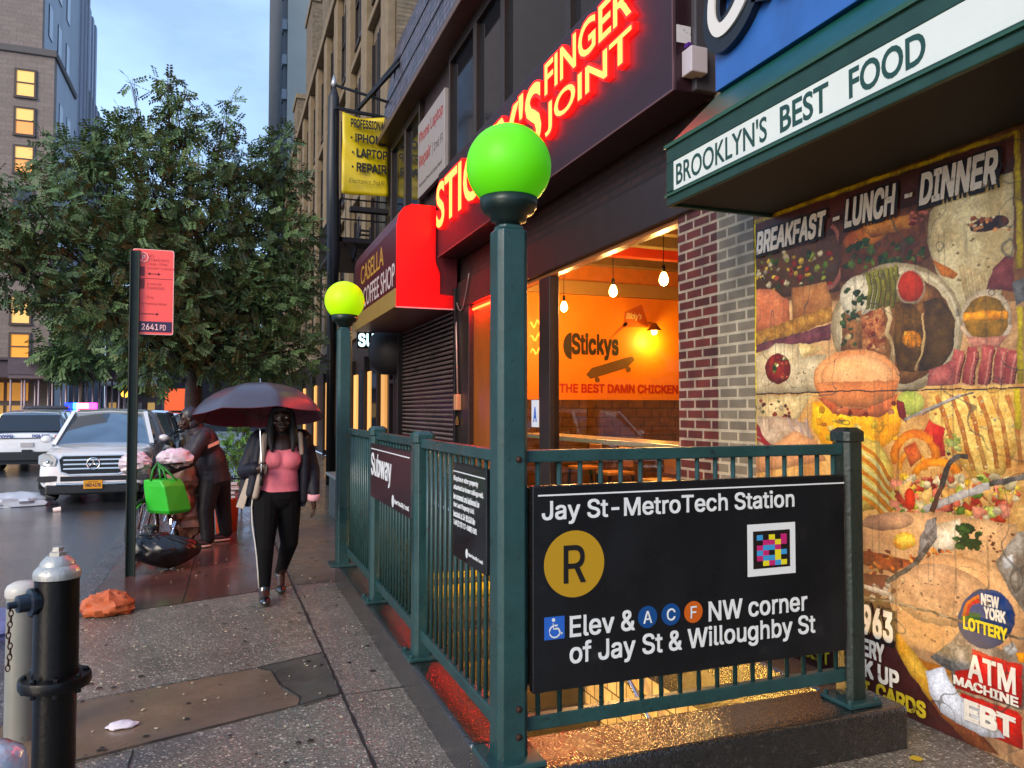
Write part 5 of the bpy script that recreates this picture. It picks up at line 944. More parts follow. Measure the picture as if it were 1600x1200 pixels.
# small lit sign and round dark awning beyond
s = thing('lit_shop_sign', 'small lit white and red shop sign just behind the further green globe', 'sign', (3, 17, 3.1))
q = MB(); q.box(2.75, 3.4, 17.0, 17.12, 2.98, 3.36); q.build('case', BLACK, s); q = MB(); q.text('S', FR_Y, (2.75, 17.0, 0), .02, 3.02, .16, .3, off=.03); q.text('U', FR_Y, (2.75, 17, 0), .2, 3.02, .16, .3, off=.03); q.build('white_letters', mat('lit_white_letter', (220, 240, 240), emit=1.0, ecol=(200, 235, 240)), s)
q = MB(); q.text('7', FR_Y, (2.75, 17, 0), .42, 3.02, .16, .3, off=.03); q.build('red_letter', mat('lit_red_letter', (230, 40, 60), emit=.8, ecol=(240, 40, 60)), s)
s = MB(); s.lathe([(.0, 0), (.30, .02), (.50, .2), (.56, .5), (.5, .8), (.3, .98), (.0, 1.0)], (3.35, 15.9, 2.35), 24); meta(s.build('round_awning', mat('black_canvas', (24, 20, 22), .6), smooth=True), 'round dark fabric awning tucked under the coffee shop awning', 'awning')
# conduit, lock box and padlock beside the shutter
s = thing('lock_box', 'shutter key box with conduit and hanging padlock between shutter and restaurant door', 'lock box', (3.3, 11.2, 1.7))
q = MB(); q.tube([(3.33, 11.32, 3.3), (3.33, 11.2, 1.86)], .014, 8); q.build('conduit', mat('pale_conduit', (186, 150, 140), .4, .3), s, True)
q = MB(); q.box(3.28, 3.36, 11.10, 11.26, 1.62, 1.86); q.build('box', mat('tan_lock_box', (206, 146, 104), .4, .2), s, bev=.01)
q = MB(); q.box(3.31, 3.34, 11.18, 11.25, 1.40, 1.48); q.tube([(3.325, 11.195 + 0, 1.48)] + [(3.325, 11.215 + .02 * math.cos(t), 1.5 + .03 * math.sin(t)) for t in np.linspace(math.pi, 0, 7)] + [(3.325, 11.235, 1.48)], .005, 6); q.build('padlock', mat('brass', (200, 150, 80), .3, .9), s)
s = MB(); s.tube([(3.34, 11.5 - i * .06, 3.62 - .5 * math.sin(i / 14 * 3.14)) for i in range(15)], .012, 6); meta(s.build('hanging_cable', mat('grey_cable', (110, 90, 90), .4), smooth=True), 'grey cable sagging under the neon sign beside the red awning end', 'cable')
# ------------------------------------------------------------ yellow banner on its bracket
YB_ = mat('yellow_banner_vinyl', (212, 186, 16), .4, var=.08, vs=3)
s = thing('repair_banner', 'yellow phone repair banner hanging from an iron bracket on the mansard roof', 'banner', (2.9, 16.8, 6.4))
q = MB(); NX, NZ = 14, 20; vs = []
for j in range(NZ + 1):
    for i in range(NX + 1):
        u, v = i / NX, j / NZ; vs.append((2.36 + u * 1.02 + .0, 16.82 + .05 * math.sin(u * 5 + v * 6) + .03 * math.sin(v * 17 + u * 8) * (1 - abs(u - .5)), 6.35 + v * 1.78 - .05 * math.sin(u * math.pi) * (v > .9)))
q.add(vs, [(j * (NX + 1) + i, j * (NX + 1) + i + 1, (j + 1) * (NX + 1) + i + 1, (j + 1) * (NX + 1) + i) for j in range(NZ) for i in range(NX)]); f = q.build('cloth', YB_, s, True); f.modifiers.new('t', 'SOLIDIFY').thickness = .006
q = MB(); o = (2.36, 16.73, 6.35)
for tx, x, y, w_, h_ in (('PROFESSIONAL', .17, 1.44, .78, .20), ('\u00b7 iPHONE', .17, 1.12, .78, .2), ('\u00b7 LAPTOP', .2, .80, .78, .2), ('\u00b7 REPAIR', .2, .48, .76, .2)): q.text(tx, FR_Y, o, x, y, w_, h_, off=.03, th=.004)
q.text('Electronics 2nd Fl', FR_Y, o, .14, .22, .78, .1, shear=.3); q.build('lettering', mat('banner_black_letter', (30, 26, 16), .5), s)
q = MB(); q.bar((2.2, 16.85, 8.72), (3.4, 16.85, 8.5), .05); q.bar((2.2, 16.85, 8.22), (3.4, 16.85, 8.14), .06); q.bar((2.7, 16.85, 8.25), (3.4, 15.8, 8.95), .07); q.bar((2.9, 16.85, 8.55), (3.5, 15.8, 9.2), .05); q.bar((3.42, 16.3, 7.9), (3.42, 16.3, 9.0), .08); q.bar((2.36, 16.85, 8.15), (3.38, 16.85, 8.13), .02); q.build('bracket', BLACK, s, bev=.004)
s = thing('dark_pole', 'tall black furled banner pole with a finial left of the yellow banner', 'pole', (2.2, 17, 0))
q = MB(); q.tube([(2.2, 17, 0), (2.2, 17, 8.2)], [.11, .1], 12); q.build('shaft', BLACK, s, True); q = MB(); q.tube([(2.2, 17, 3.6), (2.21, 17, 5), (2.19, 17, 7), (2.2, 17, 8.5), (2.22, 17, 8.75)], [.1, .14, .13, .12, .03], 10, squash=.8); q.build('furled_cloth', mat('black_furled_cloth', (34, 36, 42), .45, var=.4, vs=6, stretch=(3, 3, .4)), s, True)
q = MB(); q.lathe([(.03, 0), (.07, .08), (.05, .16), (.015, .28)], (2.2, 17, 8.72), 10); q.build('finial', mat('pale_finial', (170, 170, 172), .3, .5), s, True)
# white phone repair sign on the second floor
s = thing('phone_repair_sign', 'white second floor sign with red phone and laptop repair lettering', 'sign', (3.4, 13, 5.6))
q = MB(); q.box(3.36, 3.44, 12.1, 13.95, 5.56, 6.95); q.build('board', mat('grey_white_board', (150, 142, 140), .5, var=.06), s, bev=.008)
q = MB(); o = (3.36, 13.95, 0); q.text('Phone Laptop', FR_X, o, .1, 6.5, 1.65, .26, off=.01); q.text('Repair', FR_X, o, .1, 6.05, .85, .28, off=.01); q.build('red_lettering', mat('brick_red_letter', (150, 48, 44), .5), s)
q = MB(); q.text('| 2nd Fl', FR_X, o, 1.05, 6.05, .7, .24); q.text('Professional Phone and Laptop Repair', FR_X, o, .1, 5.72, 1.6, .09); q.build('black_lettering', mat('dark_letter', (60, 50, 50), .5), s)
# ------------------------------------------------------------ fire escape
FEM = mat('rusty_black_iron', (38, 32, 32), .5, .3, var=.3, vs=10)
s = thing('fire_escape', 'black iron fire escape landing with ladder above the coffee shop awning', 'fire escape', (3, 18.5, 5.4))
for z, nm in ((5.35, 'landing'), ):
    q = MB(); q.box(2.35, 2.42, 17.1, 21.2, z, z + .1); q.box(3.33, 3.4, 17.1, 21.2, z, z + .1); q.box(2.35, 3.4, 17.1, 17.17, z, z + .1)
    for i in range(34): q.box(2.42, 3.33, 17.2 + i * .12, 17.25 + i * .12, z + .03, z + .07)
    q.build(nm, FEM, s)
q = MB()
for z in (6.3, 5.85): q.bar((2.38, 17.1, z), (2.38, 21.2, z), .03); q.bar((2.38, 17.1, z), (3.4, 17.1, z), .03)
for i in range(10): q.bar((2.38 + i * .112, 17.1, 5.4), (2.38 + i * .112, 17.1, 6.3), .014)
for i in range(36): q.bar((2.38, 17.1 + i * .115, 5.4), (2.38, 17.1 + i * .115, 6.3), .014)
q.build('guard_rail', FEM, s)
q = MB(); q.bar((2.62, 16.9, 4.9), (3.1, 18.9, 6.1), .06, .12); q.bar((3.0, 16.95, 4.95), (3.35, 18.9, 6.1), .04, .1)
for i in range(7): q.box(2.66 + i * .06, 3.05 + i * .05, 17.05 + i * .27, 17.2 + i * .27, 4.98 + i * .17, 5.0 + i * .17)
q.box(2.55, 3.4, 16.8, 17.0, 5.98, 6.08)
q.build('stair', FEM, s)
q = MB(); q.bar((3.4, 17.4, 4.4), (2.5, 17.4, 5.35), .05); q.bar((3.4, 20.6, 4.4), (2.5, 20.6, 5.35), .05); q.build('bracket', FEM, s)
# ------------------------------------------------------------ inside the restaurant
BULB = mat('filament_bulb_glow', (255, 220, 150), emit=16, ecol=(255, 200, 100)); CORD = mat('black_cord', (20, 18, 16), .5)
for i, (x, y, z) in enumerate(((4.6, 10.1, 3.13), (4.6, 8.6, 3.14), (4.6, 7.41, 3.10))):
    s = thing('pendant_lamp', ['far', 'middle', 'near'][i] + ' bare glowing bulb of the three hanging in the restaurant window', 'pendant lamp', (x, y, z), 'bulbs hanging in the restaurant')
    q = MB(); q.tube([(x, y, 4.2), (x, y, z + .12)], .005, 6); q.build('cord', CORD, s); q = MB(); q.lathe([(.02, .06), (.022, .13), (.012, .15)], (x, y, z), 10); q.build('socket', BLACK, s, True)
    q = MB(); q.lathe([(.002, -.09), (.03, -.08), (.05, -.045), (.052, -.01), (.036, .035), (.022, .062)], (x, y, z), 16); q.build('bulb', BULB, s, True)
    ld = bpy.data.lights.new('bulb_light', 'POINT'); ld.energy = 52; ld.color = (1, .56, .18); ld.shadow_soft_size = .08; lo = bpy.data.objects.new('bulb_light', ld); COL.objects.link(lo); lo.parent = s; lo.location = (0, 0, -.16)
s = thing('wall_lamp', 'bright yellow wall lamp on the orange restaurant wall', 'wall lamp', (6.75, 11.2, 2.9))
q = MB(); q.lathe([(.03, .12), (.12, .0), (.125, -.01)], (6.7, 11.1, 2.95), 20); q.bar((6.7, 11.12, 3.05), (6.7, 11.29, 3.1), .02); q.build('shade', mat('brown_shade', (120, 60, 20), .4), s); q = MB(); q.ell((6.7, 11.1, 2.92), .05); q.build('bulb', BULB, s, True)
ld = bpy.data.lights.new('wall_lamp_light', 'POINT'); ld.energy = 11; ld.color = (1, .75, .12); ld.shadow_soft_size = .05; lo = bpy.data.objects.new('wall_lamp_light', ld); COL.objects.link(lo); lo.parent = s; lo.location = (-.05, -.14, -.12)
s = thing('wall_mural', 'dark script logo above a skateboard painted on the orange restaurant wall with red slogan', 'mural', (6, 11.29, 2)); o = (4.92, 11.298, 0)
q = MB(); q.text('THE BEST DAMN CHICKEN', FR_Y, o, .14, 1.90, 2.22, .15, off=.03); q.build('slogan', mat('orange_red_paint', (190, 44, 10), .5), s)
q = MB(); q.text('Stickys', FR_Y, o, .36, 2.44, .86, .44, off=.03);
q.prism([(.36 + .3 * math.cos(t) * .5, 2.66 + .22 * math.sin(t)) for t in np.linspace(math.pi / 2, 3 * math.pi / 2, 12)], FR_Y, o, 0, .002); q.build('logo', mat('black_brown_paint', (52, 40, 26), .5), s)
q = MB(); q.prism([(.62, 2.20), (.70, 2.13), (1.38, 2.33), (1.52, 2.46), (1.48, 2.52), (1.34, 2.49), (.72, 2.31)], FR_Y, o, 0, .002); q.lathe([(.045, 0), (.045, .004)], (5.74, 11.297, 2.12), 14, axis=(0, -1, 0)); q.lathe([(.045, 0), (.045, .004)], (6.32, 11.297, 2.30), 14, axis=(0, -1, 0)); q.build('skateboard', mat('umber_paint', (112, 76, 40), .5), s)
q = MB(); q.prism([(1.30, 3.0), (1.34, 3.26), (1.66, 3.40), (1.80, 3.02)], FR_Y, o, 0, .002); q.prism([(1.06, 2.80), (1.10, 2.86), (1.36, 3.10), (1.39, 3.05)], FR_Y, o, 0, .002); q.build('cleaver', mat('rust_paint', (196, 92, 24), .5), s)
q = MB(); q.text("Sticky's", FR_Y, o, 1.36, 3.12, .3, .13, shear=.4, off=.02, lift=.003); q.build('cleaver_lettering', mat('cream_paint', (236, 200, 140), .5), s)
WD = mat('honey_wood', (196, 128, 56), .35, var=.2, vs=12, stretch=(1, 6, 1))
def stool(x, y, lab):
    s = thing('bar_stool', lab, 'bar stool', (x, y, .1), 'bar stools inside the restaurant'); q = MB(); q.box(x - .17, x + .17, y - .17, y + .17, .86, .90); q.build('seat', WD, s, bev=.01)
    q = MB(); q.box(x + .13, x + .16, y - .16, y + .16, .95, 1.18); q.build('backrest', WD, s, bev=.01)
    for a, b_ in ((-1, -1), (1, -1), (-1, 1), (1, 1)): q = MB(); q.bar((x + a * .15, y + b_ * .15, .86), (x + a * .21, y + b_ * .21, .1), .03); q.build('leg', BLACK, s)
for x, y, l in ((4.3, 7.0, 'nearest wooden bar stool at the window counter'), (4.35, 8.1, 'wooden bar stool second from the brick pier'), (4.4, 9.0, 'wooden bar stool furthest along the window counter')): stool(x, y, l)
s = thing('dining_table', 'square honey wood table inside the restaurant', 'table', (5.5, 7.5, .1)); q = MB(); q.box(5.1, 5.9, 7.0, 8.2, .98, 1.03); q.build('tabletop', WD, s, bev=.01); q = MB(); q.box(5.46, 5.54, 7.5, 7.6, .12, .98); q.box(5.25, 5.75, 7.35, 7.75, .1, .12); q.build('pedestal', BLACK, s)
s = MB(); s.box(3.62, 3.63, 8.25, 8.7, 1.75, 2.35); meta(s.build('menu_board', mat('chalk_black', (22, 22, 24), .5, dirt=(120, 120, 120), ds=60, dt=.68)), 'small black menu board behind the restaurant glass near the lamp post', 'menu board')
s = thing('grade_card', 'white hygiene grade card with a blue letter A in the restaurant window', 'card', (3.45, 8.4, 1.6)); q = MB(); q.box(3.452, 3.458, 8.30, 8.52, 1.42, 1.74); q.build('card', mat('card_white', (214, 222, 230), .4), s); q = MB(); q.text('A', FR_X, (3.452, 8.52, 0), .06, 1.48, .1, .18, off=.02); q.build('letter', mat('card_blue', (30, 90, 190), .4), s)
s = thing('open_neon', 'small red and yellow neon sign hanging inside the narrow restaurant pane', 'neon sign', (3.6, 8.6, 2.6)); q = MB()
for k in range(3): q.tube([(3.62, 8.95 - i * .05, 2.35 + k * .17 + .04 * math.sin(i * 1.4 + k)) for i in range(12)], .012, 6)
q.build('tubes', mat('yellow_red_neon', (255, 140, 40), emit=3, ecol=(255, 110, 30)), s, True)
ld = bpy.data.lights.new('vestibule_light', 'POINT'); ld.energy = 12; ld.color = (1, .25, .05); ld.shadow_soft_size = .05; lo = bpy.data.objects.new('vestibule_light', ld); COL.objects.link(lo); lo.parent = s; lo.location = (-.02, .9, .35)
# ------------------------------------------------------------ trees
LEAF = mat('leaf_green', (82, 108, 64), .5, var=.5, vs=1.6, dirt=(96, 116, 58), ds=1.1, dt=.62, spec=.35); BARK = mat('dark_bark', (52, 42, 36), .7, var=.4, vs=12, bump=.8, bs=25)
def leaves(blobs, dens, size, seed, nl=7):
    rs = np.random.RandomState(seed); VS = []; FS = []; base = 0
    for (x, y, z, r) in blobs:
        n = max(6, int(dens * r * r)); d = rs.normal(size=(n, 3)); d /= np.linalg.norm(d, axis=1)[:, None]
        rad = r * (.35 + .65 * rs.rand(n) ** .5) * (1 + .18 * np.sin(d[:, 0] * 5 + x * 3) * np.cos(d[:, 2] * 6 + y)); c = np.array([x, y, z]) + d * rad[:, None] * np.array([1, 1, .85])
        t = d * .8 + rs.normal(size=(n, 3)) * .5; t[:, 2] -= .25; t /= np.linalg.norm(t, axis=1)[:, None]
        s_ = np.cross(t, rs.normal(size=(n, 3))); s_ /= np.linalg.norm(s_, axis=1)[:, None]; s_[:, 2] *= .4
        for k in range(nl):
            for sd in (-1, 1):
                st = c + t * (k * size * .62); L_ = size * (.8 + .4 * rs.rand(n))[:, None]; dr = s_ * sd * .85 + t * .5; dr /= np.linalg.norm(dr, axis=1)[:, None]
                wv = np.cross(dr, np.cross(t, s_)) ; wv /= (np.linalg.norm(wv, axis=1)[:, None] + 1e-9); wv = wv * L_ * .27 + rs.normal(size=(n, 3)) * size * .04
                q = np.stack([st, st + dr * L_ * .5 + wv, st + dr * L_ + np.array([0, 0, -size * .15]), st + dr * L_ * .5 - wv], 1).reshape(-1, 3)
                VS.append(q); FS.append(np.arange(base, base + 4 * n).reshape(-1, 4)); base += 4 * n
    return np.concatenate(VS), np.concatenate(FS)
def rawmesh(name, vs, fs, m, parent, kind=None):
    me = bpy.data.meshes.new(name); o_ = org(parent); me.vertices.add(len(vs)); me.vertices.foreach_set('co', (vs - np.array(o_)).ravel())
    me.loops.add(fs.size); me.loops.foreach_set('vertex_index', fs.ravel()); me.polygons.add(len(fs)); me.polygons.foreach_set('loop_start', np.arange(0, fs.size, fs.shape[1])); me.polygons.foreach_set('loop_total', np.full(len(fs), fs.shape[1]))
    me.update(calc_edges=True); me.materials.append(m); ob = bpy.data.objects.new(name, me); COL.objects.link(ob); ob.parent = parent; CH.setdefault(parent.name, []).append(ob); _org[ob.name] = o_; return ob
def tree(label, base, blobs, dens, size, seed, r0, fork, group=None):
    t = thing('street_tree', label, 'tree', base, group); rs = random.Random(seed); q = MB(); B_ = V(base); fk = V(fork)
    q.tube([B_ + V((0, 0, -.1)), B_ + (fk - B_) * .3 + V((.03, 0, 0)), B_ + (fk - B_) * .7 + V((-.02, 0, 0)), fk], [r0 * 1.25, r0, r0 * .9, r0 * .8], 12)
    for (x, y, z, r) in blobs:
        e = V((x, y, z)); mid = fk.lerp(e, .5) + V((rs.uniform(-.2, .2), rs.uniform(-.2, .2), -.15 * (e - fk).length * .4 + .15)); q.tube([fk - V((0, 0, .2)), fk.lerp(mid, .55), mid, e, e + (e - mid).normalized() * r * .5], [r0 * .34, r0 * .24, min(r0 * .14, r * .05), min(r0 * .07, r * .03), .004], 6)
        for _ in range(6):
            d = V((rs.gauss(0, 1), rs.gauss(0, 1), rs.gauss(.2, .8))).normalized(); q.tube([mid.lerp(e, .6), e + d * r * .5, e + d * r * .95], [min(r0 * .06, r * .02), r0 * .02, .003], 5)
    q.build('trunk', BARK, t, True); v, f = leaves(blobs, dens, size, seed, 5); rawmesh('crown', v, f, LEAF, t); return t
BL = [(-2.63, 13.2, 4.6, 0.72), (-2.82, 13.0, 3.69, 0.66), (-2.25, 13.5, 4.01, 0.79), (-1.98, 14.0, 5.17, 0.83), (-2.3, 14.2, 5.73, 0.58), (-1.58, 14.5, 6.01, 0.66), (-1.68, 14.5, 6.39, 0.37), (-1.16, 14.3, 5.34, 0.98), (-1.48, 13.8, 4.12, 0.94), (-1.84, 13.2, 3.19, 0.59), (-2.15, 13.0, 3.25, 0.48), (-1.01, 14.0, 3.66, 0.85), (-0.8, 14.0, 2.91, 0.64), (-1.17, 13.8, 2.67, 0.42), (-0.48, 15.0, 6.18, 0.64), (-0.56, 14.8, 4.61, 1.09), (-0.8, 14.8, 6.78, 0.41), (-0.93, 14.8, 7.22, 0.3), (-1.0, 14.8, 7.5, 0.17), (-0.7, 15.0, 6.57, 0.35), (-0.25, 15.0, 5.38, 0.82), (-0.01, 15.0, 3.74, 1.0), (-0.21, 14.6, 2.76, 0.68), (0.24, 15.4, 6.39, 0.55), (-0.05, 15.2, 7.08, 0.26), (0.08, 15.2, 7.4, 0.14), (0.55, 15.6, 5.61, 0.75), (0.78, 15.6, 6.39, 0.56), (1.03, 15.8, 6.99, 0.33), (1.41, 15.8, 6.13, 0.51), (0.9, 15.4, 4.72, 0.87), (1.52, 15.6, 5.06, 0.64), (0.55, 15.0, 3.53, 0.89), (1.25, 15.2, 3.84, 0.8), (1.65, 15.6, 4.17, 0.57), (1.01, 15.0, 2.71, 0.72), (0.44, 14.8, 2.45, 0.7), (1.52, 15.4, 2.88, 0.56), (-1.09, 14.0, 2.16, 0.21), (-3.28, 12.6, 3.95, 0.62), (-3.5, 12.8, 4.7, 0.54), (-1.43, 14.4, 6.55, 0.24), (-1.56, 14.6, 7.28, 0.11)]
BL = [(x - .3, y, z, r * .9) if x > 1.2 else (x, y, z, r) for x, y, z, r in BL]
tree('big leafy honey locust over the pavement behind the umbrella, with a ragged dark green crown', (-.47, 14.8, 0), BL, 520, .074, 3, .15, (-.5, 14.8, 2.5))
rr = random.Random(4)
BL2 = [(-.7 + rr.uniform(-2, 1.9), 25 + rr.uniform(-1.6, 1.6), rr.uniform(2.8, 6.8), rr.uniform(.6, 1.0)) for _ in range(26)]
tree('further dark street tree behind the big honey locust, further down the kerb', (-.7, 25, 0), BL2, 170, .14, 8, .14, (-.7, 25, 2.8))
BL3 = [(-7.2 + rr.uniform(-1.2, 1.2), 47 + rr.uniform(-1, 1), rr.uniform(4.0, 7.5), rr.uniform(.8, 1.2)) for _ in range(12)]
tree('small distant tree between the scaffold and the signpost', (-7.0, 46, 0), BL3, 60, .25, 9, .13, (-7, 46, 3.2))
t = thing('shrub', 'low green shrub in the tree pit behind the cyclist', 'shrub', (.12, 14.0, 0)); q = MB()
for i in range(7): q.tube([(.12, 14, 0), (.12 + rnd(-.2, .2), 14 + rnd(-.2, .2), rnd(.5, 1.0))], [.012, .005], 5)
q.build('stem', BARK, t); v, f = leaves([(.05, 14, .9, .28), (.2, 14.1, 1.15, .25), (.12, 13.9, .5, .28)], 900, .06, 4, 4); rawmesh('foliage', v, f, mat('shrub_leaf', (84, 128, 48), .5, var=.4, vs=5), t)
s = thing('tree_guard', 'low black iron guard around the tree pit behind the cyclist', 'railing', (.1, 14, 0)); q = MB()
for x in np.linspace(-.9, .45, 10): q.tube([(x, 13.4, 0), (x, 13.4, .55)], .012, 6)
q.bar((-.9, 13.4, .5), (.45, 13.4, .5), .025); q.build('bars', BLACK, s)

# ------------------------------------------------------------ vehicles
GLS = mat('car_glass', (110, 126, 138), .05, .75, spec=1.0, coat=1); TYRE = mat('tyre_rubber', (22, 22, 23), .6, var=.2); RIM = mat('alloy_rim', (130, 132, 136), .3, .8); BLKP = mat('black_trim_plastic', (26, 27, 29), .4); CHROME = mat('chrome', (220, 222, 226), .12, 1)
LENS = mat('headlight_lens', (150, 150, 146), .08, spec=.9, coat=1); RLENS = mat('tail_lamp_red', (150, 16, 18), .15, coat=1, emit=.12, ecol=(255, 30, 20))
def suv(name, label, cat, paint, L_=4.8, W_=1.92, H_=1.76, sedan=False, group=None):
    """front at -y; origin at the middle of the front bumper on the ground"""
    o = thing(name, label, cat, (0, 0, 0), group); w2 = W_ / 2; hb = .98 if sedan else 1.08; hood = hb - .02
    st = [(-.0, .60, .30, .62), (.03, .86, .27, .80), (.16, .95, .26, hood - .16), (.45, .985, .26, hood - .06), (1.0, 1.0, .26, hood), (1.35, 1.0, .26, hood + .03), (2.2, 1.0, .26, hb), (3.4, 1.0, .26, hb + .02), (4.3, .99, .28, hb + .03), (L_ - .1, .95, .32, hb + .02), (L_, .84, .42, hb - .08)]
    rings = []
    for y, k, z0, zt in st:
        a = w2 * k; P = [(-a * .86, z0), (-a * .97, z0 + .10), (-a, z0 + .32 * (zt - z0) + .03), (-a * .985, z0 + .72 * (zt - z0)), (-a * .93, zt - .03), (-a * .72, zt + .005), (-a * .35, zt + .02)]
        P = P + [(0, zt + .025)] + [(-x, z) for x, z in reversed(P)]; rings.append([V((x, y, z)) for x, z in P])
    q = MB(); q.loft(rings); b_ = q.build('body', paint, o, True, auto=50)
    sb = b_.modifiers.new('s', 'SUBSURF'); sb.levels = 1; sb.render_levels = 2
    ys = [(1.22, hood - .03), (2.05, H_ - .06), (2.5, H_), (3.6, H_ - .01), (L_ - (.9 if sedan else .42), H_ - .08), (L_ - (.2 if sedan else .12), hb)]
    def gring(y, z, sh=0):
        wb = w2 * .93 - sh; wt = w2 * .70 - sh; zz = hb - .05; k = max(0, min(1, (z - zz) / (H_ - zz))); a = wb + (wt - wb) * k
        return [V((-wb, y, zz)), V((-a - .01, y, max(zz + .01, z - .06))), V((-a * .93, y, z - .01)), V((0, y, z + .02)), V((a * .93, y, z - .01)), V((a + .01, y, max(zz + .01, z - .06))), V((wb, y, zz))]
    q = MB(); q.loft([gring(y, max(z, hb - .04)) for y, z in ys]); q.build('glasshouse', GLS, o, True, auto=40)
    q = MB(); rr_ = [[p + V((0, 0, .012)) for p in gring(y, z)[1:6]] + [p - V((0, 0, .03)) for p in reversed(gring(y, z)[1:6])] for y, z in ys[1:5]]; q.loft(rr_); q.build('roof', paint, o, True, auto=40)
    def gp(y, t, sd):  # point on glasshouse side
        for (y0, z0), (y1, z1) in zip(ys, ys[1:]):
            if y0 <= y <= y1: z = z0 + (z1 - z0) * (y - y0) / (y1 - y0); break
        r = gring(y, max(z, hb - .03)); p = r[0].lerp(r[1], t); return V((p.x * -sd * 1.0 if sd > 0 else p.x, y, p.z)) if sd < 0 else V((-p.x, y, p.z))
    for sd in (-1, 1):
        q = MB(); a0 = V((sd * w2 * .90, 1.26, hood)); a1 = V((sd * w2 * .69, 2.08, H_ - .055)); q.bar(a0, a1, .075, .05)
        for y in (2.62, 3.62): q.bar(gp(y, 0, sd), gp(y, 1, sd), .09 if y > 3 else .07, .05)
        q.bar(gp(L_ - .35, 0, sd), (sd * w2 * .68, L_ - .95 if sedan else L_ - .5, H_ - .10), .16, .05); q.build('pillar', paint, o)
        q = MB(); q.ell((sd * (w2 + .10), 1.62, hb + .08), (.11, .07, .075), 12, 8); q.build('wing_mirror', paint, o, True)
        for y in (.92, L_ - 1.0):
            wx = sd * (w2 - .11); q = MB(); q.lathe([(.24, -.12), (.33, -.125), (.372, -.09), (.378, 0), (.372, .09), (.33, .125), (.24, .12)], (wx, y, .375), 32, axis=(1, 0, 0), cap=True); wh = q.build('wheel', TYRE, o, True, auto=40)
            q = MB(); q.lathe([(.05, .0), (.06, .03), (.20, .01), (.245, .03), (.25, -.02)], (wx + sd * .105, y, .375), 24, axis=(sd, 0, 0)); q.build('rim', RIM, wh, True)
            q = MB(); q.loft([[V((sd * (w2 + .006 - e), y + rr2 * math.cos(t), .375 + rr2 * math.sin(t))) for t in np.linspace(-.25, math.pi + .25, 18)] + [V((sd * (w2 + .006 - e), y + r3 * math.cos(t), .375 + r3 * math.sin(t))) for t in np.linspace(math.pi + .25, -.25, 18)] for e, rr2, r3 in ((0, .45, .385), (.05, .45, .385))]); q.build('wheel_arch', BLKP, o)
        for k, y in enumerate((1.75, 2.66)): q = MB(); q.box(sd * (w2 - .002) if sd > 0 else -(w2 + .004), sd * (w2 + .004) if sd > 0 else -(w2 - .002), y, y + .012, .45, hb - .08); q.build('door_seam', BLKP, o)
    q = MB(); q.box(-w2 * .9, w2 * .9, .12, L_ - .12, .20, .30); q.build('underbody', BLKP, o)
    return o, w2, hb, hood
WHP = mat('wet_white_car_paint', (240, 240, 244), .18, spec=.6, coat=1, var=.03)
# white SUV facing the camera
o, w2, hb, hood = suv('parked_suv', 'white parked SUV facing the camera with yellow plate and star badge in its grille', 'SUV', WHP, 4.8, 1.93, 1.75)
q = MB(); q.prism([(-.52, .62), (-.56, .84), (-.50, .90), (.50, .90), (.56, .84), (.52, .62), (.40, .57), (-.40, .57)], FR_Y, (0, .03, 0), 0, .03); g = q.build('grille', mat('grille_black', (20, 20, 22), .3), o, bev=.01)
q = MB()
for z in (.67, .75, .83): q.box(-.49, .49, -.025, -.002, z - .012, z + .014)
for a, c in (((-.53, .61), (-.57, .85)), ((-.57, .85), (-.5, .915)), ((-.5, .915), (.5, .915)), ((.5, .915), (.57, .85)), ((.57, .85), (.53, .61)), ((.53, .61), (.4, .56)), ((.4, .56), (-.4, .56)), ((-.4, .56), (-.53, .61))): q.bar((a[0], -.005, a[1]), (c[0], -.005, c[1]), .022)
q.build('chrome_bars', CHROME, g)
q = MB(); q.tube([(.105 * math.cos(t), -.035, .76 + .105 * math.sin(t)) for t in np.linspace(0, 2 * math.pi, 33)], .012, 8)
for k in range(3): t = R_(90 + 120 * k); q.tube([(0, -.035, .76), (.10 * math.cos(t), -.035, .76 + .10 * math.sin(t))], [.018, .005], 6)
q.build('star_badge', CHROME, g, True)
for sd in (-1, 1):
    q = MB(); q.loft([[V((sd * x, y + dy, z)) for x, y, z in [(.62, .035, .72), (.60, .05, .85), (.70, .115, .93), (.85, .22, .95), (.945, .33, .90), (.925, .20, .76), (.82, .085, .71)]] for dy in (-.035, .03)]); hl = q.build('headlight', LENS, o, bev=.015)
    q = MB(); q.lathe([(.03, 0), (.035, .015)], (sd * .74, .02, .80), 16, axis=(0, -1, 0)); q.build('reflector', CHROME, hl, True)
    q = MB(); q.prism([(sd * a if sd > 0 else sd * a, z) for a, z in ([(.56, .44), (.58, .55), (.90, .54), (.92, .47), (.88, .43)] if sd > 0 else [(.88, .43), (.92, .47), (.90, .54), (.58, .55), (.56, .44)])], FR_Y, (0, .06, 0), 0, .05); q.build('fog_lamp', mat('fog_surround', (52, 48, 48), .3), o, bev=.01)
q = MB(); q.box(-.54, .54, -.005, .06, .44, .53); q.build('lower_grille', mat('grille_black', (1, 1, 1)), o, bev=.01)
q = MB(); q.box(-.78, .78, -.0, .2, .20, .38); q.build('lower_bumper', BLKP, o, bev=.03); q = MB(); q.box(-.62, .62, -.03, .1, .375, .41); q.build('chrome_skid', CHROME, o, bev=.01)
q = MB(); q.box(-.155, .155, -.055, -.03, .30, .455); pl_ = q.build('licence_plate', mat('amber_plate', (226, 160, 34), .4), o, bev=.004); q = MB(); q.text('NEW YORK', FR_Y, (-.155, -.055, .3), .08, .115, .15, .02); q.text('HKD 4178', FR_Y, (-.155, -.055, .3), .03, .035, .25, .065, off=.02); q.build('plate_lettering', mat('plate_navy', (40, 34, 60), .4), pl_)
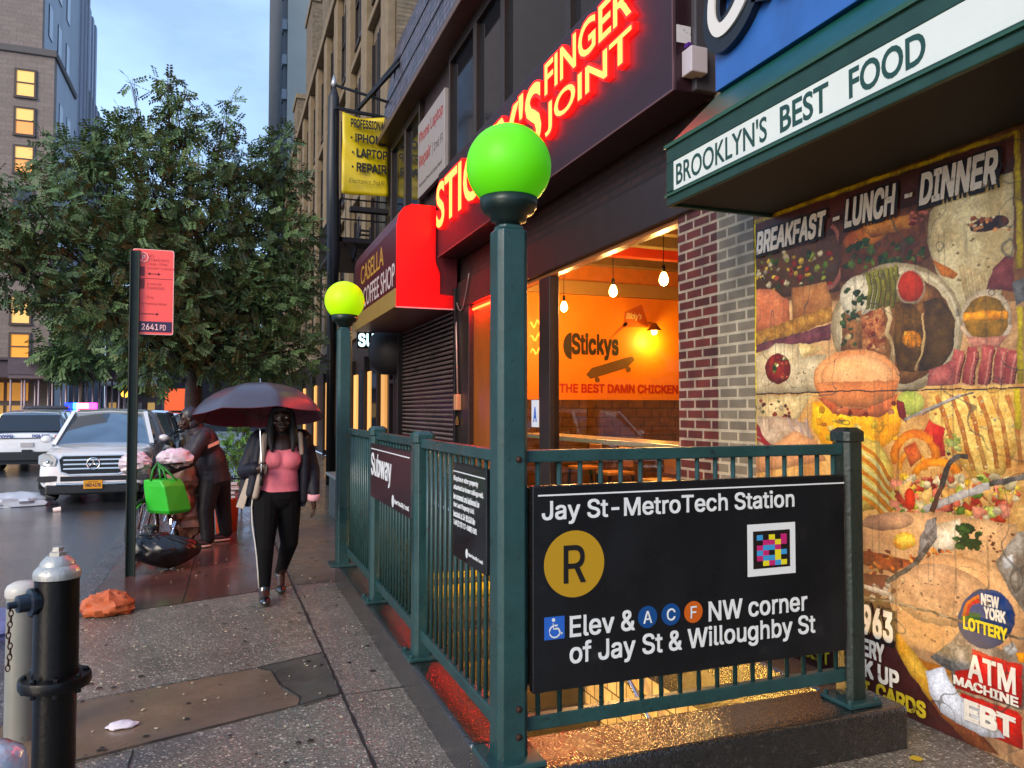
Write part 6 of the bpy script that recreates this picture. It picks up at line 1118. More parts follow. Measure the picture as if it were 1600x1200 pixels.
q = MB(); q.bar((-.62, 1.34, hood + .02), (-.05, 1.28, hood + .035), .015); q.bar((.05, 1.34, hood + .02), (.62, 1.28, hood + .035), .015); q.build('wiper', BLKP, o)
o.location = (-2.22, 16.0, -.12)
# dark cars parked behind it
for (x, y, nm, lb, pt) in ((-2.15, 22.3, 'parked_car', 'dark grey parked car just behind the white star badged SUV', (46, 48, 54)), (-2.1, 28.4, 'parked_car', 'silver blue parked car second behind the white SUV', (104, 112, 124)), (-2.05, 34.5, 'parked_car', 'maroon parked car third behind the white SUV, nearly hidden', (80, 40, 40))):
    o, *_ = suv(nm, lb, 'car', mat('paint_%d' % pt[0], pt, .2, coat=1), 4.6, 1.84, 1.6 if y > 25 else 1.72)
    for sd in (-1, 1): q = MB(); q.ell((sd * .72, .1, .74), (.16, .08, .08), 10, 6); q.build('headlight', LENS, o, True)
    o.location = (x, y, -.12)
# police SUVs seen from behind
PB = mat('police_blue', (34, 70, 150), .3)
def police(label, loc, lit):
    o, w2, hb, hood = suv('police_suv', label, 'police car', WHP, 4.9, 1.98, 1.74, group='police vehicles up the street'); L_ = 4.9
    FRB = (V((-1, 0, 0)), V((0, 0, 1)), V((0, 1, 0)))
    for sd in (-1, 1): q = MB(); q.loft([[V((sd * x, y, z)) for x, y, z in [(.66, L_ - .04, .80), (.68, L_ - .02, 1.02), (.94, L_ - .16, 1.05), (.96, L_ - .22, .86), (.86, L_ - .1, .78)]], [V((sd * x, y - .1, z)) for x, y, z in [(.66, L_, .80), (.68, L_, 1.02), (.93, L_ - .2, 1.05), (.95, L_ - .22, .86), (.86, L_ - .1, .78)]]]); q.build('tail_lamp', RLENS, o, bev=.01)
    q = MB(); q.loft([[V((x, L_ - .085 + e, 1.14)), V((x * .92, L_ - .36 + e, 1.60)), V((-x * .92, L_ - .36 + e, 1.60)), V((-x, L_ - .085 + e, 1.14))] for x, e in ((.80, 0), (.80, .02))]); q.build('rear_window', mat('dark_rear_glass', (26, 30, 38), .1, spec=.8), o)
    q = MB(); q.box(-w2 * .84, w2 * .84, L_ - .02, L_ + .055, .30, .56); q.build('rear_bumper', BLKP, o, bev=.03)
    q = MB(); q.box(-.80, .80, L_ - .01, L_ + .012, .935, .955); q.box(-w2 - .006, -w2 + .01, .5, L_ - .3, .80, .83); q.box(w2 - .01, w2 + .006, .5, L_ - .3, .80, .83); q.build('stripe', mat('dark_stripe', (50, 30, 44), .3), o)
    q = MB(); q.text('NYPD', FRB, (0, L_ + .008, 0), -.68, .965, .34, .085, off=.03); q.text('POLICE', FRB, (0, L_ + .008, 0), .12, .965, .44, .085, off=.03); q.build('lettering', PB, o)
    q = MB(); q.box(-.16, .16, L_, L_ + .02, .70, .82); q.build('licence_plate', mat('pale_plate', (190, 184, 186), .4), o)
    q = MB(); q.box(-.12, .12, L_ + .005, L_ + .06, .555, .62); q.build('tow_hitch', BLKP, o)
    q = MB(); q.box(-.62, .62, 2.3, 2.6, 1.76, 1.80); lb = q.build('light_bar', BLKP, o, bev=.01)
    if lit:
        for x0, x1, c, e in ((-.62, -.30, (4, 22, 255), 9), (-.30, -.14, (40, 130, 255), 7), (-.14, .32, (255, 70, 110), 7), (.32, .62, (255, 40, 190), 6)):
            x0, x1 = -x1, -x0; q = MB(); q.box(x0, x1 - .01, 2.3, 2.62, 1.80, 2.06); q.build('beacon', mat('beacon_%d_%d' % (c[0], c[1]), c, emit=e, ecol=c), lb, bev=.02)
    else: q = MB(); q.box(-.60, .60, 2.3, 2.6, 1.80, 1.88); q.build('lens', mat('dark_lens', (30, 30, 46), .1, coat=1), lb, bev=.02)
    o.rotation_euler = (0, 0, math.pi); o.location = (loc[0], loc[1] + L_, -.12); return o
police('white police SUV seen from behind at the left edge with its roof lights off', (-5.2, 25.3), False)
police('police SUV further up the street with blue and pink roof lights flashing', (-5.95, 36.5), True)
s = thing('work_fence', 'orange construction panel far down the street behind the parked cars', 'barrier', (-2.2, 40, 0)); q = MB(); q.box(-2.75, -1.7, 42, 42.06, 1.6, 2.7); q.build('panel', mat('orange_mesh', (230, 96, 44), .5, emit=.15, ecol=(255, 100, 50)), s); q = MB(); q.box(-2.75, -2.69, 42.06, 42.12, -.12, 2.7); q.box(-1.76, -1.7, 42.06, 42.12, -.12, 2.7); q.build('post', BLACK, s)
s = thing('street_light', 'tall thin dark street light with a curved arm in front of the far left tower', 'street light', (-9.1, 50, 0)); q = MB(); q.tube([(-9.1, 50, -.12), (-9.1, 50, 9.6), (-8.9, 50, 10), (-8.3, 50, 9.9), (-6.6, 50, 9.5)], [.12, .08, .06, .05, .04], 8); q.build('pole', BLACK, s, True); q = MB(); q.ell((-6.5, 50, 9.45), (.35, .14, .09)); q.build('lamp_head', mat('lamp_grey', (90, 92, 96), .4), s, True)
for i, (x, z, c) in enumerate(((-11.2, 1.2, (255, 240, 150)), (-5.6, 2.6, (255, 170, 60)), (-6.3, 5.3, (255, 214, 110)))):
    s = thing('globe_light', ['pale yellow', 'orange', 'warm white'][i] + ' lamp glowing far up the street ' + ['above the police car roof', 'left of the signpost under the awning', 'behind the lowest leaves'][i], 'lamp', (x, 49 + i * 3, z)); q = MB(); q.ell((x, 49 + i * 3, z), .22); q.build('bulb', mat('far_glow_%d' % i, c, emit=1.6, ecol=c), s, True); q = MB(); q.tube([(x, 49 + i * 3, z), (x, 49 + i * 3, -.12)], .05, 6); q.build('stem', BLACK, s)
# ------------------------------------------------------------ people
def cap(mb, p, q, r0, r1, n=14):
    mb.tube([p, q], [r0, r1], n); mb.ell(p, r0, n, 8); mb.ell(q, r1, n, 8)
def chain(mb, pts, rs, n=14):
    for (a, b_), (r0, r1) in zip(zip(pts, pts[1:]), zip(rs, rs[1:])): cap(mb, a, b_, r0, r1, n)
def hand(mb, wrist, palm_dir, curl_dir, side, s=1.0, curl=.6, hold=None):
    """palm and five separate fingers; side = direction from little finger to index"""
    w_ = V(wrist); d = V(palm_dir).normalized(); s_ = V(side).normalized(); c = V(curl_dir).normalized()
    ctr = w_ + d * .045 * s; mb.loft([[w_ + s_ * (a * .026 * s) + c * (b_ * .015 * s) for a, b_ in ((-1, -1), (1, -1), (1, 1), (-1, 1))], [w_ + d * .085 * s + s_ * (a * .038 * s) + c * (b_ * .012 * s) for a, b_ in ((-1, -1), (1, -1), (1, 1), (-1, 1))]])
    cap(mb, w_, w_ + d * .05 * s, .024 * s, .022 * s, 10)
    for k, L_ in enumerate((.058, .072, .078, .070)):
        p0 = w_ + d * .082 * s + s_ * ((-.030 + k * .020) * s); a = d * math.cos(curl * .5) + c * math.sin(curl * .5); b2 = d * math.cos(curl * 1.5) + c * math.sin(curl * 1.5); e = d * math.cos(curl * 2.4) + c * math.sin(curl * 2.4)
        p1 = p0 + a * L_ * .45 * s; p2 = p1 + b2 * L_ * .33 * s; p3 = p2 + e * L_ * .26 * s; chain(mb, [p0, p1, p2, p3], [.0095 * s, .009 * s, .0085 * s, .0075 * s], 8)
    t0 = w_ + d * .028 * s + s_ * .026 * s; t1 = t0 + (d * .5 + s_ * .75 + c * .3).normalized() * .036 * s; t2 = t1 + (d * .8 + s_ * .3 + c * .5).normalized() * .03 * s; chain(mb, [t0, t1, t2], [.012 * s, .0105 * s, .009 * s], 8)
def head(mb, c, f, r=.078):
    """c = head centre, f = facing direction"""
    c = V(c); f = V(f).normalized(); s_ = f.cross(V((0, 0, 1))).normalized(); rot = math.atan2(f.y, f.x) + math.pi / 2
    mb.ell(c + V((0, 0, .025)), (r, r * 1.2, r * 1.28), 20, 14, rot=(0, 0, rot)); mb.ell(c + f * .018 - V((0, 0, .045)), (r * .78, r * .95, r * .95), 18, 12, rot=(0, 0, rot)); mb.ell(c + f * .055 - V((0, 0, .092)), (.03, .026, .022), 12, 8, rot=(0, 0, rot))
    cap(mb, c + f * .090 + V((0, 0, .012)), c + f * .112 - V((0, 0, .026)), .010, .017, 10)
    for k in (-1, 1): mb.ell(c + s_ * k * .014 + f * .104 - V((0, 0, .030)), .010, 8, 6); mb.ell(c + s_ * k * r * 1.02 - V((0, 0, .005)), (.012, .022, .032), 10, 8, rot=(0, 0, rot)); mb.ell(c + s_ * k * .045 + f * .062 - V((0, 0, .03)), (.03, .024, .022), 10, 8, rot=(0, 0, rot))
    cap(mb, c + s_ * -.022 + f * .094 - V((0, 0, .058)), c + s_ * .022 + f * .094 - V((0, 0, .058)), .010, .010, 8); cap(mb, c + s_ * -.018 + f * .093 - V((0, 0, .070)), c + s_ * .018 + f * .093 - V((0, 0, .070)), .011, .011, 8)
    cap(mb, c + s_ * -.05 + f * .074 + V((0, 0, .032)), c + s_ * .05 + f * .074 + V((0, 0, .032)), .014, .014, 8)
SKIN = mat('dark_brown_skin', (58, 35, 27), .42, var=.08, spec=.5); HAIR = mat('black_hair', (13, 10, 10), .62, var=.4, vs=60, bump=.6, bs=90, stretch=(1, 1, .15)); EYE = mat('eye_white', (210, 204, 196), .2)
PINK = mat('pink_tank_fabric', (232, 120, 134), .75, var=.05, vs=12, bump=.15, bs=200); LEG = mat('black_leggings_fabric', (11, 10, 12), .85, spec=.2, bump=.1, bs=200); NAVY = mat('dark_navy_jacket', (24, 24, 36), .6, var=.25, vs=9, bump=.7, bs=12, spec=.3); CREAM = mat('cream_jacket_lining', (170, 152, 136), .7, var=.12, vs=12)
Wm = thing('person', 'woman in pink top and black leggings with white side stripe walking under a dark umbrella', 'person', (.45, 6.95, 0))
b = MB(); H = V((.475, 6.90, 1.545)); head(b, H, (-.05, -1, -.02))
cap(b, (.475, 6.925, 1.50), (.47, 6.95, 1.36), .052, .056); cap(b, (.33, 6.96, 1.375), (.62, 6.96, 1.375), .055, .055)
b.ell((.475, 6.95, 1.25), (.165, .115, .19), 20, 14); b.ell((.465, 6.95, 1.03), (.15, .115, .19), 20, 14); b.ell((.44, 6.97, .87), (.20, .14, .15), 20, 14)
for sx_ in (-.065, .07): b.ell((.475 + sx_, 6.885, 1.205), (.088, .072, .085), 16, 12)
# legs
chain(b, [(.355, 6.93, .84), (.345, 6.84, .46), (.345, 6.88, .10)], [.115, .068, .042]); chain(b, [(.53, 6.97, .84), (.555, 7.0, .47), (.50, 7.24, .16)], [.115, .07, .043])
chain(b, [(.345, 6.88, .09), (.34, 6.73, .035)], [.042, .034]); chain(b, [(.50, 7.24, .15), (.495, 7.15, .045)], [.04, .034])
# arms
chain(b, [(.285, 6.96, 1.36), (.185, 6.95, 1.10), (.275, 6.80, 1.13)], [.056, .046, .03]); chain(b, [(.665, 6.96, 1.36), (.735, 6.96, 1.08), (.745, 6.88, .84)], [.056, .045, .029])
hand(b, (.275, 6.79, 1.13), (.6, -.45, .1), (-.2, -.1, -.6), (0, -.1, 1), .95, 1.1); hand(b, (.745, 6.875, .835), (.05, -.12, -1), (-.8, -.3, 0), (0, -1, 0), .95, .45)
remesh(b.build('body', SKIN, Wm, True), .0055, 3)
for sd in (-1, 1): b = MB(); b.ell(H + V((sd * .03, -.088, .012)), (.0125, .008, .0075), 10, 8); b.build('eye', EYE, Wm, True)
b = MB(); b.ell(H + V((0, .03, .045)), (.092, .102, .098), 18, 12); b.ell(H + V((0, .05, -.06)), (.095, .08, .13), 16, 12)
for sd in (-1, 1):
    chain(b, [H + V((sd * .075, .0, .04)), H + V((sd * .092, -.02, -.07)), H + V((sd * .095, -.06, -.18)), H + V((sd * .085, -.085, -.27))], [.035, .034, .032, .014]); chain(b, [H + V((sd * .06, .03, .0)), H + V((sd * .105, .02, -.12)), H + V((sd * .12, -.03, -.22))], [.04, .036, .016])
chain(b, [H + V((-.06, -.055, .085)), H + V((.02, -.082, .088)), H + V((.065, -.05, .07))], [.022, .022, .022])
remesh(b.build('hair', HAIR, Wm, True), .006, 3)
b = MB(); b.ell((.475, 6.95, 1.20), (.178, .128, .17), 22, 16); b.ell((.462, 6.95, 1.03), (.163, .128, .17), 22, 16); b.tube([(.452, 6.955, .895), (.462, 6.95, 1.05)], [.182, .158], 24, squash=.72)
for sx_ in (-.075, .085): b.ell((.475 + sx_ * .85, 6.88, 1.20), (.096, .08, .095), 16, 12); cap(b, (.475 + sx_ * 1.3, 6.88, 1.26), (.475 + sx_ * 1.45, 6.95, 1.425), .022, .02, 8)
remesh(b.build('tank_top', PINK, Wm, True), .007, 10, .6)
b = MB(); b.ell((.44, 6.97, .86), (.208, .15, .13), 22, 14); chain(b, [(.355, 6.93, .84), (.345, 6.84, .46), (.345, 6.88, .10)], [.123, .074, .047]); chain(b, [(.53, 6.97, .84), (.555, 7.0, .47), (.50, 7.24, .17)], [.123, .076, .048])
b.tube([(.452, 6.955, .86), (.452, 6.955, .925)], [.186, .178], 24, squash=.75); remesh(b.build('leggings', LEG, Wm, True), .007, 3)
b = MB(); pts = [(.243, 6.90, .90), (.232, 6.885, .80), (.238, 6.86, .66), (.262, 6.835, .50), (.275, 6.84, .40), (.288, 6.855, .25), (.298, 6.868, .12)]
for off_ in (0,): b.loft([[V(p) + V((-.004, -.012, 0)), V(p) + V((.004, -.026, 0)), V(p) + V((.008, -.02, 0)), V(p) + V((0, -.004, 0))] for p in pts])
b.build('side_stripe', mat('white_stripe_fabric', (196, 190, 180), .7), Wm, True)
SHOE = mat('glossy_black_shoe', (24, 22, 24), .15, spec=.8, coat=.6)
for (x, y, z, hl) in ((.343, 6.80, .0, .0), (.497, 7.185, .0, .07)):
    b = MB(); b.ell((x, y - .05, z + .038), (.048, .105, .038), 16, 10); b.ell((x, y + .05, z + .045 + hl), (.042, .055, .045), 14, 10); cap(b, (x, y + .05, z + .06 + hl), (x, y + .065, z + .11 + hl), .046, .047); remesh(b.build('shoe', SHOE, Wm, True), .005, 3)
# jacket: back and side shells, sleeves, lining
b = MB(); b.ell((.475, 7.03, 1.15), (.215, .10, .27), 20, 14); chain(b, [(.285, 6.975, 1.365), (.18, 6.965, 1.10), (.262, 6.82, 1.13)], [.078, .068, .05]); chain(b, [(.665, 6.975, 1.365), (.742, 6.97, 1.09), (.748, 6.895, .895)], [.076, .066, .05])
cap(b, (.29, 7.0, 1.40), (.66, 7.0, 1.40), .055, .055)
chain(b, [(.30, 6.90, 1.36), (.272, 6.87, 1.18), (.245, 6.86, 1.0), (.225, 6.85, .92)], [.045, .045, .045, .04]); chain(b, [(.655, 6.91, 1.37), (.672, 6.89, 1.2), (.672, 6.90, 1.0), (.665, 6.92, .84)], [.045, .042, .04, .032])
for (x0, x1, z0) in ((.12, .25, .80), (.60, .70, .78)): b.loft([[V((x0 + .03, 6.98, 1.1)), V((x1, 6.92, 1.1)), V((x1 + .0, 6.96, 1.1)), V((x0 + .06, 7.03, 1.1))], [V((x0 - .01, 6.97, z0)), V((x1 - .02, 6.90, z0)), V((x1 - .02, 6.94, z0)), V((x0 + .02, 7.02, z0))]])
remesh(b.build('jacket', NAVY, Wm, True), .007, 4)
b = MB(); chain(b, [(.335, 6.86, 1.40), (.315, 6.835, 1.22), (.295, 6.825, 1.05), (.262, 6.83, .90)], [.028, .026, .026, .03], 10); chain(b, [(.622, 6.865, 1.41), (.638, 6.855, 1.25)], [.026, .02], 10)
b.loft([[V((.19, 6.90, 1.04)), V((.24, 6.86, 1.05)), V((.24, 6.88, 1.05)), V((.19, 6.92, 1.04))], [V((.11, 6.92, .80)), V((.175, 6.88, .785)), V((.175, 6.905, .785)), V((.11, 6.945, .80))]])
remesh(b.build('lining', CREAM, Wm, True), .006, 3)
b = MB(); b.lathe([(.045, -.028), (.054, -.02), (.054, .02), (.045, .028)], (.747, 6.885, .865), 18, axis=(.02, -.15, 1)); b.build('cuff', mat('pink_cuff', (224, 160, 170), .8), Wm, True)
# umbrella
U = thing('umbrella', 'dark grey folding umbrella with maroon underside held over the woman', 'umbrella', (.28, 6.75, 1.1))
ax = V((.0, .17, .98)).normalized(); ce = V((.295, 6.86, 1.565)); eu = V((1, 0, 0)); ev = ax.cross(eu).normalized(); NR_, NS = 7, 64
def upt(k, t, lift=0):
    th = 2 * math.pi * t / NS + .2; seg = (t % 8) / 8; sag = math.sin(seg * math.pi); R = .545 * (1 - .045 * sag * k); rr_ = R * math.sin(k * 1.25) / math.sin(1.25); h_ = .285 * (math.cos(k * 1.25) - math.cos(1.25)) / (1 - math.cos(1.25)) - .012 * sag * k
    return ce + (eu * math.cos(th) + ev * math.sin(th)) * rr_ + ax * (h_ + lift)
for nm, lf, m in (('canopy', .0, mat('grey_wet_umbrella_cloth', (66, 62, 74), .3, var=.1, spec=.7, bump=.1, bs=8)), ('underside', -.004, mat('maroon_umbrella_underside', (104, 24, 38), .5, var=.15))):
    q = MB(); q.add([upt(k / NR_ + .001, t, lf) for k in range(NR_ + 1) for t in range(NS)], [(k * NS + t, k * NS + (t + 1) % NS, (k + 1) * NS + (t + 1) % NS, (k + 1) * NS + t) for k in range(NR_) for t in range(NS)]); f = q.build(nm, m, U, True)
q = MB(); q.tube([ce + ax * .33, ce - ax * .12 + V((-.0, -.02, 0)), (.305, 6.76, 1.2), (.305, 6.74, 1.05)], [.006, .006, .007, .007], 8); q.build('shaft', CHROME, U, True)
q = MB(); q.tube([(.305, 6.745, 1.10), (.306, 6.735, .99)], [.015, .017], 10); q.build('handle', BLACK, U, True)
for r_ in range(8):
    q = MB(); q.tube([upt(k / NR_ + .001, r_ * 8, -.009) for k in range(NR_ + 1)], .003, 5); q.tube([ce - ax * .02, upt(.6, r_ * 8, -.012)], .0025, 5); q.build('rib', BLACK, U)

# man sorting his delivery bicycle
RAIN = mat('brown_black_rainwear', (46, 38, 44), .5, var=.4, vs=7, spec=.4, bump=1, bs=9); RAINP = mat('brown_rain_trousers', (30, 26, 28), .5, var=.4, vs=7, spec=.4, bump=1, bs=9)
Mn = thing('person', 'man in dark rain jacket and cap bending over his loaded bicycle at the kerb', 'person', (-.1, 9.95, 0))
b = MB(); H = V((-.385, 9.86, 1.515)); fdir = V((-1, -.25, -.35)); head(b, H, fdir, .08)
cap(b, (-.35, 9.88, 1.47), (-.25, 9.93, 1.36), .056, .06); b.ell((-.20, 9.94, 1.20), (.13, .19, .20), 18, 12, rot=(0, -.25, 0)); b.ell((-.14, 9.95, .98), (.13, .17, .20), 18, 12); b.ell((-.09, 9.96, .84), (.135, .16, .12), 18, 12)
chain(b, [(-.14, 9.86, .80), (-.19, 9.84, .43), (-.17, 9.84, .09)], [.09, .065, .045]); chain(b, [(-.03, 10.06, .80), (.0, 10.2, .43), (.03, 10.22, .10)], [.09, .065, .045]); chain(b, [(-.17, 9.84, .07), (-.29, 9.79, .04)], [.045, .035]); chain(b, [(.03, 10.22, .08), (-.08, 10.18, .04)], [.045, .035])
chain(b, [(-.22, 9.76, 1.30), (-.36, 9.66, 1.04), (-.60, 9.48, .93)], [.058, .048, .03]); chain(b, [(-.22, 10.10, 1.30), (-.42, 10.02, 1.10), (-.62, 9.78, 1.03)], [.058, .048, .03])
hand(b, (-.60, 9.48, .925), (-.85, -.35, -.35), (.1, 0, -1), (.3, -1, 0), 1.05, .8); hand(b, (-.62, 9.78, 1.03), (-.8, -.5, -.1), (.1, 0, -1), (.3, -1, 0), 1.05, .9)
remesh(b.build('body', SKIN, Mn, True), .007, 2)
b = MB(); b.ell((-.20, 9.94, 1.22), (.165, .225, .21), 20, 14, rot=(0, -.25, 0)); b.ell((-.12, 9.95, .98), (.17, .215, .24), 20, 14); b.tube([(-.09, 9.95, .75), (-.12, 9.95, .98)], [.185, .175], 20, squash=1.15)
chain(b, [(-.22, 9.75, 1.30), (-.36, 9.64, 1.03), (-.555, 9.50, .945)], [.088, .075, .055]); chain(b, [(-.22, 10.11, 1.30), (-.42, 10.03, 1.09), (-.58, 9.80, 1.04)], [.088, .075, .055]); b.lathe([(.10, 0), (.09, .06), (.075, .09)], (-.29, 9.91, 1.36), 16, axis=(-.4, -.1, 1))
remesh(b.build('jacket', RAIN, Mn, True), .009, 3)
b = MB(); chain(b, [(-.13, 9.86, .80), (-.18, 9.84, .44), (-.15, 9.84, .10)], [.13, .098, .078]); chain(b, [(-.03, 10.06, .80), (.01, 10.2, .44), (.05, 10.22, .11)], [.13, .098, .078]); b.ell((-.08, 9.96, .80), (.16, .19, .12), 18, 10); remesh(b.build('trousers', RAINP, Mn, True), .009, 3)
b = MB(); b.ell(H + V((.02, .01, .05)), (.105, .105, .10), 18, 12); b.ell(H + V((.05, .02, -.04)), (.09, .09, .10), 14, 10); b.loft([[H + V((-.06, -.07, .06)), H + V((-.08, .05, .06)), H + V((-.08, .05, .075)), H + V((-.06, -.07, .075))], [H + V((-.175, -.085, .015)), H + V((-.185, .01, .015)), H + V((-.185, .01, .028)), H + V((-.175, -.085, .028))]]); remesh(b.build('cap', mat('grey_violet_cap', (34, 30, 38), .45, var=.3, vs=10, spec=.7), Mn, True), .008, 3)
b = MB(); b.loft([[V((-.04, 9.72, 1.225)), V((-.04, 9.80, 1.225)), V((-.04, 9.80, 1.265)), V((-.04, 9.715, 1.265))], [V((-.16, 9.685, 1.17)), V((-.16, 9.76, 1.17)), V((-.16, 9.76, 1.21)), V((-.16, 9.68, 1.21))]]); b.build('reflective_stripe', mat('pink_reflective_tape', (226, 150, 130), .3, emit=.05, ecol=(255, 140, 110)), Mn)
for (x, y) in ((-.21, 9.81), (.0, 10.2)):
    b = MB(); b.ell((x - .03, y - .02, .055), (.13, .05, .04), 14, 8, rot=(0, 0, .25)); sh_ = b.build('shoe', mat('dark_trainer', (60, 44, 44), .5), Mn, True); b = MB(); b.ell((x - .03, y - .02, .022), (.145, .057, .02), 16, 6, rot=(0, 0, .25)); b.build('sole', mat('pale_sole', (226, 196, 176), .6), sh_, True)
# bicycle
Bk = thing('bicycle', 'dark delivery bicycle loaded with bags standing at the kerb in front of the man', 'bicycle', (-.6, 9.6, 0)); hd = V((-.40, -.92, 0)).normalized(); sd_ = V((-hd.y, hd.x, 0)); FW = V((-.80, 9.22, .33)); RW = FW - hd * 1.02
def bp_(f, s, z): return FW - hd * f + sd_ * s + V((0, 0, z - .33))
def wheel(c):
    q = MB(); q.tube([c + hd * .315 * math.cos(t) + V((0, 0, .315 * math.sin(t))) for t in np.linspace(0, 2 * math.pi, 33)], .022, 8, cap=False); wh = q.build('wheel', TYRE, Bk, True)
    q = MB(); q.tube([c + hd * .285 * math.cos(t) + V((0, 0, .285 * math.sin(t))) for t in np.linspace(0, 2 * math.pi, 33)], .012, 6, cap=False); q.build('rim', CHROME, wh, True)
    q = MB()
    for k in range(16): t = k * math.pi / 8; q.bar(c + sd_ * .02 * (-1) ** k, c + hd * .285 * math.cos(t) + V((0, 0, .285 * math.sin(t))), .003)
    q.build('spokes', CHROME, wh)
wheel(FW); wheel(RW)
BFR = mat('dark_red_bike_frame', (70, 22, 24), .3, coat=.5); q = MB()
for a, c, r_ in ((bp_(.0, .05, .33), bp_(.14, .05, .72), .012), (bp_(0, -.05, .33), bp_(.14, -.05, .72), .012), (bp_(.13, 0, .70), bp_(.20, 0, .95), .02), (bp_(.16, 0, .80), bp_(.60, 0, .36), .022), (bp_(.17, 0, .86), bp_(.72, 0, .78), .02), (bp_(.60, 0, .34), bp_(.76, 0, .90), .018), (bp_(.60, .03, .34), bp_(1.02, .06, .33), .01), (bp_(.60, -.03, .34), bp_(1.02, -.06, .33), .01), (bp_(.74, .03, .76), bp_(1.02, .06, .33), .009), (bp_(.74, -.03, .76), bp_(1.02, -.06, .33), .009)): q.tube([a, c], r_, 8)
q.build('frame', BFR, Bk, True)
q = MB(); q.tube([bp_(.20, 0, .93), bp_(.16, 0, 1.0)], .014, 8); q.tube([bp_(.28, .30, 1.03), bp_(.20, .16, 1.02), bp_(.16, 0, 1.0), bp_(.20, -.16, 1.02), bp_(.28, -.30, 1.03)], .012, 8); q.build('handlebar', BLACK, Bk, True)
q = MB(); q.ell(bp_(.78, 0, .93), (.08, .13, .035), rot=(0, 0, math.atan2(hd.y, hd.x) - math.pi / 2)); q.build('saddle', BLACK, Bk, True); q = MB(); q.lathe([(.09, -.01), (.09, .01)], bp_(.60, .05, .33), 18, axis=sd_); q.bar(bp_(.60, .07, .33), bp_(.50, .07, .20), .014); q.bar(bp_(.60, -.07, .33), bp_(.70, -.07, .46), .014); q.build('crank', CHROME, Bk)
q = MB(); q.box(-.62, -.22, 10.0, 10.35, .70, .72); q.build('rear_rack', BLACK, Bk)
def crumple(name, label, cat, c, r, m, amp=.25, seed=1, parent=None, n=26, k=18, f=3.0, flat=None):
    rs = random.Random(seed); o = V((rs.random() * 50, rs.random() * 50, 0)); q = MB(); vs = []
    from mathutils import noise as NZ
    for i in range(k + 1):
        a = math.pi * max(.02, min(k - .02, i)) / k
        for j in range(n):
            t = 2 * math.pi * j / n; d = V((math.cos(t) * math.sin(a), math.sin(t) * math.sin(a), -math.cos(a))); g = 1 + amp * .9 * (1 - 2.2 * abs(NZ.noise(d * f * .5 + o))) * (.6 + .4 * math.cos(a)) + amp * .55 * (.5 - abs(NZ.noise(d * f * 1.3 + o * 2))) + amp * .2 * NZ.noise(d * f * 3 + o)
            p = V((d.x * r[0] * g, d.y * r[1] * g, d.z * r[2] * g)); 
            if flat is not None: p.z = max(p.z, flat - c[2])
            vs.append(V(c) + p)
    q.add(vs, [(i * n + j, i * n + (j + 1) % n, (i + 1) * n + (j + 1) % n, (i + 1) * n + j) for i in range(k) for j in range(n)] + [tuple(reversed(range(n))), tuple(range(k * n, k * n + n))])
    ob = q.build(name, m, parent, False); 
    if label: meta(ob, label, cat)
    ob.data.set_sharp_from_angle(angle=R_(30)); return ob
PLW = mat('white_plastic_bag', (214, 196, 206), .3, trans=.0, spec=.7, var=.12, vs=14, dirt=(214, 160, 190), ds=9, dt=.64); BAGB = mat('black_bin_liner', (16, 16, 18), .3, spec=.55, bump=.8, bs=8)
crumple('plastic_bag', 'crumpled white plastic bag over the left grip of the bicycle', 'bag', (-.90, 9.38, 1.05), (.13, .11, .10), PLW, .5, 3, f=4.5)
crumple('plastic_bag', 'crumpled pinkish plastic bag over the right grip of the bicycle beside the man', 'bag', (-.50, 9.50, 1.09), (.15, .10, .09), PLW, .5, 8, f=4.5)
GB = mat('bright_green_bag_fabric', (48, 186, 44), .45, var=.08, vs=5, bump=.3, bs=12)
s = thing('shopping_bag', 'bright green insulated shopping bag hanging from the bicycle handlebar', 'bag', (-.58, 9.2, .5)); q = MB()
q.loft([[V((x, y, z)) for x, y in pl] for z, pl in ((.50, [(-.74, 9.22), (-.52, 9.02), (-.34, 9.20), (-.56, 9.38)]), (.54, [(-.77, 9.21), (-.53, 8.99), (-.31, 9.20), (-.56, 9.40)]), (.80, [(-.80, 9.20), (-.58, 9.0), (-.38, 9.17), (-.60, 9.38)]), (.87, [(-.80, 9.19), (-.62, 9.04), (-.42, 9.17), (-.61, 9.32)]))])
q.build('bag_body', GB, s, bev=.015); q = MB()
for dx in (0, .1): q.tube([(-.72 + dx, 9.12, .86), (-.70 + dx * .6, 9.15, .98), (-.66, 9.2, 1.05), (-.60 + dx * .3, 9.15, .97), (-.56 + dx, 9.10, .86)], .012, 6)
q.build('strap', mat('green_strap', (30, 130, 40), .5), s, True)
s = thing('brown_bundle', 'pile of crumpled brown paper and wrapping on the rear of the bicycle', 'bundle', (-.4, 10.1, .6)); BRP = mat('brown_wrapping_paper', (140, 96, 74), .4, var=.5, vs=14, spec=.6, dirt=(210, 190, 176), ds=11, dt=.66)
for i, (x, y, z, r_) in enumerate(((-.42, 9.95, .80, .16), (-.30, 10.15, .66, .17), (-.48, 9.85, .55, .15), (-.36, 10.0, .38, .17), (-.25, 10.2, .9, .12))): crumple('wrapping', None, None, (x, y, z), (r_, r_, r_ * 1.1), BRP, .5, 20 + i, s, 16, 12, 4)
from mathutils import noise as NZ
q = MB(); kc = V((-.66, 8.56, .37)); rg = []
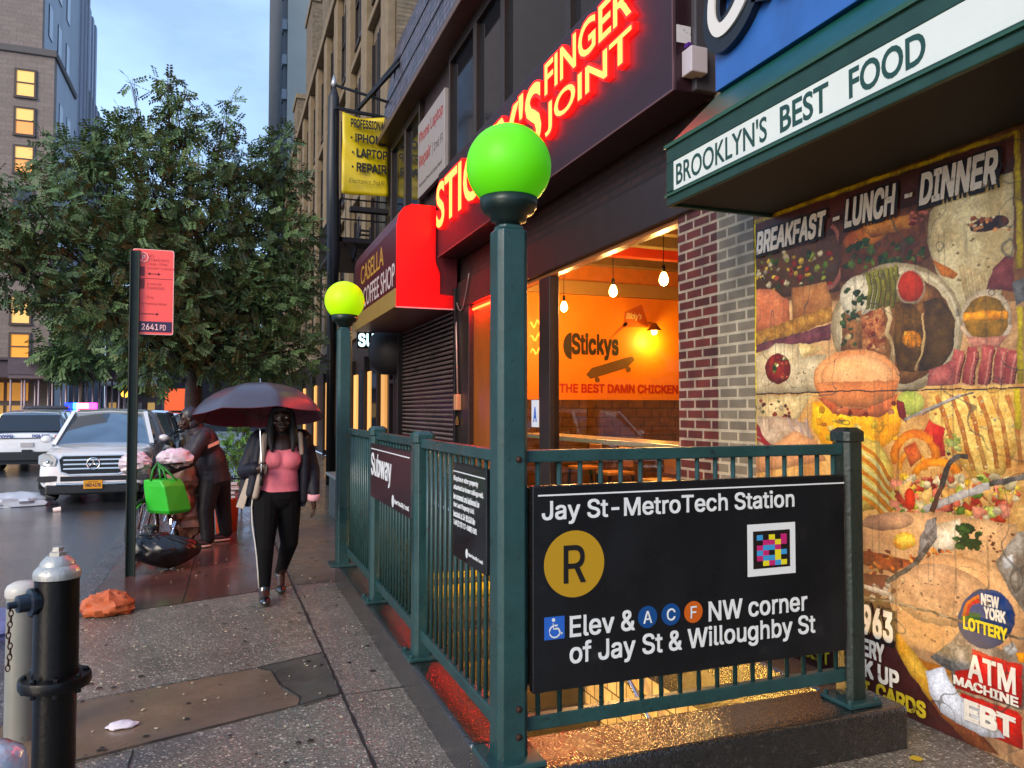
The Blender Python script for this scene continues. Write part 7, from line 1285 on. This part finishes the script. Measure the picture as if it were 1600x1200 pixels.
for i in range(34):
    a = i / 33; rr0 = (math.sin(min(1, a * 1.08) * math.pi * .93) ** .62) * (1 - .15 * a) + .02; ring = []
    for j in range(72):
        t = 2 * math.pi * j / 72; fold = .10 * math.sin(11 * t + 3 * NZ.noise(V((a * 3, math.cos(t), 0)))) * max(0, a - .25) + .16 * NZ.noise(V((math.cos(t) * 1.6, math.sin(t) * 1.6, a * 2.4))) + .05 * NZ.noise(V((math.cos(t) * 6, math.sin(t) * 6, a * 9)))
        r = rr0 * (1 + fold); c_ = V((-.50, 8.60, 0)).lerp(V((kc.x, kc.y, 0)), a ** 2.2); ring.append(V((c_.x + .36 * r * math.cos(t), c_.y + .26 * r * math.sin(t), .008 + .37 * a ** .8 * (1 + .08 * fold))))
    rg.append(ring)
rg += [[kc + V((math.cos(2 * math.pi * j / 72) * k * (1 + .3 * math.sin(5 * j)), math.sin(2 * math.pi * j / 72) * k, h_)) for j in range(72)] for k, h_ in ((.025, .02), (.06, .07), (.05, .09))]
q.loft(rg); meta(q.build('rubbish_bag', BAGB, smooth=True), 'black plastic rubbish bag slumped against the foot of the parking sign post', 'rubbish bag')
s = thing('news_box', 'orange bucket stacked with folded newspapers behind the man', 'bucket', (.06, 11, 0)); q = MB(); q.lathe([(.13, 0), (.16, .42), (.17, .43), (.17, .45), (.15, .45)], (.06, 11, .0), 20); q.build('bucket', mat('orange_plastic', (222, 84, 34), .4), s, True)
q = MB()
for i in range(7): q.obox((.06 + rnd(-.03, .03), 11 + rnd(-.03, .03), .47 + i * .028), (.32, .24, .024), (rnd(-.05, .05), rnd(-.05, .05), rnd(-.4, .4)))
q.build('newspapers', mat('newsprint', (196, 184, 190), .6, var=.2, dirt=(130, 50, 60), ds=12, dt=.62), s)
# far pedestrian
s = thing('person', 'tiny far pedestrian in dark clothes walking up the pavement beyond the umbrella', 'person', (1.0, 38, 0)); b = MB(); chain(b, [(.92, 38, .82), (.90, 37.9, .45), (.90, 37.85, .05)], [.1, .07, .05]); chain(b, [(1.06, 38, .82), (1.08, 38.1, .45), (1.1, 38.25, .06)], [.1, .07, .05]); b.ell((.99, 38, 1.15), (.21, .14, .34), 14, 10); chain(b, [(.78, 38, 1.38), (.74, 38, 1.1), (.76, 37.9, .85)], [.06, .05, .04], 8); chain(b, [(1.2, 38, 1.38), (1.24, 38, 1.1), (1.22, 37.9, .85)], [.06, .05, .04], 8); b.ell((.99, 38, 1.62), (.085, .1, .12), 12, 8); cap(b, (.99, 38, 1.5), (.99, 38, 1.4), .05, .06, 8)
remesh(b.build('body', mat('dark_clothing', (34, 34, 42), .6), s, True), .02, 2)

# ------------------------------------------------------------ street furniture in front
HB = mat('black_hydrant_paint', (10, 9, 10), .34, var=.4, vs=12, bump=.18, bs=40, spec=.3, dirt=(60, 34, 28), ds=18, dt=.68); HS = mat('silver_hydrant_paint', (176, 176, 172), .35, .4, var=.15, vs=14, bump=.3, bs=60, dirt=(120, 116, 108), ds=12, dt=.62)
hx, hy = -.655, 3.78
s = thing('fire_hydrant', 'black fire hydrant with silver bonnet, side nozzle and chain at the left', 'fire hydrant', (hx, hy, 0))
q = MB(); q.lathe([(.12, 0), (.12, .05), (.082, .07), (.082, .42), (.088, .445), (.134, .45), (.138, .46), (.138, .485), (.134, .495), (.09, .50), (.087, .54), (.085, .90), (.089, .905)], (hx, hy, -.0), 40); q.build('barrel', HB, s, True, auto=35)
q = MB(); q.lathe([(.090, .906), (.092, .925), (.088, .94), (.074, .955), (.068, .96), (.066, .97), (.055, .985), (.042, .998), (.04, 1.0)], (hx, hy, 0), 40); bn = q.build('bonnet', HS, s, True, auto=35)
q = MB(); q.lathe([(.034, 1.0), (.034, 1.015), (.022, 1.018), (.021, 1.035), (.016, 1.037)], (hx, hy, 0), 5); q.build('nut', HS, bn)
for k in range(8): t = k * math.pi / 4 + .2; q = MB(); q.lathe([(.012, -.062), (.012, .012), (.007, .018)], (hx + .115 * math.cos(t), hy + .115 * math.sin(t), .493), 6); q.build('flange_bolt', HB, s)
nd = V((-.86, -.5, 0)).normalized(); nc = V((hx, hy, .82)); q = MB(); q.lathe([(.048, .04), (.048, .09), (.056, .092), (.056, .105), (.038, .11), (.035, .15), (.015, .155), (.014, .185), (.008, .186)], nc, 20, axis=nd); q.build('nozzle', mat('blue_black_metal', (44, 54, 66), .3, .5, var=.3), s, True, auto=35)
q = MB(); q.lathe([(.07, .04), (.074, .075), (.07, .088), (.04, .092)], V((hx, hy, .80)), 24, axis=(-.9, .44, 0)); q.build('pumper_cap', mat('maroon_cap', (58, 24, 26), .4, var=.3), s, True, auto=35)
q = MB(); p0 = nc + nd * .175
for k in range(12):
    z = p0.z - .01 - k * .022; x = p0.x + .004 * math.sin(k); q.tube([(x + (.008 * math.cos(t) if k % 2 else 0), p0.y + (0 if k % 2 else .008 * math.cos(t)), z + .014 * math.sin(t)) for t in np.linspace(0, 2 * math.pi, 11)], .0028, 5, cap=False)
q.build('chain', mat('rusty_chain', (74, 48, 36), .5, .6), s, True)
s = thing('bollard', 'grey steel bollard standing just behind the fire hydrant', 'bollard', (-.92, 4.45, 0)); q = MB(); q.tube([(-.92, 4.45, 0), (-.92, 4.45, .72)], .068, 24); q.build('pipe', mat('grey_bollard_paint', (140, 138, 128), .4, .1, var=.1, dirt=(100, 92, 80), ds=8, dt=.64), s, True, auto=40); q = MB(); q.lathe([(.073, .70), (.076, .71), (.076, .735), (.066, .755), (.04, .77), (.0, .775)], (-.92, 4.45, 0), 24); q.build('cap', mat('pale_bollard_cap', (196, 192, 182), .35), s, True, auto=40)
s = thing('bollard', 'rounded pale bollard top with painted red glow at the bottom left corner', 'bollard', (-.47, 1.95, 0)); q = MB(); q.tube([(-.47, 1.95, 0), (-.47, 1.95, .80)], .082, 28); q.build('pipe', mat('red_glow_paint', (220, 70, 50), .3, var=.1), s, True, auto=40); q = MB(); q.lathe([(.084, .80), (.084, .86), (.076, .885), (.055, .90), (.02, .91), (.0, .911)], (-.47, 1.95, 0), 32); q.build('cap', mat('pale_wet_cap', (180, 184, 194), .12, var=.25, vs=9, dirt=(224, 84, 60), ds=6, dt=.53, coat=.6, bump=.3, bs=60), s, True)  # red glow on the post put into the pipe and cap colours
# parking sign
PST = mat('green_channel_post', (34, 44, 36), .5, .3, var=.25, vs=8); PR = mat('coral_red_sign_sheet', (250, 92, 84), .35, spec=.5, var=.03); PRD = mat('sign_dark_red', (120, 20, 24), .4); PRW = mat('sign_pink_white', (255, 206, 200), .4); PRN = mat('sign_navy', (50, 30, 70), .4)
s = thing('parking_sign', 'coral red parking regulation sign on a dark green post beside the rubbish bag', 'street sign', (-.83, 8.35, 0))
q = MB(); q.box(-.865, -.795, 8.37, 8.378, 0, 3.2); q.box(-.875, -.862, 8.335, 8.378, 0, 3.2); q.box(-.798, -.785, 8.335, 8.378, 0, 3.2); q.build('post', PST, s, bev=.003)
q = MB(); pr_ = []
for cx, cz, a0 in ((-.50, 3.20, 0), (-.835, 3.20, 90), (-.835, 2.39, 180), (-.50, 2.39, 270)):
    for k in range(6): t = R_(a0 + k * 18); pr_.append((cx + .02 * math.cos(t) * 1, cz + .02 * math.sin(t)))
q.prism(pr_, FR_Y, (0, 8.385, 0), 0, .006); pnl = q.build('panel', PRW, s); q = MB()
q.prism([(a + (-.67 - a) * .035, c_ + (2.795 - c_) * .012) for a, c_ in pr_], FR_Y, (0, 8.385, 0), .006, .0075); q.build('red_field', PR, pnl)
o = (0, 8.3775, 0); q = MB(); q.box(-.845, -.492, 8.3755, 8.3775, 2.395, 2.50); q.build('blue_band', PRN, pnl); q = MB(); q.text('2641', FR_Y, (0, 8.3755, 0), -.765, 2.415, .15, .062, off=.01); q.text('PD', FR_Y, (0, 8.3755, 0), -.60, 2.415, .055, .055, off=.01)
q.tube([(-.755 + .04 * math.cos(t), 8.374, 3.135 + .045 * math.sin(t)) for t in np.linspace(0, 6.283, 21)], .005, 5, cap=False); q.text('P', FR_Y, o, -.770, 3.11, .03, .05, off=.02, lift=.0016); q.build('white_lettering', PRW, pnl)
q = MB()
for z in (3.00, 2.875): q.box(-.785, -.745, 8.3755, 8.3775, z - .05, z + .045)
q.box(-.845, -.492, 8.3755, 8.3775, 2.925, 2.93)
for x0, x1, z in ((-.72, -.60, 2.975), (-.785, -.61, 2.575)): q.box(x0 + .012, x1 - .012, 8.3755, 8.3775, z - .004, z + .004); q.prism([(x1 - .025, z - .016), (x1, z), (x1 - .025, z + .016)], FR_Y, o, 0, .002)
q.prism([(-.695, 2.991), (-.72, 2.975), (-.695, 2.959)], FR_Y, o, 0, .002); q.build('arrows', PRD, pnl)
q = MB()
for tx, x, z, h_ in (('NO', -.72, 3.14, .03), ('STANDING', -.72, 3.10, .028), ('7AM-7PM', -.72, 3.06, .026), ('EXCEPT SUNDAY', -.72, 3.02, .022), ('2 HOUR', -.72, 2.86, .026), ('PARKING', -.72, 2.82, .026), ('Pay', -.72, 2.72, .035), ('At Parking Meter', -.78, 2.66, .03)): q.text(tx, FR_Y, o, x, z, None, h_)
q.build('small_lettering', mat('sign_mid_red', (190, 56, 56), .4), pnl)
# litter
crumple('paper_bag', 'crumpled orange brown paper bag lying on the pavement behind the hydrant', 'paper bag', (-.84, 6.93, .06), (.15, .13, .10), mat('orange_kraft_paper', (196, 96, 50), .55, var=.4, vs=9, dirt=(110, 46, 26), ds=9, dt=.6), .55, 31, None, 26, 16, 3.5, .006)
crumple('plastic_litter', 'thin white plastic bag lying flat on the wet road at the left', 'plastic bag', (-3.6, 16.4, -.06), (.55, .3, .16), mat('thin_white_plastic', (190, 196, 206), .3, spec=.7), .5, 35, None, 30, 14, 4, -.118)
crumple('plastic_sheet', 'blue grey plastic bag on the road at the left edge behind the bollard', 'plastic bag', (-1.75, 7.1, -.06), (.26, .3, .1), mat('blue_grey_plastic', (120, 126, 170), .3, spec=.6), .45, 36, None, 26, 14, 4, -.118)
s = MB(); s.lathe([(.035, 0), (.045, .11), (.048, .112)], (-2.70, 15.1, -.085), 14, axis=(1, .3, .05)); meta(s.build('paper_cup', mat('white_cup', (226, 206, 200), .5), smooth=True), 'small white paper cup lying on the road in front of the white SUV', 'cup')
crumple('tissue', 'scrap of white tissue on the brown flagstone beside the hydrant', 'litter', (-.465, 4.42, .015), (.06, .035, .016), mat('tissue_white', (224, 214, 220), .7), .6, 40, None, 16, 10, 4, .008)
s = MB(); s.lathe([(.006, 0), (.024, .006), (.027, .009)], (3.02, 2.72, .003), 9, wob=.2); meta(s.build('yellow_leaf', mat('yellow_leaf', (214, 180, 40), .5)), 'small yellow scrap lying on the ground by the corner of the stairwell curb', 'litter')
q = MB(); rs_ = random.Random(12)
for _ in range(150):
    x = rs_.uniform(-1.0, .99); y = rs_.uniform(2.2, 9); k = rs_.uniform(.004, .012); a = rs_.uniform(0, 3.1); q.obox((x, y, .012), (k * 1.8, k, .004), (0, 0, a))
for _ in range(60): q.obox((rs_.uniform(1.0, 3.3), rs_.uniform(1.6, 2.75), .006), (rs_.uniform(.005, .015), .006, .004), (0, 0, rs_.uniform(0, 3)))
meta(q.build('pavement_litter', mat('pale_crumbs', (190, 176, 150), .6)), 'pale crumbs and tiny leaves scattered over the wet pavement', 'litter', None, 'stuff')
# planter box and metal hatch on the far pavement
s = thing('planter', 'low grey metal box with rubbish on top standing beyond the far end of the railing', 'box', (2.2, 11.5, 0)); q = MB(); q.box(1.55, 2.3, 11.2, 12.2, 0, .62); q.build('box', mat('grey_blue_metal_box', (76, 92, 98), .35, .3, var=.2), s, bev=.02)
q = MB(); q.box(1.5, 2.35, 11.15, 12.25, .62, .66); q.build('lid', mat('pale_grey_lid', (120, 136, 142), .3, .3), s, bev=.01); crumple('rubbish', None, None, (1.9, 11.6, .70), (.16, .1, .06), PLW, .5, 50, s, 16, 10, 4)
